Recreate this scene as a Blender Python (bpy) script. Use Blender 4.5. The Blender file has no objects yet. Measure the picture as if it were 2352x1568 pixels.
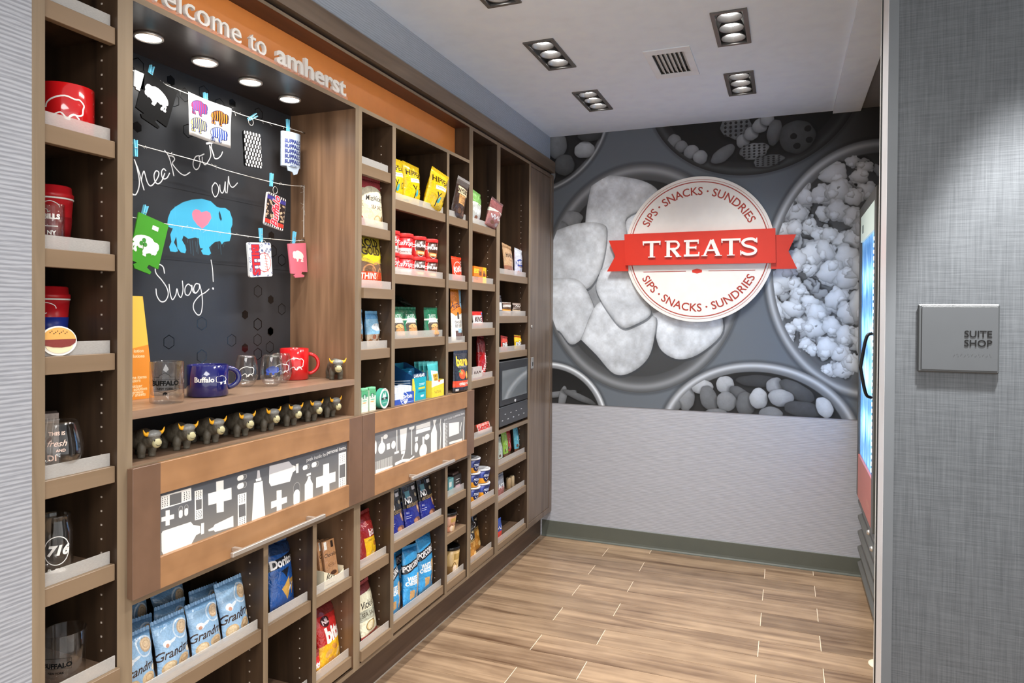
import bpy, bmesh, math, random
import numpy as np
from mathutils import Vector, Matrix, Euler, noise
from mathutils.geometry import tessellate_polygon
PI = math.pi
random.seed(7)
sc = bpy.context.scene
COL = sc.collection
# ------------------------------------------------------------------ camera
cam_d = bpy.data.cameras.new('camera'); cam = bpy.data.objects.new('camera', cam_d); COL.objects.link(cam)
CAM_H, YAW, PITCH, ROLL = 1.425, -0.37838, -0.0102, 0.0068
cam_d.sensor_width = 36.0; cam_d.lens = 1586.4/2352*36.0
cam_d.shift_y = (739.9-784)/2352; cam_d.clip_start = 0.05
r_ = Vector((math.cos(YAW), -math.sin(YAW), 0)); f_ = Vector((math.sin(YAW), math.cos(YAW), 0)); u_ = Vector((0, 0, 1))
f2 = f_*math.cos(PITCH)+u_*math.sin(PITCH); u2 = u_*math.cos(PITCH)-f_*math.sin(PITCH)
r3 = r_*math.cos(ROLL)+u2*math.sin(ROLL); u3 = u2*math.cos(ROLL)-r_*math.sin(ROLL)
cam.matrix_world = Matrix(((r3.x, u3.x, -f2.x, 0), (r3.y, u3.y, -f2.y, 0), (r3.z, u3.z, -f2.z, CAM_H), (0, 0, 0, 1)))
sc.camera = cam
# ------------------------------------------------------------------ world, exposure
w = bpy.data.worlds.new('ambient_fill'); sc.world = w; w.use_nodes = True
w.node_tree.nodes['Background'].inputs[0].default_value = (1.0, 0.985, 0.97, 1); w.node_tree.nodes['Background'].inputs[1].default_value = 1.4  # even white world added as ambient fill
sc.view_settings.view_transform = 'Standard'; sc.view_settings.look = 'None'
sc.view_settings.exposure = 0.42; sc.view_settings.gamma = 1.0; sc.view_settings.use_curve_mapping = False
sc.cycles.max_bounces = 10; sc.cycles.transparent_max_bounces = 16; sc.cycles.use_denoising = True
try: sc.cycles.caustics_reflective = False; sc.cycles.caustics_refractive = False
except Exception: pass
def light(name, kind, loc, energy, color=(1, 1, 1), **kw):
    d = bpy.data.lights.new(name, kind); d.energy = energy; d.color = color
    rot = kw.pop('rot', (0, 0, 0))
    for k, v in kw.items(): setattr(d, k, v)
    o = bpy.data.objects.new(name, d); COL.objects.link(o); o.location = loc; o.rotation_euler = rot
    return o
WARM = (1.0, 0.965, 0.92)
FIX = [(-0.976, 2.894), (-0.970, 3.590), (-0.215, 2.880), (-0.222, 3.578), (-0.978, 2.195), (-0.215, 2.195), (-0.978, 1.50), (-0.215, 1.50)]
for fx, fy in FIX:
    for k in (-1, 0, 1):
        light('downlight', 'SPOT', (fx, fy+k*0.105, 2.545), 15, WARM, spot_size=math.radians(112), spot_blend=0.85, shadow_soft_size=0.03)
for py in (1.318, 1.504, 1.683, 1.864):
    light('puck_spot', 'SPOT', (-1.541, py, 2.128), 5.0, (1, 0.96, 0.9), spot_size=math.radians(150), spot_blend=0.9, shadow_soft_size=0.025)
light('corridor_wall_washer', 'SPOT', (0.52, 1.709, 2.55), 480, (1, 0.98, 0.96), spot_size=math.radians(42), spot_blend=0.35, shadow_soft_size=0.03)
light('unseen_fill_light', 'AREA', (0.1, -0.5, 2.55), 40, (1, 0.98, 0.96), shape='RECTANGLE', size=1.2, size_y=1.2)  # soft fill lamp added out of view to brighten the room
# ------------------------------------------------------------------ materials
MATS = {}
def pmat(name, col, rough=0.5, metal=0.0, spec=0.5, alpha=1.0, trans=0.0, emis=None, es=1.0, coat=0.0, bump=0.0, bscale=200):
    if name in MATS: return MATS[name]
    m = bpy.data.materials.new(name); m.use_nodes = True; nt = m.node_tree; p = nt.nodes['Principled BSDF']
    p.inputs['Base Color'].default_value = (*lin(col), 1); p.inputs['Roughness'].default_value = rough
    p.inputs['Metallic'].default_value = metal; p.inputs['Specular IOR Level'].default_value = spec
    p.inputs['Alpha'].default_value = alpha; p.inputs['Transmission Weight'].default_value = trans
    p.inputs['Coat Weight'].default_value = coat
    if emis: p.inputs['Emission Color'].default_value = (*lin(emis), 1); p.inputs['Emission Strength'].default_value = es
    # faint procedural unevenness in colour so that nothing is dead flat
    if emis is None and trans == 0:
        tc = nt.nodes.new('ShaderNodeTexCoord'); n = nt.nodes.new('ShaderNodeTexNoise'); n.inputs['Scale'].default_value = 14
        mx = nt.nodes.new('ShaderNodeMix'); mx.data_type = 'RGBA'; mx.blend_type = 'MULTIPLY'; mx.inputs[0].default_value = 1
        cr = nt.nodes.new('ShaderNodeMapRange'); cr.inputs['To Min'].default_value = 0.93; cr.inputs['To Max'].default_value = 1.07
        nt.links.new(tc.outputs['Object'], n.inputs['Vector']); nt.links.new(n.outputs['Fac'], cr.inputs['Value'])
        mx.inputs[6].default_value = (*lin(col), 1); nt.links.new(cr.outputs[0], mx.inputs[7]); nt.links.new(mx.outputs[2], p.inputs['Base Color'])
        if bump:
            n2 = nt.nodes.new('ShaderNodeTexNoise'); n2.inputs['Scale'].default_value = bscale; nt.links.new(tc.outputs['Object'], n2.inputs['Vector'])
            b = nt.nodes.new('ShaderNodeBump'); b.inputs['Strength'].default_value = bump; b.inputs['Distance'].default_value = 0.001
            nt.links.new(n2.outputs['Fac'], b.inputs['Height']); nt.links.new(b.outputs[0], p.inputs['Normal'])
    MATS[name] = m; return m
def lin(c):
    if max(c) > 1.001: c = [x/255 for x in c]
    return tuple(((x/12.92) if x <= 0.04045 else ((x+0.055)/1.055)**2.4) for x in c)
def wood(name, dark, light_, axis='z', rough=0.4, sc_=1.0, perobj=False, mottle=0.0):
    if name in MATS: return MATS[name]
    m = bpy.data.materials.new(name); m.use_nodes = True; nt = m.node_tree; p = nt.nodes['Principled BSDF']; L = nt.links.new; N = nt.nodes.new
    tc = N('ShaderNodeTexCoord'); mp = N('ShaderNodeMapping'); s = [28*sc_]*3; s['xyz'.index(axis)] = 1.6*sc_; mp.inputs['Scale'].default_value = s
    vec = tc.outputs['Object']
    if perobj:
        oi = N('ShaderNodeObjectInfo'); ad = N('ShaderNodeVectorMath'); ad.operation = 'MULTIPLY_ADD'
        cb = N('ShaderNodeCombineXYZ')
        for i in range(3): L(oi.outputs['Random'], cb.inputs[i])
        ad.inputs[1].default_value = (31, 17, 53); L(cb.outputs[0], ad.inputs[0]); L(tc.outputs['Object'], ad.inputs[2]); vec = ad.outputs[0]
    L(vec, mp.inputs['Vector'])
    n1 = N('ShaderNodeTexNoise'); n1.inputs['Scale'].default_value = 1.0; n1.inputs['Detail'].default_value = 5; n1.inputs['Distortion'].default_value = 0.9; L(mp.outputs[0], n1.inputs['Vector'])
    mp2 = N('ShaderNodeMapping'); s = [7*sc_]*3; s['xyz'.index(axis)] = 0.9*sc_; mp2.inputs['Scale'].default_value = s; L(vec, mp2.inputs['Vector'])
    n2 = N('ShaderNodeTexNoise'); n2.inputs['Scale'].default_value = 1.0; n2.inputs['Detail'].default_value = 3; n2.inputs['Distortion'].default_value = 1.5; L(mp2.outputs[0], n2.inputs['Vector'])
    mixf = N('ShaderNodeMath'); mixf.operation = 'MULTIPLY_ADD'; mixf.inputs[1].default_value = 0.5; L(n1.outputs['Fac'], mixf.inputs[0])
    h = N('ShaderNodeMath'); h.operation = 'MULTIPLY'; h.inputs[1].default_value = 0.5; L(n2.outputs['Fac'], h.inputs[0]); L(h.outputs[0], mixf.inputs[2])
    out = mixf.outputs[0]
    if mottle:
        n3 = N('ShaderNodeTexNoise'); n3.inputs['Scale'].default_value = 9; n3.inputs['Detail'].default_value = 3; L(vec, n3.inputs['Vector'])
        q = N('ShaderNodeMix'); q.inputs[0].default_value = mottle; L(out, q.inputs[2]); L(n3.outputs['Fac'], q.inputs[3]); out = q.outputs[0]
    cr = N('ShaderNodeValToRGB'); cr.color_ramp.elements[0].position = 0.32; cr.color_ramp.elements[1].position = 0.68
    cr.color_ramp.elements[0].color = (*lin(dark), 1); cr.color_ramp.elements[1].color = (*lin(light_), 1); L(out, cr.inputs[0])
    res = cr.outputs[0]
    if perobj:
        mr = N('ShaderNodeMapRange'); mr.inputs['To Min'].default_value = 0.80; mr.inputs['To Max'].default_value = 1.12; L(oi.outputs['Random'], mr.inputs['Value'])
        mm = N('ShaderNodeMix'); mm.data_type = 'RGBA'; mm.blend_type = 'MULTIPLY'; mm.inputs[0].default_value = 1; L(res, mm.inputs[6]); L(mr.outputs[0], mm.inputs[7]); res = mm.outputs[2]
    L(res, p.inputs['Base Color']); p.inputs['Roughness'].default_value = rough
    b = N('ShaderNodeBump'); b.inputs['Strength'].default_value = 0.12; b.inputs['Distance'].default_value = 0.001; L(n1.outputs['Fac'], b.inputs['Height']); L(b.outputs[0], p.inputs['Normal'])
    MATS[name] = m; return m
def fabric(name, c1, c2, cross=False, scale=(3, 3, 330), str_=0.5):
    """wall covering: fine raised ribs running along the wall"""
    m = bpy.data.materials.new(name); m.use_nodes = True; nt = m.node_tree; p = nt.nodes['Principled BSDF']; L = nt.links.new; N = nt.nodes.new
    tc = N('ShaderNodeTexCoord')
    def streak(s):
        mp = N('ShaderNodeMapping'); mp.inputs['Scale'].default_value = s; L(tc.outputs['Object'], mp.inputs['Vector'])
        n = N('ShaderNodeTexNoise'); n.inputs['Scale'].default_value = 1; n.inputs['Detail'].default_value = 3; n.inputs['Distortion'].default_value = 0.25; L(mp.outputs[0], n.inputs['Vector']); return n.outputs['Fac']
    if not cross:
        wv = N('ShaderNodeTexWave'); wv.bands_direction = 'Z'; wv.inputs['Scale'].default_value = scale; wv.inputs['Distortion'].default_value = 2.2; wv.inputs['Detail'].default_value = 3; wv.inputs['Detail Scale'].default_value = 1.6
        mp = N('ShaderNodeMapping'); mp.inputs['Scale'].default_value = (0.25, 0.25, 1); L(tc.outputs['Object'], mp.inputs['Vector']); L(mp.outputs[0], wv.inputs['Vector'])
        g = streak((18, 18, 420)); q = N('ShaderNodeMix'); q.inputs[0].default_value = 0.68; L(wv.outputs['Fac'], q.inputs[2]); L(g, q.inputs[3]); f = q.outputs[0]
    if cross:
        f = streak(scale)
        g = streak((scale[2]*0.8, scale[2]*0.8, 9)); a = N('ShaderNodeMix'); a.inputs[0].default_value = 0.5; L(f, a.inputs[2]); L(g, a.inputs[3]); f = a.outputs[0]
    cr = N('ShaderNodeValToRGB'); cr.color_ramp.elements[0].position = 0.33; cr.color_ramp.elements[1].position = 0.67
    cr.color_ramp.elements[0].color = (*lin(c1), 1); cr.color_ramp.elements[1].color = (*lin(c2), 1); L(f, cr.inputs[0]); L(cr.outputs[0], p.inputs['Base Color'])
    p.inputs['Roughness'].default_value = 0.62
    b = N('ShaderNodeBump'); b.inputs['Strength'].default_value = str_; b.inputs['Distance'].default_value = 0.0012; L(f, b.inputs['Height']); L(b.outputs[0], p.inputs['Normal'])
    MATS[name] = m; return m
def acrylic():
    m = bpy.data.materials.new('frosted acrylic'); m.use_nodes = True; nt = m.node_tree; L = nt.links.new; N = nt.nodes.new
    p = nt.nodes['Principled BSDF']; p.inputs['Base Color'].default_value = (0.92, 0.90, 0.86, 1); p.inputs['Roughness'].default_value = 0.15
    t = N('ShaderNodeBsdfTransparent'); tl = N('ShaderNodeBsdfTranslucent'); tl.inputs['Color'].default_value = (0.85, 0.83, 0.8, 1)
    a = N('ShaderNodeMixShader'); a.inputs[0].default_value = 0.35; L(p.outputs[0], a.inputs[1]); L(tl.outputs[0], a.inputs[2])
    n = N('ShaderNodeTexNoise'); n.inputs['Scale'].default_value = 25; mr = N('ShaderNodeMapRange'); mr.inputs['To Min'].default_value = 0.32; mr.inputs['To Max'].default_value = 0.48; L(n.outputs['Fac'], mr.inputs['Value'])
    x = N('ShaderNodeMixShader'); L(mr.outputs[0], x.inputs[0]); L(t.outputs[0], x.inputs[1]); L(a.outputs[0], x.inputs[2]); L(x.outputs[0], nt.nodes['Material Output'].inputs[0])
    MATS['acrylic'] = m; return m
EDGE = wood('edge banding', (114, 97, 77), (148, 130, 106), 'z', 0.45)
EDGEH = wood('edge banding horizontal', (114, 97, 78), (146, 128, 105), 'y', 0.45)
RAIL = wood('shelf rail', (122, 101, 78), (140, 118, 94), 'y', 0.42, 0.6)
SIDE = wood('dark walnut side', (36, 25, 18), (86, 66, 48), 'z', 0.42, 0.8)
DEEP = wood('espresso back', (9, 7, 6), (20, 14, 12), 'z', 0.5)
NICHE = wood('walnut niche', (86, 62, 44), (154, 120, 92), 'z', 0.33, 0.8)
BOARD = wood('walnut board', (112, 88, 70), (150, 122, 100), 'y', 0.33)
DOOR = wood('grey walnut door', (88, 72, 60), (136, 118, 102), 'z', 0.36, 0.8)
MAPLE = wood('maple rail', (132, 94, 62), (178, 134, 94), 'y', 0.38, 0.7, mottle=0.45)
MAPLEV = wood('maple stile', (96, 72, 56), (128, 98, 78), 'z', 0.38, 0.5, mottle=0.4)
CORN = wood('cornice wood', (92, 76, 62), (138, 120, 102), 'y', 0.35)
PLANK = wood('wood look tile', (90, 66, 48), (186, 158, 128), 'x', 0.28, 1.0, perobj=True, mottle=0.15)
GROUT = pmat('grout', (236, 220, 196), 0.8)
WALLR = fabric('ribbed grey wall covering', (160, 163, 171), (190, 192, 200), scale=35, str_=0.25)
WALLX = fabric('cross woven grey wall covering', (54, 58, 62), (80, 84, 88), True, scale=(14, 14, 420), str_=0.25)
WALLL = fabric('coarse ribbed grey wall covering', (134, 137, 144), (170, 173, 180), scale=35, str_=0.35)
SOFF = fabric('ribbed grey soffit covering', (158, 167, 178), (180, 189, 200), scale=35, str_=0.25)
CEIL = pmat('ceiling paint', (226, 240, 255), 0.9)
CEILD = pmat('darker grey ceiling', (120, 121, 124), 0.9)  # section past the beam, darker grey than the main ceiling
COVE = pmat('grey green vinyl base', (92, 96, 88), 0.45)
ACR = acrylic()
CHROME = pmat('brushed steel', (214, 210, 204), 0.32, 0.75)
WHITE = pmat('white plastic', (235, 232, 226), 0.4)
BLACK = pmat('black', (14, 14, 15), 0.45)
GBLACK = pmat('gloss black', (10, 10, 11), 0.12)
ORANGE = pmat('orange panel', (250, 156, 80), 0.28)
def thinglass(name, tint, ior):
    m = bpy.data.materials.new(name); m.use_nodes = True; nt = m.node_tree; N = nt.nodes.new; L = nt.links.new
    tr = N('ShaderNodeBsdfTransparent'); tr.inputs[0].default_value = (*tint, 1); g = N('ShaderNodeBsdfGlossy'); g.inputs['Roughness'].default_value = 0.03
    fr = N('ShaderNodeLayerWeight'); fr.inputs[0].default_value = 0.28; mr = N('ShaderNodeMapRange'); mr.inputs['To Min'].default_value = 0.03; mr.inputs['To Max'].default_value = ior; L(fr.outputs['Facing'], mr.inputs['Value']); mx = N('ShaderNodeMixShader'); L(mr.outputs[0], mx.inputs[0]); L(tr.outputs[0], mx.inputs[1]); L(g.outputs[0], mx.inputs[2]); L(mx.outputs[0], nt.nodes['Material Output'].inputs[0]); return m
GLASS = thinglass('clear glass', (0.955, 0.96, 0.96), 0.5)
PINE = pmat('blue peg', (110, 196, 228), 0.5)
# ------------------------------------------------------------------ object helpers
def tag(o, label=None, cat=None, group=None, kind=None):
    if label: o['label'] = label
    if cat: o['category'] = cat
    if group: o['group'] = group
    if kind: o['kind'] = kind
    return o
def thing(name, label, cat, loc=(0, 0, 0), rot=(0, 0, 0), group=None):
    o = bpy.data.objects.new(name, None); COL.objects.link(o); o.location = loc; o.rotation_euler = rot; o.empty_display_size = 0.05
    return tag(o, label, cat, group)
def absloc(p):
    v = Vector((0, 0, 0))
    while p is not None: v += p.location; p = p.parent
    return v
def mk(name, vs, fs, mats, parent=None, world=False, loc=(0, 0, 0), rot=(0, 0, 0), smooth=False, fm=None, uv=None, bevel=0):
    """one mesh object; world=True: vertices given in world coordinates"""
    if world and parent is not None:
        b = absloc(parent); vs = [(v[0]-b.x, v[1]-b.y, v[2]-b.z) for v in vs]
    elif world:
        x = [v[0] for v in vs]; y = [v[1] for v in vs]; z = min(v[2] for v in vs); b = ((min(x)+max(x))/2, (min(y)+max(y))/2, z)
        vs = [(v[0]-b[0], v[1]-b[1], v[2]-b[2]) for v in vs]; loc = b
    me = bpy.data.meshes.new(name); me.from_pydata([tuple(v) for v in vs], [], fs)
    if not isinstance(mats, (list, tuple)): mats = [mats]
    for m in mats: me.materials.append(m)
    if fm: me.polygons.foreach_set('material_index', fm)
    if uv is not None:
        lay = me.uv_layers.new(); li = np.zeros(len(me.loops), int); me.loops.foreach_get('vertex_index', li); lay.data.foreach_set('uv', np.array(uv, dtype=float)[li].ravel())
    if bevel:
        bm = bmesh.new(); bm.from_mesh(me); bmesh.ops.bevel(bm, geom=list(bm.edges), offset=bevel, segments=1, affect='EDGES', profile=0.5); bm.to_mesh(me); bm.free()
    if smooth: me.polygons.foreach_set('use_smooth', [True]*len(me.polygons))
    me.update()
    o = bpy.data.objects.new(name, me); COL.objects.link(o); o.parent = parent; o.location = loc; o.rotation_euler = rot
    return o
def bxv(x0, x1, y0, y1, z0, z1):
    v = [(x0, y0, z0), (x1, y0, z0), (x1, y1, z0), (x0, y1, z0), (x0, y0, z1), (x1, y0, z1), (x1, y1, z1), (x0, y1, z1)]
    return v, [(0, 4, 7, 3), (1, 2, 6, 5), (0, 1, 5, 4), (3, 7, 6, 2), (0, 3, 2, 1), (4, 5, 6, 7)]   # -x +x -y +y -z +z
def box(name, b, mat, parent=None, front=None, top=None, bevel=0, world=True, **k):
    v, f = bxv(*b); mats = [mat]; fm = [0]*6
    if front: mats.append(front); fm[1] = 1
    if top: mats.append(top); fm[5] = len(mats)-1
    return mk(name, v, f, mats, parent, world=world, fm=fm, bevel=bevel, **k)
def boxes(name, bs, mat, parent=None, kind=None, **k):
    V = []; F = []
    for b in bs:
        v, f = bxv(*b); n = len(V); V += v; F += [tuple(i+n for i in q) for q in f]
    o = mk(name, V, F, mat, parent, world=True, **k)
    if kind: o['kind'] = kind
    return o
def lathe(prof, n=28, ax=0.0):
    """prof: list of (r,z); returns verts, faces, uvs (u = angle, 0.5 = facing -y)"""
    V = []; U = []; F = []; m = len(prof); zs = [p[1] for p in prof]; lo, hi = min(zs), max(zs)
    for i in range(n+1):
        a = 2*PI*i/n+PI/2
        for r, z in prof: V.append((r*math.cos(a), r*math.sin(a), z)); U.append((i/n, (z-lo)/max(hi-lo, 1e-6)))
    for i in range(n):
        for j in range(m-1):
            a, b = i*m+j, (i+1)*m+j; F.append((a, b, b+1, a+1))
    return V, F, U
def lat(name, prof, mat, parent=None, n=28, loc=(0, 0, 0), rot=(0, 0, 0), uv=False):
    V, F, U = lathe(prof, n); return mk(name, V, F, mat, parent, loc=loc, rot=rot, smooth=True, uv=U if uv else None)
def tube(pts, r, n=8, closed=False, taper=None):
    P = [Vector(p) for p in pts]; V = []; F = []; m = len(P); up = Vector((0, 0, 1))
    prev = None
    for i, p in enumerate(P):
        t = (P[(i+1) % m]-P[i-1]) if closed else (P[min(i+1, m-1)]-P[max(i-1, 0)])
        t.normalize()
        if prev is None: a = t.orthogonal().normalized()
        else: a = (prev-t*prev.dot(t)).normalized()
        prev = a; b = t.cross(a); rr = r*(taper(i/(m-1)) if taper else 1)
        for k in range(n): V.append(p+a*rr*math.cos(2*PI*k/n)+b*rr*math.sin(2*PI*k/n))
    for i in range(m if closed else m-1):
        for k in range(n):
            j = (i+1) % m; F.append((i*n+k, i*n+(k+1) % n, j*n+(k+1) % n, j*n+k))
    if not closed: F.append(tuple(range(n-1, -1, -1))); F.append(tuple((m-1)*n+k for k in range(n)))
    return V, F
def smoothpts(pts, k=6):
    """Catmull-Rom through the points"""
    P = [np.array(p, float) for p in pts]
    if len(P) < 3: return [tuple(p) for p in P]
    Q = [2*P[0]-P[1]]+P+[2*P[-1]-P[-2]]; out = []
    for i in range(1, len(Q)-2):
        for j in range(k):
            t = j/k; a, b, c, d = Q[i-1:i+3]
            out.append(tuple(0.5*((2*b)+(-a+c)*t+(2*a-5*b+4*c-d)*t*t+(-a+3*b-3*c+d)*t**3)))
    out.append(tuple(P[-1])); return out
def prism(pts, t0, t1, plane='xz'):
    """extruded polygon (pts 2-D, counter-clockwise or not) between t0 and t1 on the third axis"""
    n = len(pts); tri = tessellate_polygon([[Vector((p[0], p[1], 0)) for p in pts]])
    def pt(p, t): return (p[0], t, p[1]) if plane == 'xz' else ((t, p[0], p[1]) if plane == 'yz' else (p[0], p[1], t))
    V = [pt(p, t0) for p in pts]+[pt(p, t1) for p in pts]
    F = [tuple(t) for t in tri]+[tuple(i+n for i in reversed(t)) for t in tri]+[(i, (i+1) % n, (i+1) % n+n, i+n) for i in range(n)]
    bm = bmesh.new()
    for v in V: bm.verts.new(v)
    bm.verts.ensure_lookup_table()
    for f in F:
        try: bm.faces.new([bm.verts[i] for i in f])
        except ValueError: pass
    bmesh.ops.recalc_face_normals(bm, faces=bm.faces)
    V = [tuple(v.co) for v in bm.verts]; F = [tuple(v.index for v in f.verts) for f in bm.faces]; bm.free()
    return V, F
def merge(*parts):
    V = []; F = []
    for v, f in parts:
        n = len(V); V += list(v); F += [tuple(i+n for i in q) for q in f]
    return V, F
# ------------------------------------------------------------------ lettering
_tc = {}
def textgeo(body, size=1.0, bold=0.0, shear=0.0, align='CENTER', extrude=0.0, res=3, space=1.0):
    key = (body, bold, shear, align, extrude/size, res, space)
    if key not in _tc:
        c = bpy.data.curves.new('t', 'FONT'); c.body = body; c.size = 1; c.offset = bold; c.shear = shear; c.align_x = align; c.extrude = extrude/size; c.resolution_u = res; c.space_character = space
        o = bpy.data.objects.new('t', c); me = o.to_mesh()
        V = np.array([v.co[:] for v in me.vertices]).reshape(-1, 3); me.calc_loop_triangles()
        T = np.array([t.vertices[:] for t in me.loop_triangles]).reshape(-1, 3); F = [tuple(p.vertices) for p in me.polygons]
        o.to_mesh_clear(); bpy.data.objects.remove(o); bpy.data.curves.remove(c); _tc[key] = (V, T, F)
    V, T, F = _tc[key]; return V*size, T, F
# ------------------------------------------------------------------ print canvas (flat print for packages, board and mural)
class Cv:
    def __init__(s, W, H, bg=(255, 255, 255), alpha=False):
        s.W, s.H = W, H; s.a = np.zeros((H, W, 4), np.float32); s.a[..., :3] = np.array(bg)/255; s.a[..., 3] = 0 if alpha else 1
    def _put(s, x0, y0, cov, col, al=1.0):
        h, w_ = cov.shape; X0, Y0 = max(x0, 0), max(y0, 0); X1, Y1 = min(x0+w_, s.W), min(y0+h, s.H)
        if X1 <= X0 or Y1 <= Y0: return
        c = cov[Y0-y0:Y1-y0, X0-x0:X1-x0, None]*al; t = s.a[Y0:Y1, X0:X1]
        if not (isinstance(col, np.ndarray) and col.ndim == 3): col = np.array(col, np.float32)/255
        else: col = col[Y0-y0:Y1-y0, X0-x0:X1-x0]
        t[..., :3] = t[..., :3]*(1-c)+col*c; t[..., 3:] = np.maximum(t[..., 3:], c)
    def tris(s, P, T, col, al=1.0, SS=3):
        if len(P) == 0 or len(T) == 0: return
        x0, y0 = int(P[:, 0].min())-1, int(P[:, 1].min())-1; w_, h = int(P[:, 0].max())+2-x0, int(P[:, 1].max())+2-y0
        if w_ > 3000 or h > 3000: return
        M = np.zeros((h*SS, w_*SS), bool); Q = (P[:, :2]-(x0, y0))*SS
        for t in T:
            a, b, c = Q[t[0]], Q[t[1]], Q[t[2]]
            xa, xb = int(min(a[0], b[0], c[0])), int(max(a[0], b[0], c[0]))+2; ya, yb = int(min(a[1], b[1], c[1])), int(max(a[1], b[1], c[1]))+2
            X = np.arange(xa, xb)[None, :]+0.5; Y = np.arange(ya, yb)[:, None]+0.5
            d = (b[0]-a[0])*(c[1]-a[1])-(b[1]-a[1])*(c[0]-a[0])
            if abs(d) < 1e-9: continue
            u = ((X-a[0])*(c[1]-a[1])-(Y-a[1])*(c[0]-a[0]))/d; v = ((b[0]-a[0])*(Y-a[1])-(b[1]-a[1])*(X-a[0]))/d
            M[ya:yb, xa:xb] |= ((u >= -1e-3) & (v >= -1e-3) & (u+v <= 1.001))[:M.shape[0]-ya, :M.shape[1]-xa]
        s._put(x0, y0, M.reshape(h, SS, w_, SS).mean((1, 3)).astype(np.float32), col, al)
    def poly(s, pts, col, al=1.0, px=False):
        P = np.array(pts, float)
        if not px: P = P*(s.W, s.H)
        T = tessellate_polygon([[Vector((p[0], p[1], 0)) for p in P]]); s.tris(P, np.array(T).reshape(-1, 3), col, al)
    def ell(s, cx, cy, rx, ry, col, al=1.0, rot=0, px=False, ring=0):
        if not px: cx, cy, rx, ry, ring = cx*s.W, cy*s.H, rx*s.W, ry*s.W, ring*s.W
        R = max(rx, ry)+2; x0, y0 = int(cx-R), int(cy-R); n = int(2*R)+3
        X = np.arange(n)[None, :]+x0+0.5-cx; Y = np.arange(n)[:, None]+y0+0.5-cy; c, q = math.cos(rot), math.sin(rot)
        u, v = (X*c+Y*q), (-X*q+Y*c); d = (np.sqrt((u/rx)**2+(v/ry)**2)-1)*min(rx, ry)
        cov = np.clip(0.5-d, 0, 1)
        if ring: cov = cov*np.clip(0.5+d+ring, 0, 1)
        s._put(x0, y0, cov.astype(np.float32), col, al)
    def line(s, pts, w_, col, al=1.0, px=False):
        P = np.array(pts, float)
        if not px: P = P*(s.W, s.H); w_ = w_*s.W
        x0, y0 = int(P[:, 0].min()-w_)-1, int(P[:, 1].min()-w_)-1; ww, h = int(P[:, 0].max()+w_)+3-x0, int(P[:, 1].max()+w_)+3-y0
        D = np.full((h, ww), 1e9, np.float32)
        for a, b in zip(P[:-1], P[1:]):
            xa, xb = int(min(a[0], b[0])-w_-1)-x0, int(max(a[0], b[0])+w_+3)-x0; ya, yb = int(min(a[1], b[1])-w_-1)-y0, int(max(a[1], b[1])+w_+3)-y0
            xa, ya = max(xa, 0), max(ya, 0)
            X = np.arange(xa, min(xb, ww))[None, :]+x0+0.5; Y = np.arange(ya, min(yb, h))[:, None]+y0+0.5
            d = b-a; L2 = max(d@d, 1e-9); t = np.clip(((X-a[0])*d[0]+(Y-a[1])*d[1])/L2, 0, 1)
            dd = np.hypot(X-a[0]-t*d[0], Y-a[1]-t*d[1]); sl = D[ya:ya+dd.shape[0], xa:xa+dd.shape[1]]; np.minimum(sl, dd, out=sl)
        s._put(x0, y0, np.clip(w_/2+0.5-D, 0, 1), col, al)
    def text(s, body, cx, cy, size, col, bold=0.0, rot=0.0, shear=0.0, align='CENTER', px=False, sx=1.0, al=1.0):
        V, T, F = textgeo(body, 1.0, bold, shear, align)
        if not px: cx, cy, size = cx*s.W, cy*s.H, size*s.W
        if len(V) == 0: return
        c, q = math.cos(rot), math.sin(rot); X = V[:, 0]*size*sx; Y = (V[:, 1]-0.33)*size
        s.tris(np.stack([cx+X*c-Y*q, cy+X*q+Y*c], 1), T, col, al)
    def noise(s, amp, k=6, seed=1):
        rs = np.random.RandomState(seed); g = rs.rand(s.H//k+3, s.W//k+3).astype(np.float32)
        yi = np.linspace(0, g.shape[0]-2.001, s.H); xi = np.linspace(0, g.shape[1]-2.001, s.W); y0 = yi.astype(int); x0 = xi.astype(int); fy = (yi-y0)[:, None]; fx = (xi-x0)[None, :]
        v = g[y0][:, x0]*(1-fy)*(1-fx)+g[y0+1][:, x0]*fy*(1-fx)+g[y0][:, x0+1]*(1-fy)*fx+g[y0+1][:, x0+1]*fy*fx
        s.a[..., :3] = np.clip(s.a[..., :3]*(1+(v[..., None]-0.5)*amp), 0, 1)
    def mat(s, name, rough=0.4, spec=0.5, metal=0.0, alpha=False, bump=0.0):
        im = bpy.data.images.new(name, s.W, s.H, alpha=True); im.pixels.foreach_set(np.clip(s.a, 0, 1).ravel()); im.pack()
        m = bpy.data.materials.new(name); m.use_nodes = True; nt = m.node_tree; p = nt.nodes['Principled BSDF']
        t = nt.nodes.new('ShaderNodeTexImage'); t.image = im; t.extension = 'EXTEND'; nt.links.new(t.outputs[0], p.inputs['Base Color'])
        if alpha: nt.links.new(t.outputs[1], p.inputs['Alpha'])
        p.inputs['Roughness'].default_value = rough; p.inputs['Specular IOR Level'].default_value = spec; p.inputs['Metallic'].default_value = metal
        if bump:   # foil crinkles
            tc = nt.nodes.new('ShaderNodeTexCoord'); n = nt.nodes.new('ShaderNodeTexNoise'); n.inputs['Scale'].default_value = 26; n.inputs['Detail'].default_value = 3; n.inputs['Distortion'].default_value = 1.8
            b = nt.nodes.new('ShaderNodeBump'); b.inputs['Strength'].default_value = bump; b.inputs['Distance'].default_value = 0.012
            nt.links.new(tc.outputs['Object'], n.inputs['Vector']); nt.links.new(n.outputs['Fac'], b.inputs['Height']); nt.links.new(b.outputs[0], p.inputs['Normal'])
        return m
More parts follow.
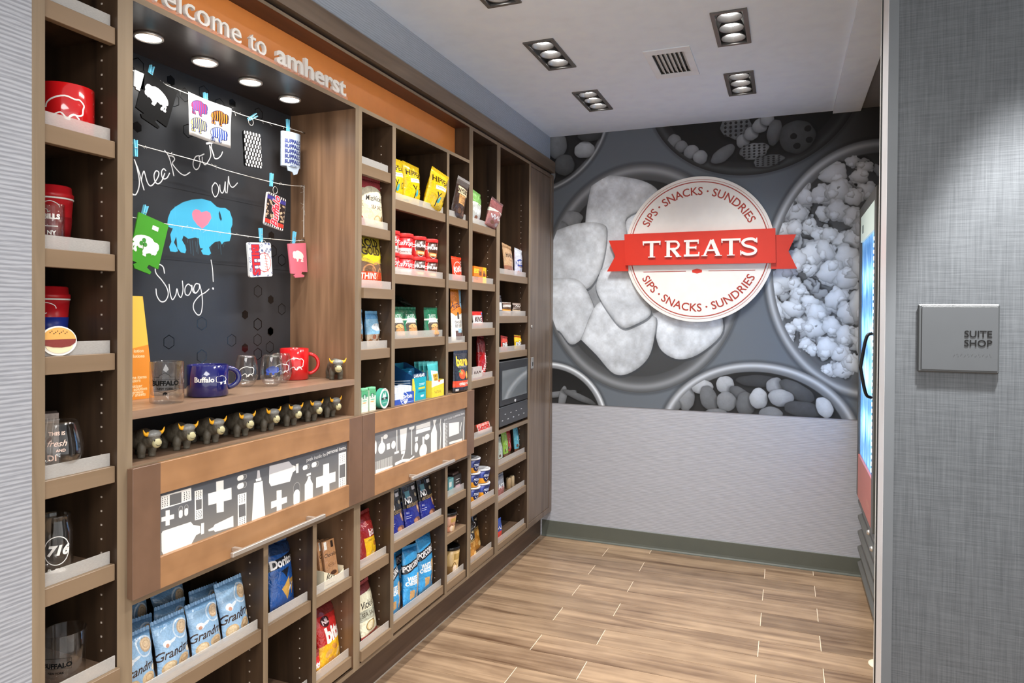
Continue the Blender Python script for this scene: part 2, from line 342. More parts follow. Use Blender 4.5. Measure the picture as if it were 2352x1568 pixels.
def paint(W, H, bg, ops, noise_=0.0, alpha=False):
    """ops in 0..1 coordinates, y upwards"""
    c = Cv(W, H, bg, alpha)
    for o in ops:
        k = o[0]
        if k == 'b': c.poly([(0, o[1]), (1, o[1]), (1, o[2]), (0, o[2])], o[3])
        elif k == 'r': c.poly([(o[1], o[2]), (o[3], o[2]), (o[3], o[4]), (o[1], o[4])], o[5])
        elif k == 'p': c.poly(o[1], o[2])
        elif k == 'e': c.ell(o[1], o[2], o[3], o[4], o[5], rot=o[6] if len(o) > 6 else 0)
        elif k == 'o': c.ell(o[1], o[2], o[3], o[4], o[5], ring=o[6])
        elif k == 'l': c.line(o[1], o[2], o[3])
        elif k == 's': c.line(smoothpts(o[1]), o[2], o[3])
        elif k == 't':
            d = o[6] if len(o) > 6 else {}
            c.text(o[1], o[2], o[3], o[4], o[5], **d)
    if noise_: c.noise(noise_, 5)
    return c
# ------------------------------------------------------------------ measured outlines (millimetres on their surface)
PAN1= [('p',[(1226,985),(1316,985),(1317,953),(1226,953)],255),('p',[(1251,982),(1286,981),(1286,955),(1251,956)],0),('D',1237,969,9,12,0),('D',1302,968,10,11,0),('p',[(1239,947),(1251,946),(1251,909),(1239,910)],255),('p',[(1227,934),(1264,932),(1264,921),(1227,923)],255),('V',1284,932,6,15,0),('V',1301,932,6,14,0),('p',[(1327,974),(1353,972),(1354,897),(1328,899)],255),('p',[(1331,950),(1350,948),(1350,923),(1332,924)],0),('D',1340,961,9,10,0),('D',1341,911,9,10,0),('p',[(1398,982),(1424,980),(1425,896),(1400,899)],255),('p',[(1371,957),(1452,954),(1453,922),(1372,926)],255),('H',1491,973,18,7,0),('H',1491,951,18,8,0),('p',[(1475,929),(1508,928),(1508,836),(1476,839)],255),('p',[(1479,899),(1504,898),(1505,864),(1480,865)],0),('D',1491,915,12,11,0),('D',1492,851,11,12,0),('p',[(1551,980),(1559,979),(1563,957),(1548,958)],200),('p',[(1544,957),(1566,957),(1567,948),(1545,950)],255),('p',[(1537,947),(1571,946),(1583,840),(1529,840)],255),('p',[(1600,983),(1684,980),(1699,965),(1714,960),(1715,947),(1702,943),(1689,918),(1607,922),(1598,935)],255),('p',[(1600,983),(1684,980),(1699,965),(1704,959),(1598,958)],195),('p',[(1716,965),(1728,965),(1728,936),(1717,937)],255),('H',1765,946,17,7,0),('H',1809,946,18,8,0),('p',[(1630,904),(1652,901),(1653,840),(1631,840)],255),('p',[(1607,877),(1676,876),(1676,858),(1607,857)],255),('V',1720,872,15,36,0),('p',[(1775,915),(1786,914),(1786,904),(1798,887),(1798,843),(1758,841),(1758,893),(1770,904)],255),('p',[(1767,924),(1788,924),(1788,917),(1767,917)],255),('p',[(1850,937),(1881,936),(1884,839),(1848,840)],255),('p',[(1814,903),(1916,901),(1916,868),(1814,869)],255),('p',[(1933,958),(1975,957),(1976,842),(1934,842)],255),('p',[(1938,917),(1970,917),(1970,872),(1938,874)],0),('D',1953,937,14,14,0),('D',1954,856,13,14,0),('p',[(1231,900),(1315,899),(1323,889),(1345,880),(1346,862),(1332,860),(1313,837),(1233,843),(1228,852),(1227,895)],255),('p',[(1348,886),(1358,885),(1358,857),(1348,857)],255),('p',[(1372,863),(1389,865),(1393,870),(1459,876),(1460,846),(1395,850),(1391,856),(1373,858)],255)]
PAN2= [('e',2224,967,16,9,0,255),('e',2199,929,24,21,0,255),('p',[(2194,970),(2205,970),(2207,948),(2193,947)],255),('p',[(2232,939),(2255,938),(2256,916),(2234,916)],255),('e',2281,927,16,15,0,255),('l',[(2305,977),(2306,901)],5,255),('p',[(2289,898),(2321,898),(2321,889),(2288,889)],255),('p',[(2327,978),(2382,977),(2371,892),(2335,893)],255),('p',[(2337,892),(2369,890),(2365,878),(2338,880)],255),('l',[(2345,863),(2359,876)],6,255),('p',[(2398,976),(2440,976),(2439,967),(2425,963),(2417,964),(2398,968)],255),('l',[(2418,963),(2419,866)],5,255),('p',[(2454,974),(2574,975),(2574,940),(2454,940)],255),('p',[(2454,958),(2574,956),(2574,954),(2454,956)],150),('p',[(2445,929),(2471,928),(2467,910),(2448,910)],255),('e',2457,886,14,20,0,255),('e',2546,915,21,12,0,255),('p',[(2506,921),(2523,920),(2523,888),(2507,887)],255),('e',2514,863,32,28,0,255),('p',[(2605,953),(2619,952),(2634,922),(2635,835),(2581,836),(2580,924)],255),('p',[(2598,977),(2630,975),(2616,958),(2618,952),(2605,953)],255),('l',[(2669,971),(2663,951),(2670,910),(2663,837)],5,255),('p',[(2691,951),(2707,951),(2709,837),(2690,837)],255),('C',2720,892,12,55,0),('p',[(2747,943),(2849,934),(2850,882),(2748,882)],255),('l',[(2874,926),(2862,892)],5,255),('l',[(2756,853),(2879,848)],8,255),('l',[(2903,948),(2895,882),(2896,838)],5,255),('p',[(2158,856),(2276,850),(2275,844),(2158,843)],255),('c',2215,868,58,17,0),('l',[(2298,851),(2350,854),(2398,846)],9,255),('l',[(2398,846),(2438,854)],5,255),('e',2158,939,7,25,0,255)]
BOWLS= [('B',-853,1654,611,701,0,125,70,38),('B',-1565,2727,532,520,0,150,42,14),('B',-212,2780,592,537,0,62,30,34),('B',446,1685,569,711,0,158,100,26),('B',-161,708,555,454,0,160,50,24),('B',-1418,748,384,377,0,195,45,17)]
CHIPS= [[(-1133,2287),(-1035,2300),(-831,2254),(-732,2182),(-763,2104),(-923,2032),(-922,1924),(-921,1709),(-974,1602),(-1171,1769),(-1187,2016),(-1160,2207)],[(-924,2086),(-764,2184),(-607,2070),(-604,1756),(-894,1762),(-937,1979)],[(-1427,1957),(-1230,2010),(-1074,1998),(-1051,1915),(-1073,1766),(-1114,1658),(-1184,1590),(-1313,1605),(-1425,1648)],[(-1425,1662),(-1256,1660),(-1169,1576),(-1111,1384),(-1210,1273),(-1281,1243),(-1355,1326),(-1423,1353)],[(-1210,1273),(-1112,1494),(-1001,1494),(-917,1346),(-757,1427),(-743,1335),(-782,1174),(-888,1077),(-997,1065),(-1110,1179)],[(-1086,1712),(-976,1751),(-880,1655),(-784,1494),(-778,1427),(-864,1373),(-945,1353),(-1028,1439),(-1113,1589)],[(-757,1441),(-601,1494),(-399,1494),(-349,1340),(-472,1209),(-598,1166),(-703,1216),(-743,1321)]]
BL= [('b',-1282,2034,75,56,0,150),('b',-1360,1976,58,51,0,140),('b',-1379,2513,64,84,0,120),('b',-1199,2470,67,53,0,160),('b',-1331,2384,69,67,0,85),('b',-1163,2558,78,38,0,70),('b',-1413,2320,24,39,0,120),('b',-534,2533,164,155,0,58),('b',-641,2477,41,42,0,120),('b',-597,2440,38,36,0,120),('b',-538,2404,45,41,0,132),('b',-487,2368,42,42,0,138),('w',-287,2530,82,66,0,120),('b',-358,2376,78,39,35,105),('b',-247,2443,38,41,0,130),('b',-202,2482,40,40,0,136),('b',-155,2523,42,42,0,142),('b',-115,2556,37,38,0,145),('b',-77,2478,39,75,-10,95),('w',-185,2380,76,45,8,128),('w',-108,2319,79,32,8,105),('b',43,2443,95,93,25,72),('b',25,2447,18,17,0,25),('b',99,2484,18,17,0,25),('b',43,2391,19,17,0,25),('b',107,2420,18,17,0,25),('b',-558,940,51,84,0,130),('b',-465,1007,65,44,0,165),('b',-635,889,47,42,0,115),('b',-424,939,50,78,20,105),('b',-153,1054,118,35,0,60),('b',-333,1023,51,54,0,160),('b',-248,974,68,35,-30,85),('b',-325,926,56,59,0,128),('b',-218,917,53,71,0,95),('b',-147,953,50,61,0,170),('b',-58,1028,49,50,0,140),('b',58,1006,103,44,-30,78),('b',-27,962,69,50,-5,150),('b',93,904,107,44,-5,70),('b',200,920,42,61,25,185),('b',-80,869,65,40,0,118),('b',-381,851,69,31,0,110),('b',-1360,919,130,20,10,115),('b',-1331,893,26,84,-10,120),('b',-1221,907,114,22,-20,95)]
POP= [(-34,2140,41,40),(46,2148,63,63),(92,2096,49,49),(-10,2040,50,59),(52,2012,50,54),(235,2221,75,58),(322,2282,34,33),(387,2246,42,33),(170,2108,58,54),(258,2123,61,67),(366,2200,47,43),(399,2114,51,48),(335,2082,47,48),(182,2006,40,48),(259,2014,57,63),(332,1974,51,58),(-21,1916,37,45),(37,1926,45,45),(116,1935,40,49),(161,1885,40,39),(217,1883,44,43),(283,1832,57,58),(337,1854,47,63),(129,1776,62,73),(196,1799,39,72),(50,1741,54,64),(306,1759,65,68),(119,1691,40,34),(219,1677,62,72),(-18,1643,64,75),(-64,1582,47,45),(40,1606,36,44),(307,1639,60,67),(75,1544,59,49),(-98,1494,52,55),(-51,1457,51,50),(-122,1519,33,51),(30,1470,68,44),(120,1507,50,44),(65,1384,41,39),(155,1446,53,58),(254,1519,61,63),(320,1447,60,67),(-14,1296,59,49),(20,1358,32,30),(144,1360,58,59),(233,1373,57,49),(299,1326,48,58),(100,1273,41,30),(44,1210,36,35),(137,1237,31,35),(212,1251,62,59),(279,1217,48,48),(225,1130,39,39),(291,1133,52,48),(334,1170,38,58),(373,1495,52,95),(382,1686,47,95),(397,1304,42,95),(181,1080,22,19),(390,1924,47,72)]
ST= [[(1386,1750),(1394,1752),(1402,1768),(1405,1790),(1399,1820),(1390,1846)],[(1389,1847),(1402,1821),(1413,1789),(1420,1769)],[(1411,1793),(1415,1811),(1420,1821),(1424,1811),(1431,1792),(1440,1784),(1451,1791),(1466,1813),(1469,1827),(1460,1830),(1453,1817),(1456,1800),(1466,1794),(1479,1805),(1489,1828)],[(1493,1837),(1486,1841),(1479,1833),(1479,1820),(1485,1812),(1497,1817),(1506,1832)],[(1489,1894),(1502,1882),(1514,1853),(1521,1828)],[(1502,1882),(1518,1884),(1524,1876),(1516,1863),(1530,1849),(1546,1839),(1562,1837),(1580,1849)],[(1615,1907),(1602,1901),(1593,1885),(1593,1870),(1602,1862),(1613,1869),(1619,1887),(1615,1903),(1626,1911),(1634,1916)],[(1627,1905),(1628,1892),(1638,1884),(1650,1896),(1661,1918),(1656,1947),(1669,1927),(1677,1912),(1691,1915),(1704,1928),(1709,1939)],[(1664,1960),(1664,1942),(1674,1921)],[(1645,1951),(1676,1963)],[(1677,1835),(1667,1821),(1668,1804),(1679,1791),(1691,1804),(1693,1822),(1684,1834),(1677,1835)],[(1698,1832),(1700,1815),(1708,1808),(1716,1818),(1721,1846),(1721,1822),(1724,1812)],[(1729,1812),(1733,1845),(1735,1866),(1737,1850),(1743,1838),(1752,1834),(1762,1840),(1774,1852)],[(1489,1540),(1484,1558),(1468,1564),(1458,1553),(1461,1537),(1480,1519),(1497,1498),(1502,1478),(1492,1460),(1476,1458),(1463,1474),(1460,1493)],[(1505,1508),(1509,1482),(1517,1464),(1529,1479),(1533,1496),(1539,1479),(1548,1472),(1555,1493),(1553,1520)],[(1586,1506),(1574,1512),(1563,1500),(1564,1482),(1576,1479),(1586,1494),(1588,1509),(1592,1491),(1601,1485)],[(1616,1514),(1603,1514),(1595,1498),(1603,1486),(1616,1499),(1618,1512),(1627,1482),(1629,1451),(1623,1424),(1610,1420),(1595,1437),(1597,1457),(1618,1478),(1640,1489),(1655,1500)],[(1663,1591),(1669,1563),(1672,1525)],[(1671,1503),(1672,1502)]]
BIS= [(1499,1685),(1501,1701),(1510,1722),(1526,1737),(1554,1755),(1587,1768),(1626,1777),(1661,1775),(1686,1761),(1698,1760),(1721,1763),(1740,1755),(1752,1731),(1752,1713),(1745,1698),(1748,1680),(1740,1658),(1717,1654),(1707,1644),(1700,1654),(1680,1650),(1666,1640),(1655,1630),(1663,1612),(1655,1606),(1631,1606),(1623,1617),(1631,1624),(1620,1625),(1616,1638),(1615,1654),(1600,1655),(1575,1648),(1557,1656),(1551,1642),(1563,1627),(1567,1614),(1563,1604),(1547,1605),(1534,1617),(1532,1640),(1530,1650),(1522,1632),(1532,1619),(1537,1608),(1527,1604),(1509,1605),(1505,1618),(1513,1633),(1509,1654),(1518,1673),(1511,1673),(1501,1677)]
EYE= [(1697,1750),(1694,1741),(1697,1727),(1703,1718),(1707,1725),(1702,1739)]
HEART= [(1624,1735),(1615,1741),(1602,1741),(1592,1735),(1588,1725),(1592,1710),(1609,1694),(1628,1685),(1650,1702),(1664,1723),(1659,1738),(1646,1742),(1635,1739)]
HEXO= [(1505,1340),(1627,1292),(1627,1393),(1751,1337),(1869,1335),(1869,1388),(1929,1308),(1870,1287),(1870,1501),(1870,1389),(1990,1441),(1943,1644),(1989,1616),(1400,2110),(1521,2050),(1561,2076),(1633,2105),(1697,2085),(1573,1972),(1871,2104)]
HEXF= [(1931,1362),(1810,1310),(1933,1474),(1810,1421),(1935,1697),(1933,1364),(1510,2103),(1751,2105),(1398,1939)]
# ------------------------------------------------------------------ the setting
D, XF, ZC = 4.234, -1.400, 2.5713
def S(o): o['kind'] = 'structure'; return o
S(box('wall_back', (-1.75, 1.3, D, D+0.08, 0, 2.9), WALLR))
S(box('wall_left', (-1.75, XF, -1.6, 0.927, 0, 2.9), WALLL))
S(box('wall_left', (-1.75, -1.426, 0.927, D, 2.39, 2.9), SOFF))
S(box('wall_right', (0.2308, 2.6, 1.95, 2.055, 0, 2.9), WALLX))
S(box('wall_right', (1.22, 1.3, 2.055, D, 0, 2.9), WALLR))
# floor: grout bed and staggered tiles, each its own piece
fl = S(box('floor', (-1.75, 2.6, -1.6, D, -0.03, -0.0015), GROUT))
PX0 = {0: -1.0025, 1: -0.7517}
pv, pf = bxv(0.0016, 0.9019, 0.0011, 0.1539, -0.012, 0.0)
pm = bpy.data.meshes.new('floor_tile'); pm.from_pydata(pv, [], pf); pm.materials.append(PLANK)
for j in range(-30, 8):
    yb = 4.1496-0.1550*7+0.1550*j
    if yb > D-0.01 or yb < -1.2: continue
    for i in range(-1, 4):
        xb = PX0[j % 2]+0.9035*i
        if xb < -1.75-0.5 or xb > 2.0 or (xb > 1.0 and yb > 2.0): continue
        if xb > 0.5 and yb > 2.1: continue
        me = pm
        if xb < -1.6:                      # cut row ends against the cabinet run
            vv, ff = bxv(-1.62-xb, 0.9019, 0.0011, 0.1539, -0.012, 0.0)
            me = bpy.data.meshes.new('floor_tile'); me.from_pydata(vv, [], ff); me.materials.append(PLANK)
        elif yb > D-0.155:
            vv, ff = bxv(0.0016, 0.9019, 0.0011, D-0.004-yb, -0.012, 0.0)
            me = bpy.data.meshes.new('floor_tile'); me.from_pydata(vv, [], ff); me.materials.append(PLANK)
        o = bpy.data.objects.new('tile', me); COL.objects.link(o); o.parent = fl; b = fl.location; o.location = (xb-b.x, yb-b.y, -b.z)
# ceiling with openings for the fittings
HOLES = [(fx-0.060, fx+0.060, fy-0.165, fy+0.165) for fx, fy in FIX]+[(-0.565, -0.420, 3.045, 3.318)]
xs = sorted({-1.75, 0.2274}|{h[0] for h in HOLES}|{h[1] for h in HOLES}); ys = sorted({-1.6, D+0.0}|{h[2] for h in HOLES}|{h[3] for h in HOLES})
cells = []
for a, b_ in zip(xs[:-1], xs[1:]):
    st = None
    for c, d in zip(ys[:-1], ys[1:]):
        mx_, my_ = (a+b_)/2, (c+d)/2; hole = any(h[0] < mx_ < h[1] and h[2] < my_ < h[3] for h in HOLES)
        if hole:
            if st is not None: cells.append((a, b_, st, c, ZC, ZC+0.11)); st = None
        elif st is None: st = c
    if st is not None: cells.append((a, b_, st, ys[-1], ZC, ZC+0.11))
S(boxes('ceiling', cells+[(-1.75, 0.2274, -1.6, D, ZC+0.11, ZC+0.13), (0.2274, 0.366, -1.6, D, 2.5567, ZC+0.13), (0.366, 2.6, -1.6, 1.95, ZC, ZC+0.13)], CEIL))
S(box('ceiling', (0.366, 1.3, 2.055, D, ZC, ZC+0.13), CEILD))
# cove base along the back wall
prof = [(0, 0), (-0.016, 0), (-0.016, 0.002), (-0.011, 0.004), (-0.007, 0.010), (-0.0055, 0.022), (-0.0055, 0.100), (-0.004, 0.102), (0, 0.102)]
v, f = prism([(D+p[0], p[1]) for p in prof], -1.462, 1.22, 'yz'); S(mk('baseboard_back', v, f, COVE, world=True))
S(box('baseboard_left', (-1.475, -1.467, 0.93, D-0.02, 0, 0.166), wood('toe kick', (72, 55, 44), (104, 82, 68), 'y', 0.4)))
S(box('trim_1', (-1.467, -1.4645, 0.93, D-0.02, 0, 0.004), pmat('caulk', (168, 158, 146), 0.6)))
# right hand opening edge
S(box('trim_2', (0.2290, 0.2515, 1.9455, 1.95, 0, 2.9), pmat('smooth grey corner guard', (84, 88, 92), 0.5)))
S(box('trim_3', (0.2285, 0.2308, 1.9458, 2.052, 0, 2.9), pmat('pale brushed jamb', (205, 205, 208), 0.35)))
S(box('trim_4', (0.2265, 0.2400, 2.0555, 2.068, 0, 2.9), BLACK))
S(box('trim_5', (0.2262, 0.2400, 2.0685, 2.082, 0, 2.9), pmat('thin pale edge strip', (210, 210, 206), 0.4)))
# ------------------------------------------------------------------ wall mural (a flat greyscale print of snack bowls)
def mural():
    X0, X1, Z0, Z1 = -1.4255, 0.75, 0.8625, ZC; K = 0.52    # pixels per mm
    W, H = int((X1-X0)*1000*K), int((Z1-Z0)*1000*K); c = Cv(W, H, (104, 112, 121))
    px = lambda x: (x/1000-X0)*1000*K; pz = lambda z: (z/1000-Z0)*1000*K
    Y, X = np.mgrid[0:H, 0:W].astype(np.float32); rs = np.random.RandomState(3)
    def fld(k, seed):
        r = np.random.RandomState(seed); g = r.rand(H//k+3, W//k+3).astype(np.float32); yi = np.arange(H)/k; xi = np.arange(W)/k
        y0 = yi.astype(int); x0 = xi.astype(int); fy = (yi-y0)[:, None]; fx = (xi-x0)[None]; fy = fy*fy*(3-2*fy); fx = fx*fx*(3-2*fx)
        return g[y0][:, x0]*(1-fy)*(1-fx)+g[y0+1][:, x0]*fy*(1-fx)+g[y0][:, x0+1]*(1-fy)*fx+g[y0+1][:, x0+1]*fy*fx
    N1, N2, N3 = fld(36, 1), fld(12, 2), fld(4, 5); NZ = 0.5*N1+0.33*N2+0.17*N3
    T = np.array([0.955, 0.99, 1.03], np.float32)
    def shade(cov, g):      # g: grey field
        a = cov[..., None]; c.a[..., :3] = c.a[..., :3]*(1-a)+np.clip(g, 0, 255)[..., None]/255*T*a
    # background: lighter at centre, dark brown at upper right
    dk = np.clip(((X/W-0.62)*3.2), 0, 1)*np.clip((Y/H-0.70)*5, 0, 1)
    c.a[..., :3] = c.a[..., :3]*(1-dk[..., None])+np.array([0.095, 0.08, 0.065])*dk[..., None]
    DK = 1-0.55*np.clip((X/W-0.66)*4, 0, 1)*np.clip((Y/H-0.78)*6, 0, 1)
    def blob(cx, cy, rx, ry, rot, g, irr=0.0, seed=0, tex=0.12, flat=0.0, sh=True):
        R = int(max(rx, ry)*1.5)+4; x0, x1, y0, y1 = max(int(cx)-R, 0), min(int(cx)+R, W), max(int(cy)-R, 0), min(int(cy)+R, H)
        if x1 <= x0 or y1 <= y0: return
        sl = (slice(y0, y1), slice(x0, x1)); dx = X[sl]-cx; dy = Y[sl]-cy; a = math.radians(rot); u = (dx*math.cos(a)+dy*math.sin(a))/rx; v = (-dx*math.sin(a)+dy*math.cos(a))/ry
        th = np.arctan2(v, u); k = 1+irr*(0.5*np.sin(3*th+seed)+0.35*np.sin(5*th+seed*2.3)+0.25*np.sin(8*th+seed*1.7)); r = np.hypot(u, v)/k
        m = min(rx, ry)
        if sh:
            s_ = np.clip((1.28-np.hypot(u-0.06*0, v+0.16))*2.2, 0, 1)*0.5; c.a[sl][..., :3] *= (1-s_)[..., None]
        cov = np.clip((1-r)*m+0.5, 0, 1); z = np.sqrt(np.clip(1-r*r, 0.0, 1))
        # z component compressed for a soft printed look
        lum = (0.60+0.34*z**0.7+0.13*(v*math.cos(a)+u*math.sin(a))/1.0-0.04*u)
        lum = lum*(1-flat)+0.95*flat; gg = g*lum*(1+tex*(NZ[sl]-0.5)*2)*DK[sl]
        t = c.a[sl]; q = cov[..., None]; t[..., :3] = t[..., :3]*(1-q)+np.clip(gg, 0, 250)[..., None]/255*T*q
    def bowl(cx, cz, rx, rz, rot, rim, inner, th):
        x, y, a, b_ = px(cx), pz(cz), rx*K, rz*K; t = th*2.2*K
        d = (1-np.hypot((X-x)/a, (Y-y)/b_))*min(a, b_)
        cov = np.clip(d+0.5, 0, 1); p = np.clip(d/t, 0, 1)
        up = np.clip((Y-y)/b_, -1, 1)
        g = rim*(0.78+0.45*np.exp(-((p-0.38)/0.20)**2)-0.30*np.clip(p-0.6, 0, 1))*(1+0.06*up)
        ins = inner*(0.75+0.35*np.clip(d/(min(a, b_)*0.8), 0, 1)-0.18*up)
        k = np.clip((d-t)/3, 0, 1); shade(cov, (g*(1-k)+ins*k)*DK)
        edge = np.clip(1-np.abs(d+3)/7, 0, 1)*0.22; c.a[..., :3] *= (1-edge)[..., None]
    BO = [list(b_[1:]) for b_ in BOWLS]
    def cl(i):   # keep things drawn later from spilling outside bowl i
        return c.a.copy(), BO[i]
    def restore(saved, i, inset=8):
        cx, cz, rx, rz = BO[i][:4]; d = (1-np.hypot((X-px(cx))/(rx*K), (Y-pz(cz))/(rz*K)))*min(rx, rz)*K-inset
        k = np.clip(d, 0, 1)[..., None]; c.a[:] = saved*(1-k)+c.a*k
    def poly(pts, g, seed):
        P = [(px(p[0]), pz(p[1])) for p in pts]; P = smoothpts(P+[P[0]], 5)[:-1]; cx = sum(p[0] for p in P)/len(P); cy = sum(p[1] for p in P)/len(P)
        sh_ = [(p[0]+1, p[1]-5) for p in P]; c.poly([(cx+(p[0]-cx)*1.03, cy+(p[1]-cy)*1.03) for p in sh_], (58, 63, 70), 0.55, px=True)
        tmp = Cv(W, H, (0, 0, 0), True); tmp.poly(P, (255, 255, 255), px=True); cov = tmp.a[..., 3]
        R = max(math.hypot(p[0]-cx, p[1]-cy) for p in P); u = (X-cx)/R; v = (Y-cy)/R
        # soft edge darkening from the distance to the outline, estimated by blurring coverage
        bl = cov.copy()
        for k in (3, 6, 9):
            bl = (bl+np.roll(bl, k, 0)+np.roll(bl, -k, 0)+np.roll(bl, k, 1)+np.roll(bl, -k, 1))/5
        gg = g*(0.62+0.40*np.clip(bl*1.25-0.25, 0, 1)**0.8+0.07*v-0.05*u)*(1+0.16*(N1-0.5)+0.10*(N2-0.5)+0.05*(N3-0.5)); shade(cov, gg)
    # chips bowl first, others overlap it
    bowl(*BO[0]); sv = c.a.copy()
    for i in (0, 1): b_ = BL[i]; blob(px(b_[1]), pz(b_[2]), b_[3]*K, b_[4]*K, 0, b_[6], 0.08, i)
    blob(px(-880), pz(1640), 300*K, 330*K, 0, 178, 0.05, 3, 0.1, 0.4)
    for i in (1, 0, 2, 3, 6, 4, 5): poly(CHIPS[i], 214, i)
    restore(sv, 0, 10)
    bowl(*BO[3]); sv = c.a.copy(); r = np.random.RandomState(11)
    for i in range(170):
        a, q = r.rand()*2*PI, math.sqrt(r.rand()); x = px(BO[3][0])+math.cos(a)*q*BO[3][2]*K*0.86; y = pz(BO[3][1])+math.sin(a)*q*BO[3][3]*K*0.84
        blob(x, y, 14+10*r.rand(), 12+9*r.rand(), r.rand()*180, 165+25*r.rand(), 0.25, i, 0.05)
    for i, (x, z, a, b_) in enumerate(POP):
        a, b_ = a*K, b_*K; X_, Y_ = px(x), pz(z); r = np.random.RandomState(i)
        for k in range(3):
            t = r.rand()*6.28; blob(X_+math.cos(t)*a*0.55, Y_+math.sin(t)*b_*0.55, a*0.62, b_*0.62, r.rand()*180, 222, 0.22, i+k, 0.04, sh=k == 0)
        blob(X_, Y_, a*0.95, b_*0.9, r.rand()*60-30, 238, 0.16, i, 0.04, sh=False)
        t = r.rand()*6.28
        if i % 9 == 0: blob(X_+math.cos(t)*a*0.3, Y_+math.sin(t)*b_*0.3, a*0.13, b_*0.08, 40, 165, 0.3, i, 0, sh=False)
        blob(X_+math.cos(t+2)*a*0.5, Y_+math.sin(t+2)*b_*0.5, a*0.42, b_*0.38, 0, 244, 0.2, i+5, 0.03, sh=False)
    restore(sv, 3, 24)
    for i in (2, 1, 4, 5):
        bowl(*BO[i])
        if i == 2: rng = range(8, 31+1)
        elif i == 1: rng = range(2, 7)
        elif i == 4: rng = range(len(BL)-20, len(BL)-3)
        else: rng = range(len(BL)-3, len(BL))
        sv = c.a.copy()
        for j in rng:
            b_ = BL[j]; x, y, a, q = px(b_[1]), pz(b_[2]), b_[3]*K, b_[4]*K
            if i == 2 and pz(b_[2]) < H*0.6: continue
            if b_[0] == 'w':
                blob(x, y, a*1.05, q*1.05, b_[5], b_[6], 0.10, j, 0.3, 0.5)
                for m in range(-2, 3):
                    for n in range(-2, 3): blob(x+m*a*0.36, y+n*q*0.36, a*0.09, q*0.12, b_[5], b_[6]*0.35, 0, 0, 0, sh=False)
            else: blob(x, y, a, q, b_[5], b_[6]*1.18, 0.05, j, 0.10, sh=b_[6] > 40)
        restore(sv, i, 10 if i != 4 else 20)
    m = c.mat('snack bowl print', 0.55, 0.3)
    v = [(X0, D-0.003, Z0), (X1, D-0.003, Z0), (X1, D-0.003, Z1), (X0, D-0.003, Z1), (X0, D-0.0002, Z0), (X1, D-0.0002, Z0), (X1, D-0.0002, Z1), (X0, D-0.0002, Z1)]
    f = [(0, 1, 2, 3), (4, 7, 6, 5), (0, 4, 5, 1), (1, 5, 6, 2), (2, 6, 7, 3), (3, 7, 4, 0)]
    uv = [(0, 0), (1, 0), (1, 1), (0, 1)]*2
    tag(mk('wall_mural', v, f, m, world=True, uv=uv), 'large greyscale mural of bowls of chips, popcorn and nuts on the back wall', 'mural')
mural()
# ------------------------------------------------------------------ round sign on the mural
def strokes(pts, w_, t0, t1, miter=True):
    """thick poly-line as an extruded strip in the XZ plane"""
    P = [Vector((p[0], p[1])) for p in pts]; L = []; R = []
    for i, p in enumerate(P):
        a = (P[i]-P[i-1]).normalized() if i else (P[1]-P[0]).normalized(); b = (P[i+1]-P[i]).normalized() if i < len(P)-1 else a
        t = (a+b).normalized(); n = Vector((-t.y, t.x)); k = 1/max(n.dot(Vector((-a.y, a.x))), 0.5); L.append(p+n*w_/2*k); R.append(p-n*w_/2*k)
    V = []; F = []; n = len(P)
    for q in (L, R):
        for t in (t0, t1): V += [(p.x, t, p.y) for p in q]
    # order: L t0, L t1, R t0, R t1
    for i in range(n-1):
        for a, b in ((0, 2), (3, 1), (1, 0), (2, 3)): F.append((a*n+i, a*n+i+1, b*n+i+1, b*n+i))
    F += [(0, n, 3*n, 2*n), (n-1, 3*n-1, 4*n-1, 2*n-1)]
    return V, F
def arc(cx, cy, rx, ry, a0, a1, n=12): return [(cx+rx*math.cos(math.radians(a0+(a1-a0)*i/n)), cy+ry*math.sin(math.radians(a0+(a1-a0)*i/n))) for i in range(n+1)]
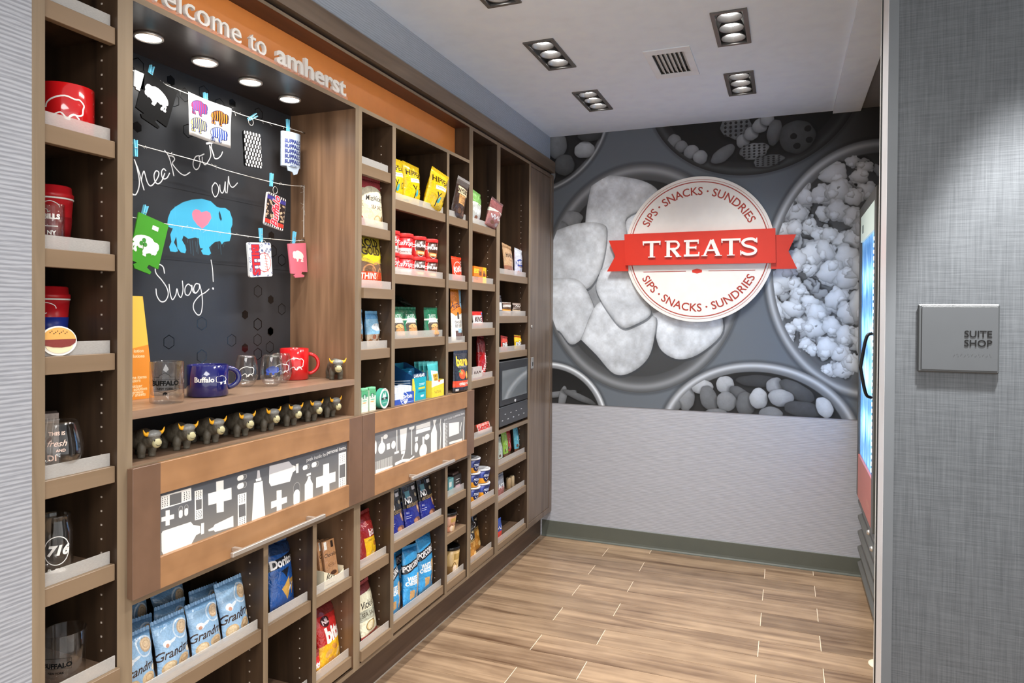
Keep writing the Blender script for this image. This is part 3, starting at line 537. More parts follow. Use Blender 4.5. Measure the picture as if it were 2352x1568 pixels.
def treats():
    cx, cz, R = -0.4955, 1.8227, 0.430
    ROOT = thing('round_sign', 'round white and red shop sign with a ribbon banner hung on the food mural', 'sign', (cx, D-0.003, cz-R))
    white = pmat('sign white', (242, 240, 236), 0.45); red = pmat('sign red', (214, 48, 28), 0.4); brick = pmat('sign brick red', (172, 56, 44), 0.5)
    y1 = D-0.012
    def P(name, vf, m, **k): return mk(name, vf[0], vf[1], m, ROOT, world=True, **k)
    P('disc', prism(arc(cx, cz, R, R, 0, 360, 96)[:-1], y1-0.016, y1), white)
    P('mounting_block', prism(arc(cx, cz, 0.2, 0.2, 0, 360, 24)[:-1], y1, D-0.003), BLACK)
    yf = y1-0.0162
    def ring(rr, w_): return strokes(arc(cx, cz, rr, rr, 0, 360, 128), w_, yf-0.0006, yf+0.0002)
    P('ring_line', ring(R*0.957, 0.0018), brick); P('ring_line', ring(R*0.925, 0.0055), brick)
    for a, b_ in ((-0.8137, -0.560), (-0.430, -0.1700)): P('rule_line', strokes([(a, 1.6935), (b_, 1.6935)], 0.0035, yf-0.0006, yf), brick)
    P('hexagon', prism([(cx-0.028, 1.7005), (cx-0.028, 1.6865), (cx, 1.679), (cx+0.028, 1.6865), (cx+0.028, 1.7005), (cx, 1.708)], yf-0.0008, yf), red)
    def arctext(body, rad, a0, a1, top):
        V = []; F = []; tot = 0; xs = []
        adv = lambda s_: (textgeo(s_+'|', 1, 0.012, 0, 'LEFT')[0][:, 0].max())
        base = adv(''); W_ = adv(body)-base
        for i, ch in enumerate(body):
            if ch == ' ': continue
            g, T, Fc = textgeo(ch, 1.0, 0.012, 0, 'LEFT'); x0 = adv(body[:i])-base; w_ = adv(body[:i+1])-base-x0
            if len(g) == 0: continue
            fr = (x0+w_/2)/W_; a = math.radians(a0+(a1-a0)*fr); sz = 0.066 if ch != '\u00b7' else 0.08
            gx = (g[:, 0]-w_/2)*sz; gy = (g[:, 1]-0.35)*sz
            if top: c_, s_ = math.cos(a-PI/2), math.sin(a-PI/2)
            else: c_, s_ = math.cos(a+PI/2), math.sin(a+PI/2)
            X = cx+rad*math.cos(a)+gx*c_-gy*s_; Z = cz+rad*math.sin(a)+gx*s_+gy*c_; n = len(V)
            V += [(x, yf-0.0007, z) for x, z in zip(X, Z)]; F += [tuple(i+n for i in t) for t in Fc]
        return V, F
    P('lettering', arctext('SIPS \u00b7 SNACKS \u00b7 SUNDRIES', R*0.80, 154, 26, True), brick)
    P('lettering', arctext('SIPS \u00b7 SNACKS \u00b7 SUNDRIES', R*0.80, 207, 333, False), brick)
    # ribbon: three red pieces, tails behind the main band
    yb = yf-0.014
    P('ribbon_tail', prism([(-0.905, 1.8904), (-1.0279, 1.8904), (-0.9862, 1.7927), (-1.0373, 1.6999), (-0.905, 1.6999)], yb+0.004, yb+0.014), red)
    P('ribbon_tail', prism([(-0.086, 1.8904), (0.0455, 1.8904), (0.0058, 1.797), (0.0521, 1.6975), (-0.086, 1.6975)], yb+0.004, yb+0.014), red)
    P('ribbon_band', prism([(-0.9270, 1.9245), (-0.9210, 1.7340), (-0.0600, 1.7310), (-0.0640, 1.9270)], yb-0.010, yb+0.004), red)
    # display letters with small serifs
    t1, t0 = yb-0.010, yb-0.020; B, H = 1.778, 0.098; s_ = 0.020
    def sf(x, z, d): return strokes([(x-0.020, z), (x+0.020, z)], 0.006, t0, t1)
    def vstem(x): return [strokes([(x, B), (x, B+H)], s_, t0, t1), strokes([(x-0.021, B+0.0025), (x+0.021, B+0.0025)], 0.005, t0, t1)]
    def T_(x):
        return vstem(x)+[strokes([(x-0.050, B+H-0.006), (x+0.050, B+H-0.006)], 0.012, t0, t1), strokes([(x-0.051, B+H), (x-0.049, B+H-0.024)], 0.006, t0, t1), strokes([(x+0.051, B+H), (x+0.049, B+H-0.024)], 0.006, t0, t1)]
    L_ = {}
    x = -0.759; L_['T'] = T_(x)
    x = -0.660; L_['R'] = vstem(x)+[strokes([(x-0.021, B+H-0.0025), (x, B+H-0.0025)], 0.005, t0, t1), strokes([(x, B+H-0.006), (x+0.035, B+H-0.006)]+arc(x+0.037, B+H-0.028, 0.024, 0.022, 90, -90, 10)+[(x, B+H-0.050)], 0.012, t0, t1), strokes([(x+0.022, B+0.050), (x+0.060, B+0.003)], 0.019, t0, t1), strokes([(x+0.045, B+0.0025), (x+0.076, B+0.0025)], 0.005, t0, t1)]
    x = -0.547; L_['E'] = vstem(x)+[strokes([(x-0.021, B+H-0.006), (x+0.062, B+H-0.006)], 0.012, t0, t1), strokes([(x, B+0.052), (x+0.048, B+0.052)], 0.011, t0, t1), strokes([(x-0.021, B+0.006), (x+0.064, B+0.006)], 0.012, t0, t1), strokes([(x+0.061, B+H), (x+0.060, B+H-0.024)], 0.006, t0, t1), strokes([(x+0.064, B), (x+0.065, B+0.026)], 0.006, t0, t1), strokes([(x+0.048, B+0.062), (x+0.048, B+0.042)], 0.005, t0, t1)]
    x = -0.412; L_['A'] = [strokes([(x-0.040, B+0.002), (x, B+H-0.004)], 0.012, t0, t1), strokes([(x+0.040, B+0.002), (x+0.002, B+H-0.004)], 0.021, t0, t1), strokes([(x-0.028, B+0.034), (x+0.028, B+0.034)], 0.010, t0, t1), strokes([(x-0.056, B+0.0025), (x-0.022, B+0.0025)], 0.005, t0, t1), strokes([(x+0.020, B+0.0025), (x+0.060, B+0.0025)], 0.005, t0, t1)]
    x = -0.303; L_['T2'] = T_(x)
    x = -0.205; L_['S'] = [strokes(smoothpts([(x+0.040, B+0.078), (x+0.020, B+0.092), (x-0.015, B+0.090), (x-0.034, B+0.074), (x-0.020, B+0.056), (x+0.018, B+0.044), (x+0.038, B+0.028), (x+0.026, B+0.010), (x-0.010, B+0.005), (x-0.040, B+0.018)], 5), 0.015, t0, t1), strokes([(x+0.042, B+H), (x+0.043, B+0.070)], 0.006, t0, t1), strokes([(x-0.043, B), (x-0.044, B+0.028)], 0.006, t0, t1)]
    for k, p in L_.items():
        q = []
        for i, (v, f) in enumerate(p): q.append(([(a[0], (t0-0.0003*i if abs(a[1]-t0) < 1e-6 else a[1]), a[2]) for a in v], f))
        P('letter', merge(*q), white)
treats()
# ------------------------------------------------------------------ ceiling fittings
def fixture(fx, fy, label, i):
    t = thing('ceiling_light', label, 'ceiling light', (fx, fy, ZC), group='triple recessed downlights')
    fr = pmat('fitting grey', (104, 104, 104), 0.45, 0.3); inn = pmat('fitting well', (62, 62, 62), 0.5)
    a, b_, e = 0.067, 0.172, 0.016
    boxes('frame', [(fx-a, fx+a, fy-b_, fy-b_+e, ZC-0.006, ZC+0.002), (fx-a, fx+a, fy+b_-e, fy+b_, ZC-0.006, ZC+0.002), (fx-a, fx-a+e, fy-b_+e, fy+b_-e, ZC-0.006, ZC+0.002), (fx+a-e, fx+a, fy-b_+e, fy+b_-e, ZC-0.006, ZC+0.002)], fr, t)
    boxes('well', [(fx-0.059, fx-0.055, fy-0.164, fy+0.164, ZC-0.001, ZC+0.10), (fx+0.055, fx+0.059, fy-0.164, fy+0.164, ZC-0.001, ZC+0.10), (fx-0.055, fx+0.055, fy-0.164, fy-0.160, ZC-0.001, ZC+0.10), (fx-0.055, fx+0.055, fy+0.160, fy+0.164, ZC-0.001, ZC+0.10), (fx-0.059, fx+0.059, fy-0.164, fy+0.164, ZC+0.06, ZC+0.064)], inn, t)
    rm = pmat('lamp reflector', (120, 120, 122), 0.3, 0.5); lm = pmat('lamp glow', (255, 252, 245), emis=(255, 250, 242), es=14)
    for k in (-1, 0, 1):
        r = lat('lamp', [(0.030, 0.034), (0.036, 0.020), (0.045, 0.002), (0.048, 0.0), (0.048, 0.004), (0.040, 0.022), (0.030, 0.038)], rm, t, 24, loc=(0, k*0.105, -0.001))
        lat('lens', [(0.0001, 0.016), (0.026, 0.018), (0.030, 0.028), (0.0001, 0.036)], lm, r, 20)
labs = ['triple recessed downlight left of the air vent, near the wall cabinets', 'smallest left triple recessed downlight, beyond the vent towards the mural', 'large triple recessed downlight to the right of the air vent',
        'triple recessed downlight right of and beyond the vent, nearest the mural corner', 'triple recessed downlight cut off by the top edge of the photo']
for i, (fx, fy) in enumerate(FIX[:5]): fixture(fx, fy, labs[i], i)
for i, (fx, fy) in enumerate(FIX[5:]): fixture(fx, fy, ['triple recessed downlight just above the top edge of the picture on the right', 'triple recessed downlight over the near end of the wall cabinets, outside the picture', 'triple recessed downlight in the ceiling nearest the opening edge, outside the picture'][i], i)
def vent():
    x0, x1, y0, y1 = -0.592, -0.393, 2.997, 3.364; t = thing('ceiling_vent', 'square white slatted air vent in the ceiling between the downlights', 'vent', ((x0+x1)/2, (y0+y1)/2, ZC)); m = pmat('vent white', (226, 236, 246), 0.6)
    e, q = 0.030, 0.052
    boxes('frame', [(x0, x1, y0, y0+q, ZC-0.005, ZC), (x0, x1, y1-q, y1, ZC-0.005, ZC), (x0, x0+e, y0+q, y1-q, ZC-0.005, ZC), (x1-e, x1, y0+q, y1-q, ZC-0.005, ZC)], m, t, bevel=0.001)
    boxes('duct', [(-0.564, -0.562, 3.05, 3.316, ZC-0.002, ZC+0.09), (-0.423, -0.421, 3.05, 3.316, ZC-0.002, ZC+0.09), (-0.562, -0.423, 3.046, 3.049, ZC-0.002, ZC+0.09), (-0.562, -0.423, 3.314, 3.317, ZC-0.002, ZC+0.09), (-0.564, -0.421, 3.046, 3.317, ZC+0.09, ZC+0.092)], pmat('duct dark', (60, 60, 60), 0.7), t)
    for i in range(7):
        x = -0.550+i*0.0198; s_ = 0.0082 if i < 4 else 0.0068
        v = [(x-s_, 3.05, ZC+0.012), (x+s_, 3.05, ZC-0.003), (x+s_+0.0015, 3.05, ZC-0.002), (x-s_+0.0015, 3.05, ZC+0.013)]; v += [(a, 3.314, c) for a, _, c in v]
        mk('slat', v, [(0, 1, 2, 3), (7, 6, 5, 4), (0, 4, 5, 1), (1, 5, 6, 2), (2, 6, 7, 3), (3, 7, 4, 0)], m, t, world=True)
    boxes('damper_blade', [(-0.562, -0.423, 3.07+k*0.027, 3.0715+k*0.027, ZC+0.016, ZC+0.03) for k in range(9)], pmat('damper', (120, 120, 118), 0.6), t)
vent()
# ------------------------------------------------------------------ wall units
TOP = 2.3215
holem = pmat('pin hole glint', (190, 178, 165), 0.4)
def unit(label, y0, y1, panels, cells_, ztop=TOP):
    t = thing('wall_cabinet', label, 'cabinet', (XF-0.14, (y0+y1)/2, 0.165))
    for a, b_, *mm in panels:
        zz = mm[1] if len(mm) > 1 else ztop
        box('side_panel', (-1.680, XF, a, b_, 0.166, zz), mm[0] if mm else SIDE, t, front=EDGE)
    for c in cells_: pass
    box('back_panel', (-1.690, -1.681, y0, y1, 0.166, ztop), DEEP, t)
    return t
def board(t, y0, y1, z0, z1, m=SIDE, x0=-1.680, x1=XF, front=EDGEH, name='board', top=None): return box(name, (x0, x1, y0, y1, z0, z1), m, t, front=front, top=top)
def shelf(t, y0, y1, z, xr=-1.405, lip=True, h=0.0375):
    s_ = box('shelf', (-1.680, xr-0.018, y0+0.0006, y1-0.0006, z-0.020, z-0.0005), SIDE, t, top=BOARD)
    box('front_rail', (xr-0.018, xr, y0+0.0004, y1-0.0012, z-h, z), RAIL, s_, bevel=0.0009)
    if lip: box('price_lip', (xr-0.0130, xr-0.0100, y0+0.002, y1-0.006, z, z+0.029), ACR, s_, bevel=0.0005)
    return s_
def pins(t, y, z0, z1):
    bs = []; z = z0
    while z < z1: bs.append((-1.4515, -1.4475, y-0.0012, y, z-0.002, z+0.002)); z += 0.032
    boxes('pin_holes', bs, holem, t, kind='stuff')
A = unit('narrow walnut wall unit at the far left holding mugs and glasses', 0.927, 1.136, [(0.927, 0.9534), (1.1165, 1.1358)], [])
board(A, 0.9534, 1.1165, 0.166, 0.184); board(A, 0.9534, 1.1165, 2.30, TOP)
for z, x in ((2.0625, -1.405), (1.8084, -1.405), (1.555, -1.405), (1.3335, -1.405), (1.079, -1.405), (0.8574, -1.405), (0.624, -1.388)): shelf(A, 0.9534, 1.1165, z, x)
pins(A, 1.1165, 0.30, 2.25)
Bn = unit('wide walnut wall unit with the lit chalkboard niche and a long drawer', 1.1358, 2.0557, [(1.1358, 1.1555, NICHE), (2.036, 2.0557, NICHE, 2.1550)], [])
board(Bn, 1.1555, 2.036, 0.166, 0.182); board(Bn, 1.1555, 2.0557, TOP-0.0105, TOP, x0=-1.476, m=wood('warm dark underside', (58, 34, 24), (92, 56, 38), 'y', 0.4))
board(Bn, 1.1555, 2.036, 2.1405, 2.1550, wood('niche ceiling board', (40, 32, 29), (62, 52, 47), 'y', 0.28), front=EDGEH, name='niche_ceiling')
board(Bn, 1.1555, 2.036, 1.1785, 1.198, BOARD, name='display_shelf', front=wood('display shelf edge', (122, 98, 80), (158, 130, 108), 'y', 0.4))
board(Bn, 1.1555, 2.036, 1.052, 1.0700, BOARD, name='lower_shelf')
board(Bn, 1.1555, 2.036, 0.748, 0.766)
for a, b_ in ((1.587, 1.607), (1.811, 1.8312)): box('divider', (-1.680, XF, a, b_, 0.182, 0.748), SIDE, Bn, front=EDGE)
for a, b_, zz in ((1.1555, 1.587, (0.511,)), (1.607, 1.811, (0.5087, 0.2257)), (1.8312, 2.036, (0.508, 0.2257))):
    for z in zz: shelf(Bn, a, b_, z)
shelf(Bn, 1.1555, 1.587, 0.2257)
for y in (1.587, 1.811, 2.036): pins(Bn, y, 0.25, 0.74)
Bc = unit('walnut wall unit of three snack columns above a personal items drawer', 2.0557, 2.982, [(2.0557, 2.0757, SIDE, 2.1550), (2.9625, 2.982)], [])
board(Bc, 2.0757, 2.9625, 0.166, 0.182); board(Bc, 2.0557, 2.9625, TOP-0.0105, TOP, x0=-1.476, m=MATS['warm dark underside'])
board(Bc, 2.0757, 2.9625, 2.1405, 2.1550); board(Bc, 2.0757, 2.9625, 1.052, 1.0700, BOARD); board(Bc, 2.0757, 2.9625, 0.748, 0.766)
for a, b_ in ((2.278, 2.3025), (2.7325, 2.7555)):
    box('divider', (-1.680, XF, a, b_, 1.070, 2.1405), SIDE, Bc, front=EDGE); box('divider', (-1.680, XF, a, b_, 0.182, 0.748), SIDE, Bc, front=EDGE)
for z, x in ((1.961, -1.405), (1.743, -1.405), (1.5194, -1.389), (1.298, -1.405), (0.5103, -1.405), (0.2257, -1.392)): shelf(Bc, 2.0757, 2.278, z, x)
for z in (1.870, 1.5824, 1.3296, 0.538, 0.2236): shelf(Bc, 2.3025, 2.7325, z)
for z, l_ in ((1.869, 1), (1.5813, 1), (1.2965, 1), (0.5995, 1), (0.430, 0), (0.215, 1)): shelf(Bc, 2.7555, 2.9625, z, lip=bool(l_))
for y in (2.278, 2.7325, 2.9625): pins(Bc, y, 1.14, 2.1); pins(Bc, y, 0.25, 0.74)
Be = unit('walnut shelf column of candy left of the microwave column', 2.982, 3.3195, [(2.982, 3.003), (3.2965, 3.3195)], [])
board(Be, 3.003, 3.2965, 0.166, 0.182); board(Be, 3.003, 3.2965, 2.305, TOP)
for z, x in ((1.8675, -1.405), (1.5837, -1.405), (1.3587, -1.405), (1.1058, -1.405), (0.8185, -1.405), (0.494, -1.393), (0.2177, -1.405)): shelf(Be, 3.003, 3.2965, z, x)
pins(Be, 3.2965, 0.28, 2.1)
Bf = unit('walnut shelf column with the built-in microwave', 3.3195, 3.797, [(3.3195, 3.3425), (3.778, 3.797)], [])
board(Bf, 3.3425, 3.778, 0.166, 0.182); board(Bf, 3.3425, 3.778, 2.305, TOP); board(Bf, 3.3425, 3.778, 0.797, 0.8172, BOARD)
for z in (1.6452, 1.4205, 1.2265, 0.6251, 0.4339, 0.2102): shelf(Bf, 3.3425, 3.778, z)
pins(Bf, 3.778, 0.28, 0.78); pins(Bf, 3.778, 1.3, 2.1)
# tall door beside the mural
t = thing('tall_cabinet', 'tall closed grey walnut cabinet door at the corner by the mural', 'cabinet', (-1.54, 4.0, 0.165))
box('carcass', (-1.690, -1.425, 3.7975, 4.2335, 0.166, TOP), DOOR, t)
box('stile', (-1.425, XF, 4.1850, 4.2335, 0.166, TOP), DOOR, t, bevel=0.0008)
box('bottom_rail', (-1.425, XF, 3.7975, 4.1840, 0.166, 0.198), DOOR, t, bevel=0.0008)
box('stile', (-1.425, XF, 3.7975, 3.8080, 0.199, TOP), EDGE, t, bevel=0.0005)
box('door', (-1.424, XF-0.003, 3.8095, 4.1830, 0.200, 2.296), DOOR, t, bevel=0.0008)
box('top_rail', (-1.425, XF, 3.8095, 4.1840, 2.299, TOP), DOOR, t, bevel=0.0008)
lk = lat('lock', [(0.0001, 0), (0.011, 0), (0.011, 0.003), (0.008, 0.005), (0.0001, 0.005)], CHROME, t, 20, rot=(0, PI/2, 0)); lk.location = Vector((XF-0.003, 3.842, 1.358))-t.location
box('key_slot', (XF+0.0021, XF+0.0026, 3.8405, 3.8435, 1.352, 1.364), BLACK, t)
hp = box('handle', (XF-0.003, XF+0.003, 3.832, 3.868, 1.110, 1.176), CHROME, t, bevel=0.002)
boxes('finger_pull', [(XF+0.003, XF+0.0036, 3.845, 3.857, 1.125, 1.148)], BLACK, t)
# cornice
v = [(-1.390, 2.338), (-1.390, 2.404), (-1.399, 2.4135), (-1.4255, 2.4135), (-1.4255, 2.338)]
vv, ff = prism([(a, b_) for a, b_ in v], 0.93, D-0.001, 'xz')
tag(mk('cornice', vv, ff, CORN, world=True), 'long walnut cornice running along the top of the wall cabinets', 'cornice')
S(box('trim_6', (-1.690, -1.418, 0.93, D-0.001, 2.3218, 2.338), wood('shadow gap', (34, 22, 16), (52, 36, 28), 'y', 0.5)))
# orange sign band in the upper recess
box_ = box('sign_backing', (-1.486, -1.4765, 1.1560, 2.9615, 2.1555, 2.3105), ORANGE); tag(box_, 'plain orange backing panel behind the white welcome letters', 'panel')
def welcome():
    t = thing('welcome_lettering', 'raised white welcome letters standing in the orange band', 'sign', (-1.415, 1.6, 2.1552))
    adv = lambda s_, b: textgeo(s_+'|', 1, b, 0, 'LEFT')[0][:, 0].max()
    box('base_strip', (-1.4165, -1.4125, 1.18, 2.008, 2.1552, 2.1715), pmat('clear strip', (245, 180, 150), 0.1, alpha=0.35), t)
    for word, a, b_, bold in (('welcome', 1.186, 1.512, 0.0), ('to', 1.543, 1.611, 0.0), ('amherst', 1.655, 2.003, 0.022)):
        g = textgeo(word, 1, bold, 0, 'LEFT')[0]; x0, x1 = g[:, 0].min(), g[:, 0].max(); k = (b_-a)/(x1-x0); kz = 0.083
        for i, ch in enumerate(word):
            V, T, F = textgeo(ch, 1.0, bold, 0, 'LEFT', extrude=0.08); off = adv(word[:i], bold)-adv('', bold)
            vs = [(-1.4210+p[2]*0.07, a+(p[0]+off-x0)*k, 2.1720+p[1]*kz) for p in V]; fs = [tuple(reversed(q)) for q in F]
            mk('letter', vs, fs, WHITE, t, world=True)
welcome()
# ------------------------------------------------------------------ drawers with printed panels
def icons(prims, Y0, Y1, Z0, Z1, K, bg0, bg1):
    W, H = int((Y1-Y0)*K), int((Z1-Z0)*K); c = Cv(W, H, bg0)
    g = np.linspace(0, 1, H, dtype=np.float32)[:, None, None]; c.a[..., :3] = (np.array(bg1)*(1-g)+np.array(bg0)*g)/255
    dark = tuple(int(x) for x in (np.array(bg0)*0.5+np.array(bg1)*0.5)); P = lambda p: ((p[0]-Y0)*K, (p[1]-Z0)*K)
    wh = lambda g_: (240, 240, 236) if g_ >= 250 else (dark if g_ == 0 else (g_, g_, g_+4))
    for p in prims:
        k = p[0]
        if k == 'p': c.poly([P(q) for q in p[1]], wh(p[2]), px=True)
        elif k == 'l': c.line([P(q) for q in p[1]], p[2]*K*1.3, wh(p[3]), px=True)
        elif k == 'e': x, y = P(p[1:3]); c.ell(x, y, p[3]*K, p[4]*K, wh(p[6]), px=True)
        elif k in 'VH':
            x, y = P(p[1:3]); a, b_ = p[3]*K, p[4]*K; r = min(a, b_); d = (0, b_-r) if k == 'V' else (a-r, 0)
            c.line([(x-d[0], y-d[1]), (x+d[0], y+d[1])], 2*r, (240, 240, 236), px=True); c.line([(x-d[0], y-d[1]), (x+d[0], y+d[1])], 2*r-2.4*K/2, dark, px=True)
            c.line([(x-d[0], y-d[1]), (x, y)], 2*r-2.6*K/2, (240, 240, 236), px=True)
        elif k == 'D':
            x, y = P(p[1:3])
            for i in range(-1, 2):
                for j in range(-2, 3): c.ell(x+i*p[3]*K*0.75+(j % 2)*1.5, y+j*p[4]*K*0.42, 1.1*K, 1.5*K, (30, 30, 34), px=True)
        elif k in 'Cc':
            x, y = P(p[1:3]); n = 18
            for i in range(n):
                f = -1+2*(i+0.5)/n
                if k == 'C': c.line([(x-p[3]*K, y+f*p[4]*K), (x+p[3]*K, y+f*p[4]*K)], 2.0*K, (240, 240, 236), px=True)
                else: c.line([(x+f*p[3]*K, y-p[4]*K), (x+f*p[3]*K, y+p[4]*K)], 2.2*K, (240, 240, 236), px=True)
    return c
def drawer(parent, y0, y1, s0, s1, prims, K, bg0, bg1, txt, h0, h1, hz, nm):
    X = -1.380; z0, z1, o0, o1 = 0.7670, 1.0688, 0.8430, 0.9935
    d = box('drawer', (XF+0.0008, X-0.012, y0+0.001, y1-0.001, z0+0.002, z1-0.002), MAPLEV, parent)
    box('stile', (X-0.012, X, y0, s0, z0, z1), MAPLEV, d, bevel=0.001); box('stile', (X-0.012, X, s1, y1, z0, z1), MAPLEV, d, bevel=0.001)
    box('rail', (X-0.012, X-0.0006, s0, s1, o1, z1), MAPLE, d, bevel=0.001); box('rail', (X-0.012, X-0.0006, s0, s1, z0, o0), MAPLE, d, bevel=0.001)
    c = icons(prims, s0*1000, s1*1000, o0*1000, o1*1000, K, bg0, bg1)
    for body, ya, yb, z, bold in txt:
        g = textgeo(body, 1, bold, 0, 'LEFT')[0]; wd = g[:, 0].max(); sz = (yb-ya)*1000*K/wd; c.text(body, (ya-s0)*1000*K, (z-o0)*1000*K, sz, (238, 238, 238), bold, align='LEFT', px=True)
    m = c.mat(nm, 0.18, 0.5); v, f = bxv(X-0.0119, X-0.0105, s0, s1, o0, o1); uv = [((p[1]-s0)/(s1-s0), (p[2]-o0)/(o1-o0)) for p in v]
    mk('printed_panel', v, f, m, d, world=True, uv=uv)
    hx = X+0.028
    h_ = box('handle', (hx, hx+0.010, h0, h1, hz-0.006, hz+0.006), CHROME, d, bevel=0.0012)
    for q in (h0+0.035, h1-0.047): box('handle_post', (X-0.0004, hx, q, q+0.012, hz-0.005, hz+0.005), CHROME, d)
drawer(Bn, 1.1404, 2.0580, 1.2157, 1.9805, PAN1, 2.0, (88, 92, 100), (138, 134, 128), [('peek inside for ', 1.766, 1.868, 0.9680, 0.0), ('personal items.', 1.869, 1.976, 0.9720, 0.02)], 1.408, 1.800, 0.790, 'first aid print')
drawer(Bc, 2.0608, 2.9930, 2.1370, 2.9140, PAN2, 1.6, (132, 134, 138), (128, 126, 122), [('peek inside for ', 2.700, 2.805, 0.9650, 0.0), ('personal items.', 2.806, 2.909, 0.9675, 0.02)], 2.345, 2.715, 0.788, 'toiletries print')
# ------------------------------------------------------------------ niche: puck lights, chalkboard
for i, py in enumerate((1.318, 1.504, 1.683, 1.864)):
    t = thing('puck_light', ['nearest', 'second', 'third', 'farthest'][i]+' round puck light under the niche ceiling, counting from the left', 'lamp', (-1.541, py, 2.1405), group='niche puck lights')
    lat('trim_ring', [(0.030, 0), (0.036, 0), (0.036, -0.006), (0.033, -0.008), (0.030, -0.006), (0.030, 0)], CHROME, t, 32)
    lat('lens', [(0.0001, -0.0065), (0.029, -0.0055), (0.030, -0.001), (0.0001, -0.001)], pmat('puck glow', (255, 250, 240), emis=(255, 250, 240), es=7), t, 28)
def chalk():
    Y0, Y1, Z0, Z1 = 1155.5, 2036, 1198, 2140.5; K = 1.35; W, H = int((Y1-Y0)*K), int((Z1-Z0)*K); c = Cv(W, H, (50, 52, 56)); P = lambda p: ((p[0]-Y0)*K, (p[1]-Z0)*K)
    c.noise(0.10, 60, 4)
    for z in (1791, 1580): c.line([P((Y0, z)), P((Y1, z))], 2.5, (30, 31, 34), px=True)
    c.line([P((1721, Z0)), P((1721, 1400))], 1.5, (44, 46, 50), px=True)
    c.poly([P(p) for p in BIS], (74, 176, 216), px=True)
    rs = np.random.RandomState(2)
    for i in range(40):
        y, z = 1510+rs.rand()*225, 1640+rs.rand()*100; c.line([P((y, z)), P((y+4, z-25-20*rs.rand()))], 3, (98, 190, 226), 0.25, px=True)
    c.poly([P(p) for p in HEART], (232, 128, 152), px=True); c.poly([P(p) for p in EYE], (44, 56, 66), px=True)
    for s_ in ST: c.line([P(p) for p in smoothpts(s_, 8)], 4.6 if len(s_) > 2 else 9, (228, 230, 232), px=True)
    c.line([P(p) for p in smoothpts([(1372, 1838), (1362, 1850), (1352, 1830), (1350, 1795), (1362, 1765), (1386, 1750)], 8)], 6, (228, 230, 232), px=True)
    m = c.mat('chalk drawing', 0.33, 0.5)
    v, f = bxv(-1.6808, -1.677, Y0/1000+0.0003, Y1/1000-0.0003, Z0/1000+0.0003, Z1/1000-0.0003); uv = [((p[1]*1000-Y0)/(Y1-Y0), (p[2]*1000-Z0)/(Z1-Z0)) for p in v]
    o = mk('chalkboard', v, f, m, world=True, uv=uv); tag(o, 'black chalkboard backing the niche with chalk writing and a blue bison drawing', 'chalkboard')
    hexp = lambda y, z, r: [(y+r*math.sin(PI/3*k), z+r*math.cos(PI/3*k)) for k in range(6)]
    for y, z in HEXO:
        y, z = y/1000, z/1000; r = 0.0215
        if y+r > 2.034 or z+r > 2.139: continue
        a = hexp(y, z, r); b_ = hexp(y, z, r-0.0022); V = [(-1.6766, p[0], p[1]) for p in a+b_]; V += [(-1.6769, p[0], p[1]) for p in a+b_]
        F = [(k, (k+1) % 6, (k+1) % 6+6, k+6) for k in range(6)]+[(k, k+12, (k+1) % 6+12, (k+1) % 6) for k in range(6)]+[(k+6, (k+1) % 6+6, (k+1) % 6+18, k+18) for k in range(6)]
        mk('hexagon_outline', V, F, GBLACK, o, world=True)
    for y, z in HEXF:
        y, z = y/1000, z/1000
        v, f = prism(hexp(y, z, 0.0155), -1.6769, -1.6764, 'yz'); mk('hexagon', v, f, GBLACK, o, world=True)
chalk()
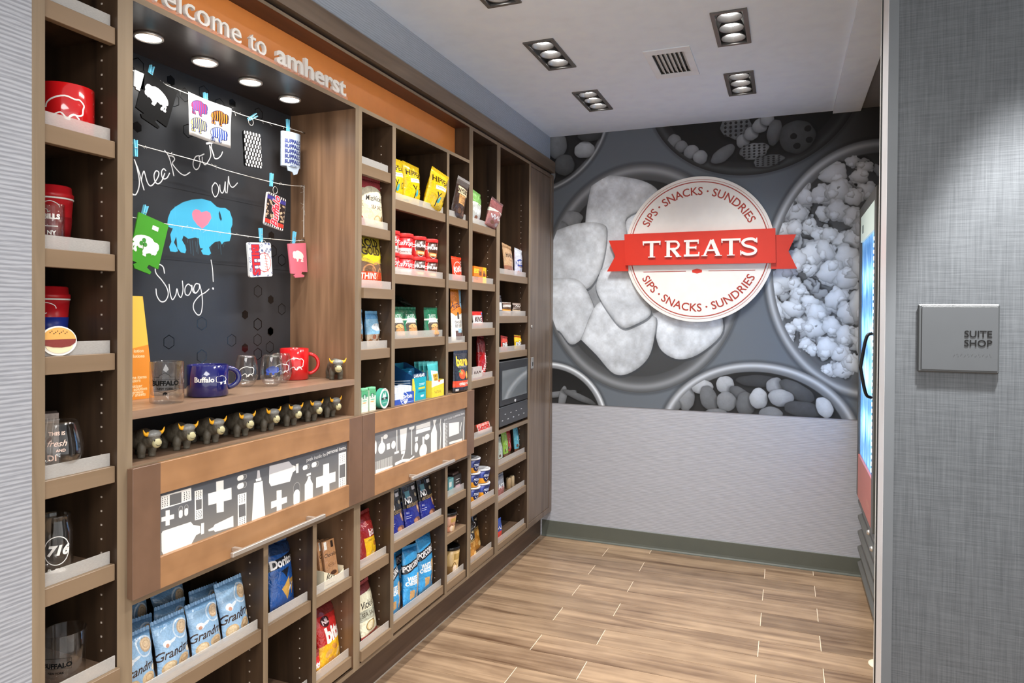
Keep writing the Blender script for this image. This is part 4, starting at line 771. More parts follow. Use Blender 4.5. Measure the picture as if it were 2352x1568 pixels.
# ------------------------------------------------------------------ shaped packages
def bag(name, label, cat, pos, w_, h, t, mat, seal, tilt=-8, yaw=0, roll=0, style='pillow', group=None, seed=None, crush=1.0):
    """a filled foil bag (front = local -y); body plus crimped seals as parts"""
    sd = seed if seed is not None else random.randint(0, 999); nu, nv = 15, 19; V = []; U = []; F = []
    def ft(v):
        if style == 'pouch': return min(1.0, 0.62+v*6)*(max(0, 1-v)**0.75)
        return math.sin(PI*min(max(v, 0), 1))**0.5
    for side in (-1, 1):
        for j in range(nv+1):
            v = j/nv; sx = 1-0.09*math.sin(PI*min(v*1.15, 1))*(0 if style == 'pouch' else 1)
            for i in range(nu+1):
                u = i/nu; e = math.sin(PI*u)**0.55 if 0 < u < 1 else 0; d = t/2*e*ft(v)
                n = noise.noise(Vector((u*3+sd, v*3.5, side*3.0+sd*0.37))); n2 = noise.noise(Vector((u*9+sd, v*5, side)))
                edge = math.exp(-min(v, 1-v)*9) if style != 'pouch' else math.exp(-(1-v)*9)
                d += e*(0.0045*n+0.0022*n2)*crush*min(1, t/0.03)+0.0016*e*edge*math.sin(u*46+sd)
                V.append((w_*(u-0.5)*sx+0.002*crush*noise.noise(Vector((v*4, sd, side*0))), side*max(d, 0.0004), h*v)); U.append((u, v))
    m = nu+1; o = (nv+1)*m
    for j in range(nv):
        for i in range(nu):
            a = j*m+i; F.append((a, a+1, a+m+1, a+m)); F.append((o+a, o+a+m, o+a+m+1, o+a+1))
    for j in range(nv):
        for i in (0, nu): a = j*m+i; F.append((a, a+m, o+a+m, o+a) if i == 0 else (a+m, a, o+a, o+a+m))
    for i in range(nu):
        a = i; F.append((a+1, a, o+a, o+a+1)); a = nv*m+i; F.append((a, a+1, o+a+1, o+a))
    b = mk(name, V, F, mat, None, loc=pos, rot=(math.radians(tilt), math.radians(roll), math.radians(90+yaw)), smooth=True, uv=U)
    tag(b, label, cat, group)
    def strip(nm, z0, z1):
        n = 24; V = []; F = []
        for i in range(n+1):
            u = i/n-0.5; y = 0.0011*math.sin(i*2.6)
            zz = z1+(0.0012 if i % 2 else -0.0012) if z1 > z0 else z1-(0.0012 if i % 2 else -0.0012)
            x = w_*u*0.995
            V += [(x, y-0.0005, z0), (x, y-0.0005, zz), (x, y+0.0005, z0), (x, y+0.0005, zz)]
        for i in range(n):
            a = i*4; F += [(a, a+4, a+5, a+1), (a+3, a+7, a+6, a+2), (a+1, a+5, a+7, a+3), (a+2, a+6, a+4, a)]
        F += [(0, 1, 3, 2), (n*4+2, n*4+3, n*4+1, n*4)]
        mk(nm, V, F, seal, b)
    e = min(0.011, h*0.07)
    strip('top_seal', h-0.001, h+e)
    if style == 'pillow': strip('bottom_seal', 0.001, -e*0.15)
    return b
def carton(name, label, cat, pos, w_, d, h, front, side, yaw=0, group=None, tilt=0, top=None):
    v, f = bxv(-w_/2, w_/2, -d/2, d/2, 0, h); uv_ = [(0, 0), (1, 0), (1, 0), (0, 0), (0, 1), (1, 1), (1, 1), (0, 1)]
    o = mk(name, v, f, [side, front]+([top] if top else []), None, loc=pos, rot=(math.radians(tilt), 0, math.radians(90+yaw)), fm=[0, 0, 1, 0, 0, 2 if top else 0], uv=uv_)
    tag(o, label, cat, group); return o
def cup(name, label, cat, pos, rt, rb, h, body, lid, yaw=0, group=None, lidh=0.014):
    t = thing(name, label, cat, pos, (0, 0, math.radians(90+yaw)), group)
    lat('cup_body', [(0.0001, 0), (rb, 0), (rb+0.0005, 0.001), (rt-0.0003, h-lidh-0.0005), (0.0001, h-lidh-0.0005)], body, t, 28, uv=True)
    lat('lid', [(0.0001, h-lidh), (rt+0.0005, h-lidh), (rt+0.0015, h-lidh+0.001), (rt+0.0015, h-0.0015), (rt, h), (rt-0.004, h), (rt-0.005, h-0.003), (0.0001, h-0.003)], lid, t, 28)
    return t
BN = [((p[0]-1499)/253.0, (p[1]-1604)/173.0*0.68) for p in BIS]
def bison(x, y, s, mir=False, rot=0):
    c, q = math.cos(rot), math.sin(rot); out = []
    for a, b_ in BN:
        a = (1-a if mir else a)-0.5; b_ -= 0.34; out.append((x+s*(a*c-b_*q), y+s*(a*q+b_*c)))
    return out
def decal(name, shapes, mp, mat, parent):
    """shapes: ('p',pts) filled / ('l',pts,w) stroke / ('t',body,x,z,size,bold) in metres, mapped by mp(x,z)"""
    V = []; F = []
    for s_ in shapes:
        n = len(V)
        if s_[0] == 'p':
            T = tessellate_polygon([[Vector((p[0], p[1], 0)) for p in s_[1]]]); V += [mp(*p) for p in s_[1]]; F += [tuple(i+n for i in t) for t in T]
        elif s_[0] == 'l':
            P = [Vector((p[0], p[1])) for p in s_[1]]
            for i, p in enumerate(P):
                t = (P[min(i+1, len(P)-1)]-P[max(i-1, 0)]).normalized(); k = Vector((-t.y, t.x))*s_[2]/2; V += [mp(*(p+k)), mp(*(p-k))]
            F += [(n+2*i, n+2*i+1, n+2*i+3, n+2*i+2) for i in range(len(P)-1)]
        else:
            g, T, Fc = textgeo(s_[1], 1, s_[5] if len(s_) > 5 else 0, s_[6] if len(s_) > 6 else 0); V += [mp(s_[2]+p[0]*s_[4], s_[3]+(p[1]-0.33)*s_[4]) for p in g]; F += [tuple(i+n for i in t) for t in Fc]
    return mk(name, V, F, mat, parent)
def cyl(r, off=0.0004, taper=None):
    def f(x, z):
        rr = (taper(z) if taper else r)+off; a = x/rr; return (rr*math.sin(a), -rr*math.cos(a), z)
    return f
# --- prints ---------------------------------------------------------------
def I(n, W, H, bg, ops, rough=0.33, nz=0.12):
    foil = any(k in n for k in ('bag', 'pouch', 'mix', 'stick', 'wrapper', 'candy bar', 'red candy', 'yellow candy')); return paint(W, H, bg, ops, nz).mat(n, 0.2 if foil else rough, 0.7 if foil else 0.5, bump=0.45 if foil else 0.0)
BR, TAN, CRM = (96, 60, 36), (206, 160, 104), (240, 230, 200)
def chips_(): return I('potato chip bag', 200, 250, (236, 226, 190), [('b', .80, 1, (186, 78, 84)), ('e', .5, .62, .46, .30, (240, 232, 204)), ('p', [(0, 0), (.22, 0), (0, .3)], (176, 60, 56)), ('e', .62, .17, .17, .12, (206, 176, 120)), ('e', .60, .18, .11, .08, (236, 220, 180)), ('e', .84, .2, .07, .09, (150, 120, 80)), ('t', "MissVickie's", .55, .60, .20, (44, 36, 30), {'shear': .35, 'bold': .01, 'sx': .85}), ('t', 'SEA SALT', .58, .42, .13, (110, 84, 60), {'bold': .015})])
def chips2_(): return I('potato chip bag green', 200, 250, (232, 228, 200), [('b', .86, 1, (150, 70, 70)), ('b', .35, .55, (176, 178, 160)), ('t', "Vickie's", .45, .64, .24, (40, 34, 30), {'shear': .35, 'bold': .01}), ('t', 'SEA SALT', .4, .46, .15, (70, 64, 54), {'bold': .01}), ('e', .45, .22, .25, .13, (214, 188, 130)), ('o', .45, .22, .25, .13, (90, 70, 50), .012), ('e', .42, .22, .14, .10, (238, 226, 190)), ('b', 0, .07, (176, 76, 74))])
def pretz_(): return I('pretzel bag', 200, 250, (120, 92, 70), [('p', [(0, .52), (.5, .44), (1, .50), (1, 1), (0, 1)], (198, 178, 60)), ('p', [(0, .60), (.5, .50), (1, .60), (1, .72), (.5, .62), (0, .72)], (244, 222, 40)), ('t', 'ROLD', .45, .86, .27, (52, 46, 36), {'bold': .03}), ('t', 'GOLD', .45, .70, .27, (70, 56, 30), {'bold': .03}), ('o', .3, .34, .22, .14, (196, 140, 96), .03), ('o', .6, .36, .22, .16, (188, 130, 88), .03), ('b', 0, .31, (214, 74, 40)), ('o', .78, .20, .16, .26, (222, 160, 110), .03), ('t', 'THINS', .3, .23, .20, (245, 240, 230), {'bold': .03}), ('t', 'ORIGINAL', .3, .12, .13, (245, 220, 210))])
def blue_(n='cookie bag', c=(140, 190, 222)): return I(n, 180, 240, c, [('b', .84, 1, (96, 156, 204)), ('e', .5, .60, .36, .14, (228, 238, 244)), ('s', [(.28, .62), (.38, .68), (.45, .56), (.55, .68), (.68, .58), (.74, .64)], .022, (150, 170, 186)), ('b', 0, .40, (168, 150, 128))]+[('e', .12+.19*i, .20+.12*(i % 2), .10, .09, (132+20*(i % 2), 92, 58)) for i in range(5)]+[('e', .1+.13*i, .25+.1*((i*7) % 3-1), .022, .018, (60, 38, 24)) for i in range(7)])
def hip_(): return I('chickpea puff bag', 200, 260, (238, 202, 24), [('t', 'HIPPEAS', .5, .80, .25, (64, 46, 12), {'bold': .02}), ('p', [(.22, .56), (.80, .60), (.80, .70), (.22, .66)], (246, 246, 236)), ('l', [(.3, .63), (.7, .65)], .02, (150, 170, 180)), ('l', [(.34, .50), (.42, .40), (.40, .14)], .035, (40, 32, 26)), ('l', [(.50, .50), (.42, .40)], .035, (40, 32, 26)), ('e', .50, .32, .055, .13, (70, 176, 190), -.4), ('e', .80, .40, .07, .10, (40, 32, 26)), ('e', .80, .40, .045, .065, (236, 206, 60)), ('e', .14, .10, .13, .04, (90, 120, 60))])
def tate_(): return I('green cookie bag', 200, 230, (34, 104, 74), [('p', [(.08, .0), (.92, 0), (.96, .5), (.80, .80), (.20, .80), (.04, .5)], (44, 122, 88)), ('p', [(.14, 0), (.86, 0), (.88, .44), (.74, .70), (.26, .70), (.12, .44)], (226, 222, 208)), ('p', [(.14, 0), (.86, 0), (.88, .44), (.80, .52), (.20, .52), (.12, .44)], (92, 84, 76)), ('t', "TATE'S", .5, .76, .17, (230, 236, 230), {'bold': .01}), ('b', .60, .66, (226, 222, 208)), ('e', .5, .38, .26, .11, (214, 170, 112)), ('e', .5, .26, .27, .10, (190, 142, 92)), ('e', .52, .14, .28, .10, (206, 158, 104))]+[('e', .32+.07*i, .36+.04*((i*5) % 3-1), .02, .016, (70, 44, 28)) for i in range(6)]+[('r', .2, .0, .8, .07, (196, 170, 160))])
def tateD_(): return I('dark green cookie bag', 160, 200, (22, 34, 30), [('l', [(.1, .8), (.9, .7)], .02, (90, 104, 96)), ('l', [(.1, .6), (.9, .5)], .015, (60, 76, 70)), ('p', [(.2, .2), (.8, .1), (.9, .3), (.3, .42)], (40, 52, 46))], .2)
def sny_(): return I('pretzel dip pouch', 190, 260, (66, 50, 42), [('b', .86, 1, (92, 84, 80)), ('p', [(.16, .66), (.90, .62), (.90, .80), (.16, .84)], (240, 222, 180)), ('t', "SNYDER'S", .53, .73, .20, (48, 34, 26), {'bold': .04}), ('p', [(.26, .40), (.78, .38), (.78, .62), (.26, .64)], (216, 164, 104)), ('t', 'Pretzel', .52, .57, .17, (96, 56, 34), {'shear': .3}), ('t', 'Dips', .52, .47, .17, (96, 56, 34), {'shear': .3}), ('e', .36, .22, .16, .13, (92, 66, 50)), ('o', .36, .22, .16, .13, (60, 40, 30), .03), ('e', .68, .18, .15, .12, (84, 58, 46)), ('o', .68, .18, .10, .08, (140, 110, 90), .02)])
def kit_(): return I('wafer bar pack', 220, 200, (226, 66, 34), [('o', .48, .52, .40, .30, (245, 240, 236), .02), ('t', 'KitKat', .48, .52, .32, (248, 244, 240), {'shear': .3, 'bold': .03, 'rot': .12}), ('r', .78, .66, .97, .95, (60, 26, 20)), ('t', 'KING', .875, .86, .08, (244, 240, 236), {'bold': .02}), ('t', 'SIZE', .875, .75, .08, (244, 240, 236), {'bold': .02}), ('e', .72, .2, .1, .06, (180, 130, 90))])
def arch_(): return I('jerky pouch', 170, 300, (240, 238, 230), [('p', [(0, .56), (.3, .50), (1, .56), (1, 1), (0, 1)], (222, 130, 36)), ('p', [(.74, .72), (1, .60), (1, 1), (.74, 1)], (150, 196, 222)), ('t', 'Archer', .42, .72, .30, (38, 40, 78), {'shear': .35, 'bold': .008, 'rot': .1}), ('s', [(.1, .60), (.45, .66), (.8, .68)], .02, (96, 44, 50)), ('e', .5, .545, .07, .05, (60, 54, 50)), ('r', .43, .44, .57, .54, (70, 62, 56)), ('t', 'GRASS-FED', .52, .38, .13, (50, 50, 50), {'bold': .01}), ('t', 'BEEF JERKY', .52, .31, .13, (50, 50, 50), {'bold': .01}), ('r', .2, .04, .88, .22, (104, 78, 72)), ('r', .4, .18, .78, .26, (160, 200, 220))])
def bare_(): return I('fruit chip pouch', 210, 270, (40, 44, 56), [('t', 'bare', .52, .79, .44, (246, 206, 62), {'bold': .04}), ('t', 'BAKED CRUNCHY', .5, .645, .075, (220, 220, 220)), ('e', .44, .45, .20, .16, (228, 84, 34)), ('e', .40, .49, .09, .06, (240, 140, 70)), ('p', [(.20, .52), (.34, .60), (.36, .50)], (96, 150, 92)), ('e', .76, .42, .10, .13, (246, 180, 60)), ('e', .78, .42, .05, .08, (252, 216, 130)), ('b', .13, .29, (226, 74, 42)), ('t', 'crispy reds', .58, .22, .16, (250, 246, 240), {'bold': .02}), ('r', .06, .03, .2, .09, (220, 220, 220)), ('t', '3.4', .8, .06, .07, (220, 220, 220))])
def mix_(n, top, mid): return I(n, 180, 200, mid, [('b', .62, 1, top), ('p', [(0, .55), (.5, .66), (1, .58), (1, .66), (0, .68)], (236, 238, 226)), ('s', [(.1, .46), (.2, .36), (.26, .48), (.36, .34), (.46, .48), (.56, .34), (.66, .5), (.78, .38), (.9, .48)], .05, (240, 240, 244)), ('e', .3, .2, .11, .08, (130, 84, 60)), ('e', .62, .17, .13, .08, (200, 186, 190)), ('e', .8, .24, .08, .06, (120, 70, 60))])
def reese_(): return I('peanut butter cup carton', 240, 120, (244, 128, 16), [('r', .72, 0, 1, .42, (252, 214, 30)), ('r', .72, .6, 1, 1, (250, 190, 20)), ('t', "REESE'S", .2, .72, .17, (250, 226, 60), {'bold': .04}), ('r', .42, .46, .62, .80, (120, 66, 30)), ('e', .52, .80, .11, .05, (190, 130, 70)), ('r', .74, .42, .92, .70, (116, 62, 28)), ('e', .83, .70, .1, .04, (180, 120, 60)), ('l', [(.05, .34), (.35, .34)], .03, (60, 30, 16)), ('l', [(.05, .22), (.35, .22)], .02, (60, 30, 16))])
def king_(): return I('red candy carton', 200, 120, (206, 44, 36), [('r', .0, .30, .75, .82, (240, 238, 236)), ('t', 'KING', .4, .56, .27, (70, 30, 26), {'bold': .04, 'shear': .2}), ('r', .84, 0, 1, 1, (40, 130, 200)), ('b', 0, .22, (150, 60, 36)), ('e', .5, .2, .1, .05, (224, 160, 80))])
def twiz_(): return I('red licorice bag', 120, 260, (170, 26, 30), [('b', .62, 1, (120, 42, 42)), ('b', 0, .2, (206, 34, 32)), ('t', 'TWIZZLERS', .55, .36, .36, (246, 240, 238), {'rot': 1.35, 'bold': .04, 'sx': .62}), ('l', [(.2, .95), (.25, .6)], .04, (180, 90, 90))])
def boxc_(): return I('candy box', 160, 80, (196, 186, 182), [('s', [(.15, .45), (.25, .65), (.35, .4), (.5, .65), (.6, .4), (.75, .62), (.88, .5)], .05, (60, 34, 30)), ('b', 0, .16, (150, 40, 40))])
def snick_(): return I('striped candy bar wrapper', 240, 90, (112, 62, 44), [('b', .72, 1, (214, 60, 40))]+[('l', [(.04+.09*i, .1), (.10+.09*i, .95)], .03, (240, 236, 232)) for i in range(11)]+[('t', 'SNICKERS', .5, .5, .2, (198, 44, 40), {'bold': .05, 'shear': .2})])
def mac_(): return I('mac cup', 240, 110, (34, 56, 138), [('b', 0, .42, (240, 164, 34)), ('p', [(.2, .42), (.35, .5), (.5, .44), (.65, .52), (.8, .42)], (34, 56, 138)), ('e', .5, .55, .095, .22, (26, 32, 74)), ('t', 'MAC &', .5, .66, .05, (250, 250, 250), {'bold': .02}), ('t', 'CHEESE', .5, .55, .05, (250, 250, 250), {'bold': .02}), ('s', [(.455, .42), (.48, .30), (.5, .27), (.52, .30), (.545, .42)], .012, (250, 250, 250)), ('e', .1, .55, .09, .2, (26, 32, 74)), ('e', .9, .55, .09, .2, (26, 32, 74))], .3, .05)
def goldp_(): return I('black and gold cluster pouch', 170, 260, (22, 22, 24), [('b', 0, .54, (176, 118, 36)), ('b', .88, .90, (120, 120, 120)), ('l', [(.45, .72), (.45, .95)], .05, (110, 150, 200)), ('t', 'D', .5, .68, .3, (246, 246, 246), {'bold': .03}), ('t', 'clusters', .56, .57, .23, (226, 190, 110), {'shear': .35, 'bold': .01}), ('e', .72, .44, .17, .14, (222, 168, 84)), ('e', .4, .24, .2, .13, (200, 138, 60)), ('e', .7, .16, .17, .1, (240, 200, 130)), ('e', .22, .40, .08, .07, (240, 220, 180)), ('p', [(.55, .80), (.8, .74), (.85, .82)], (230, 214, 170))])
def har_(): return I('tan gummy bag', 170, 210, (192, 158, 122), [('b', .9, 1, (150, 116, 84)), ('t', 'HARIBO', .56, .66, .25, (48, 38, 30), {'bold': .02}), ('t', 'Gummies', .6, .50, .17, (130, 96, 70), {'shear': .3}), ('b', 0, .30, (160, 110, 88)), ('e', .3, .14, .12, .07, (110, 64, 44))])
def nerd_(a=(222, 74, 106)): return I('candy cluster bag', 170, 210, a, [('b', 0, .58, (200, 204, 224)), ('e', .5, .50, .42, .20, (30, 62, 150)), ('t', 'NERDS', .5, .53, .25, (246, 246, 250), {'bold': .03, 'rot': .1}), ('t', 'clusters', .5, .38, .14, (250, 210, 90), {'shear': .3}), ('e', .3, .14, .13, .08, (180, 60, 66)), ('e', .66, .14, .16, .09, (200, 120, 110))])
def bar_(n, a, b_): return I(n, 160, 60, a, [('b', .3, .7, b_), ('s', [(.15, .5), (.3, .62), (.4, .4), (.5, .62), (.62, .4), (.75, .6), (.85, .45)], .04, (240, 236, 226))])
def mm_(n, a): return I(n, 150, 110, a, [('e', .78, .3, .2, .2, (212, 60, 30)), ('t', 'm&m', .48, .46, .38, (30, 26, 26), {'bold': .09}), ('t', 'm&m', .48, .46, .38, (240, 240, 236), {'bold': .03}), ('b', .9, 1, (190, 40, 30))])
def stick_(n, a): return I(n, 90, 200, a, [('s', [(.4, .3), (.5, .45), (.35, .55), (.5, .7)], .05, (240, 244, 240)), ('b', 0, .18, (120, 80, 56)), ('e', .5, .86, .06, .03, (50, 60, 70)), ('e', .25, .3, .12, .14, (110, 80, 60))])
def clus_(): return I('black and blue cluster pouch', 200, 270, (24, 24, 26), [('b', 0, .44, (30, 40, 138)), ('b', .90, .92, (110, 110, 112)), ('r', .14, .66, .40, .80, (90, 144, 156)), ('r', .62, .78, .86, .86, (214, 216, 222)), ('t', 'ND', .28, .60, .26, (246, 246, 246), {'bold': .03}), ('t', 'ed clusters', .52, .49, .18, (226, 190, 130), {'shear': .35, 'bold': .01}), ('e', .80, .36, .10, .16, (156, 112, 88), .4), ('e', .78, .38, .05, .08, (230, 190, 140), .4), ('e', .58, .12, .24, .10, (120, 76, 60)), ('e', .5, .13, .12, .06, (196, 140, 110)), ('e', .78, .66, .07, .06, (200, 190, 160)), ('t', 'BIG', .14, .34, .08, (240, 240, 240)), ('l', [(.06, .27), (.3, .27)], .012, (230, 230, 240)), ('l', [(.06, .23), (.24, .23)], .012, (230, 230, 240))])
def popc_(): return I('white cheddar corn chip bag', 260, 340, (56, 158, 220), [('p', [(0, .56), (1, .70), (1, .86), (0, .72)], (26, 34, 44)), ('t', 'POPCORNERS', .5, .715, .165, (248, 248, 250), {'bold': .04, 'rot': .18}), ('l', [(.12, .61), (.6, .68)], .012, (240, 240, 240)), ('t', 'WHITE', .34, .46, .16, (246, 250, 252), {'bold': .05}), ('t', 'CHEDDAR', .34, .39, .13, (246, 250, 252), {'bold': .05}), ('p', [(.62, .54), (.82, .56), (.90, .36), (.76, .24), (.66, .34)], (222, 184, 130)), ('p', [(.72, .30), (.84, .26), (.72, .08), (.66, .14)], (214, 168, 110)), ('p', [(.24, .26), (.46, .26), (.50, .13), (.28, .10)], (206, 164, 108)), ('b', .93, 1, (40, 132, 196))])
def comb_(n='peanut bits bag'): return I(n, 190, 250, (190, 34, 32), [('b', .84, 1, (130, 48, 46)), ('p', [(.0, .0), (1, .0), (1, .46), (.5, .40), (0, .34)], (238, 180, 34)), ('e', .30, .74, .16, .12, (64, 20, 22)), ('t', 'NIL', .30, .74, .16, (240, 220, 220), {'bold': .03, 'rot': .2}), ('t', 'bits', .54, .52, .46, (250, 248, 244), {'bold': .05, 'rot': .12}), ('e', .3, .2, .14, .07, (222, 170, 90), .3), ('e', .55, .28, .15, .06, (206, 140, 60), -.3), ('e', .75, .16, .14, .07, (240, 200, 120), .5), ('e', .45, .08, .13, .06, (214, 150, 70))])
def frit_(): return I('vanilla bits bag', 190, 250, (150, 36, 34), [('t', 'NIL', .4, .78, .2, (226, 170, 160), {'rot': .3}), ('t', 'bits', .66, .58, .30, (244, 230, 226), {'bold': .03}), ('p', [(.26, .02), (1, .12), (.92, .46), (.2, .50)], (240, 190, 30)), ('e', .5, .42, .14, .03, (190, 150, 30)), ('e', .78, .3, .12, .07, (180, 110, 40)), ('e', .62, .1, .12, .06, (250, 220, 130))])
def dor_(): return I('tortilla chip bag', 220, 320, (28, 84, 160), [('b', .82, 1, (30, 54, 92)), ('p', [(.0, .58), (1, .70), (1, .84), (0, .72)], (16, 20, 30)), ('t', 'Doritos', .46, .70, .27, (246, 246, 248), {'bold': .045, 'rot': .12, 'shear': .1}), ('p', [(.30, .56), (.62, .60), (.50, .44)], (28, 34, 46)), ('p', [(.30, .28), (.62, .46), (.56, .10)], (204, 160, 78)), ('p', [(.62, .40), (.96, .42), (.72, .16)], (190, 146, 72)), ('l', [(.56, .24), (.62, .31), (.66, .24), (.72, .32), (.80, .34)], .022, (248, 248, 250))])  # the white zigzag is foil glare drawn into the print
def gran_(n='vanilla cookie bag', c=(150, 186, 218)): return I(n, 260, 300, c, [('b', .9, 1, (120, 164, 204)), ('e', .74, .78, .17, .15, (196, 168, 136)), ('e', .74, .79, .14, .12, (222, 196, 160)), ('o', .74, .79, .09, .08, (190, 158, 122), .012), ('o', .70, .76, .25, .22, (206, 222, 236), .035), ('e', .22, .58, .10, .08, (232, 236, 240)), ('e', .22, .545, .045, .045, (200, 150, 128)), ('e', .38, .61, .12, .035, (222, 232, 240), .3), ('t', "Grandma's", .5, .40, .27, (46, 30, 26), {'shear': .35, 'bold': .015, 'rot': .08}), ('e', .26, .13, .19, .13, (206, 178, 138)), ('e', .26, .14, .13, .09, (232, 210, 172)), ('e', .70, .17, .19, .13, (212, 184, 144)), ('o', .70, .18, .11, .08, (184, 150, 112), .014), ('e', .88, .33, .09, .07, (236, 224, 200))])
def choc_(): return I('chocolate bar wrapper', 130, 260, (178, 132, 92), [('r', .12, .78, .34, .97, (232, 228, 220)), ('r', .66, .80, .86, .96, (44, 34, 28)), ('t', 'Chocolo', .5, .64, .26, (50, 36, 26), {'shear': .35, 'bold': .01}), ('o', .5, .40, .22, .10, (120, 84, 54), .014), ('t', 'ALMOND', .5, .40, .10, (90, 60, 40)), ('e', .62, .20, .24, .10, (74, 44, 30)), ('p', [(.1, 0), (.4, .16), (.5, 0)], (150, 170, 210))])
def lovef_(): return I('cream display box', 200, 130, (222, 214, 188), [('t', 'love', .42, .62, .40, (30, 26, 22), {'shear': .35, 'bold': .012}), ('l', [(.08, .18), (.5, .12)], .02, (60, 50, 40))])
def tic_(): return I('mint box', 90, 170, (214, 232, 210), [('b', .72, 1, (86, 168, 116)), ('r', .2, .64, .74, .84, (30, 110, 70)), ('t', 'tic', .47, .78, .26, (250, 250, 250), {'bold': .03}), ('t', 'tac', .47, .70, .26, (250, 250, 250), {'bold': .03}), ('e', .45, .44, .3, .06, (222, 168, 110)), ('e', .5, .54, .34, .05, (110, 180, 150))]+[('e', .12+.16*(i % 6), .05+.07*(i//6), .08, .03, (250, 250, 246), .5*(i % 3)) for i in range(24)])
def ice_():
    c = paint(150, 150, (246, 246, 240), [('e', .5, .5, .42, .42, (60, 160, 140)), ('p', [(.26, .56), (.38, .82), (.48, .66), (.58, .88), (.68, .58)], (236, 244, 242)), ('p', [(.14, .44), (.86, .44), (.84, .56), (.16, .56)], (32, 60, 60)), ('t', 'ICE', .5, .50, .13, (250, 250, 250), {'bold': .03}), ('t', 'spearmint', .5, .30, .12, (240, 250, 246))], 0.05); return c.mat('mint tin face', 0.3)
def orb_(): return I('gum box', 200, 110, (52, 84, 176), [('r', 0, .45, .45, 1, (210, 220, 240)), ('o', .48, .5, .2, .3, (240, 244, 250), .02), ('t', 'Orbit', .62, .62, .25, (250, 250, 252), {'bold': .03}), ('t', 'Orbit', .48, .34, .16, (250, 250, 252), {'bold': .02}), ('r', .46, .06, .62, .24, (236, 240, 244)), ('l', [(.66, .12), (.96, .14)], .02, (200, 216, 240))])
def orb2_(): return I('gum pack', 70, 120, (60, 96, 186), [('b', .6, 1, (220, 228, 244)), ('o', .5, .4, .3, .2, (230, 236, 250), .04)])
def lara_(): return I('teal bar box front', 170, 190, (24, 168, 188), [('b', .84, 1, (20, 60, 100)), ('t', 'LARABAR', .5, .91, .19, (246, 248, 250), {'bold': .03}), ('p', [(0, 0), (.16, 0), (.22, .4), (.1, .82), (0, .82)], (240, 214, 70)), ('r', .44, .40, .92, .47, (240, 214, 70)), ('l', [(.5, .6), (.9, .6)], .03, (220, 240, 244)), ('l', [(.5, .55), (.85, .55)], .02, (220, 240, 244)), ('r', .44, .28, .92, .34, (14, 120, 150)), ('r', .6, .1, .84, .18, (200, 230, 236))])
def lara2_(): return I('teal bar box side', 150, 160, (26, 150, 176), [('p', [(0, 1), (0, .42), (1, .36), (1, 1)], (20, 62, 104)), ('l', [(.1, .56), (.9, .52)], .02, (230, 236, 240)), ('l', [(.1, .50), (.85, .46)], .018, (230, 236, 240)), ('l', [(.1, .44), (.88, .40)], .018, (230, 236, 240))])
def burt_(): return I('yellow box front', 150, 150, (240, 214, 62), [('p', [(.0, .34), (.0, 1), (1, 1), (1, .42)], (240, 240, 232)), ('r', .28, .64, .92, .98, (226, 178, 52)), ('t', "BURT'S", .6, .87, .16, (96, 66, 20), {'bold': .02}), ('t', 'BEES', .6, .75, .16, (96, 66, 20), {'bold': .02}), ('e', .6, .60, .12, .12, (222, 96, 50)), ('t', 'NATURAL', .5, .16, .13, (150, 130, 40))])
def camp_(): return I('red soup cup', 300, 110, (204, 28, 36), [('b', 0, .38, (244, 242, 238)), ('t', 'Campbell', .5, .68, .15, (250, 248, 246), {'shear': .35, 'bold': .012}), ('e', .60, .42, .025, .13, (170, 160, 150)), ('t', 'Creamy Tomato', .5, .18, .055, (60, 30, 26)), ('t', 'Campbell', .0, .68, .15, (250, 248, 246), {'shear': .35, 'bold': .012})], .3, .05)
def chun_(): return I('red chunky soup cup', 300, 110, (200, 30, 34), [('r', .64, 0, .78, 1, (230, 206, 160)), ('e', .5, .66, .12, .26, (70, 40, 30)), ('o', .5, .66, .12, .24, (240, 236, 230), .008), ('t', 'CHUNKY', .5, .66, .085, (250, 248, 246), {'bold': .05}), ('p', [(.40, .14), (.61, .10), (.61, .34), (.40, .38)], (226, 130, 60)), ('p', [(.43, .19), (.58, .16), (.58, .29), (.43, .32)], (246, 226, 170))], .3, .05)
def drk_(): return I('dark snack box', 140, 110, (52, 50, 50), [('l', [(.25, .74), (.75, .74)], .04, (206, 206, 206)), ('l', [(.25, .58), (.7, .58)], .04, (206, 206, 206)), ('r', .2, .14, .84, .40, (214, 176, 190))])
def cf_(n, a, b_): return I(n, 240, 130, a, [('b', 0, .34, b_), ('s', [(.38, .3), (.44, .5), (.5, .28), (.58, .48)], .012, (90, 60, 30)), ('r', .42, .60, .6, .86, (150, 120, 60)), ('e', .45, .2, .05, .1, (236, 214, 190)), ('e', .52, .18, .05, .1, (226, 196, 150))], .3, .05)
CREAM = pmat('cream seal', (228, 218, 186), 0.35); PINKS = pmat('dusty red seal', (186, 84, 88), 0.35)
def pc(n, c, r=0.35): return pmat(n, c, r)
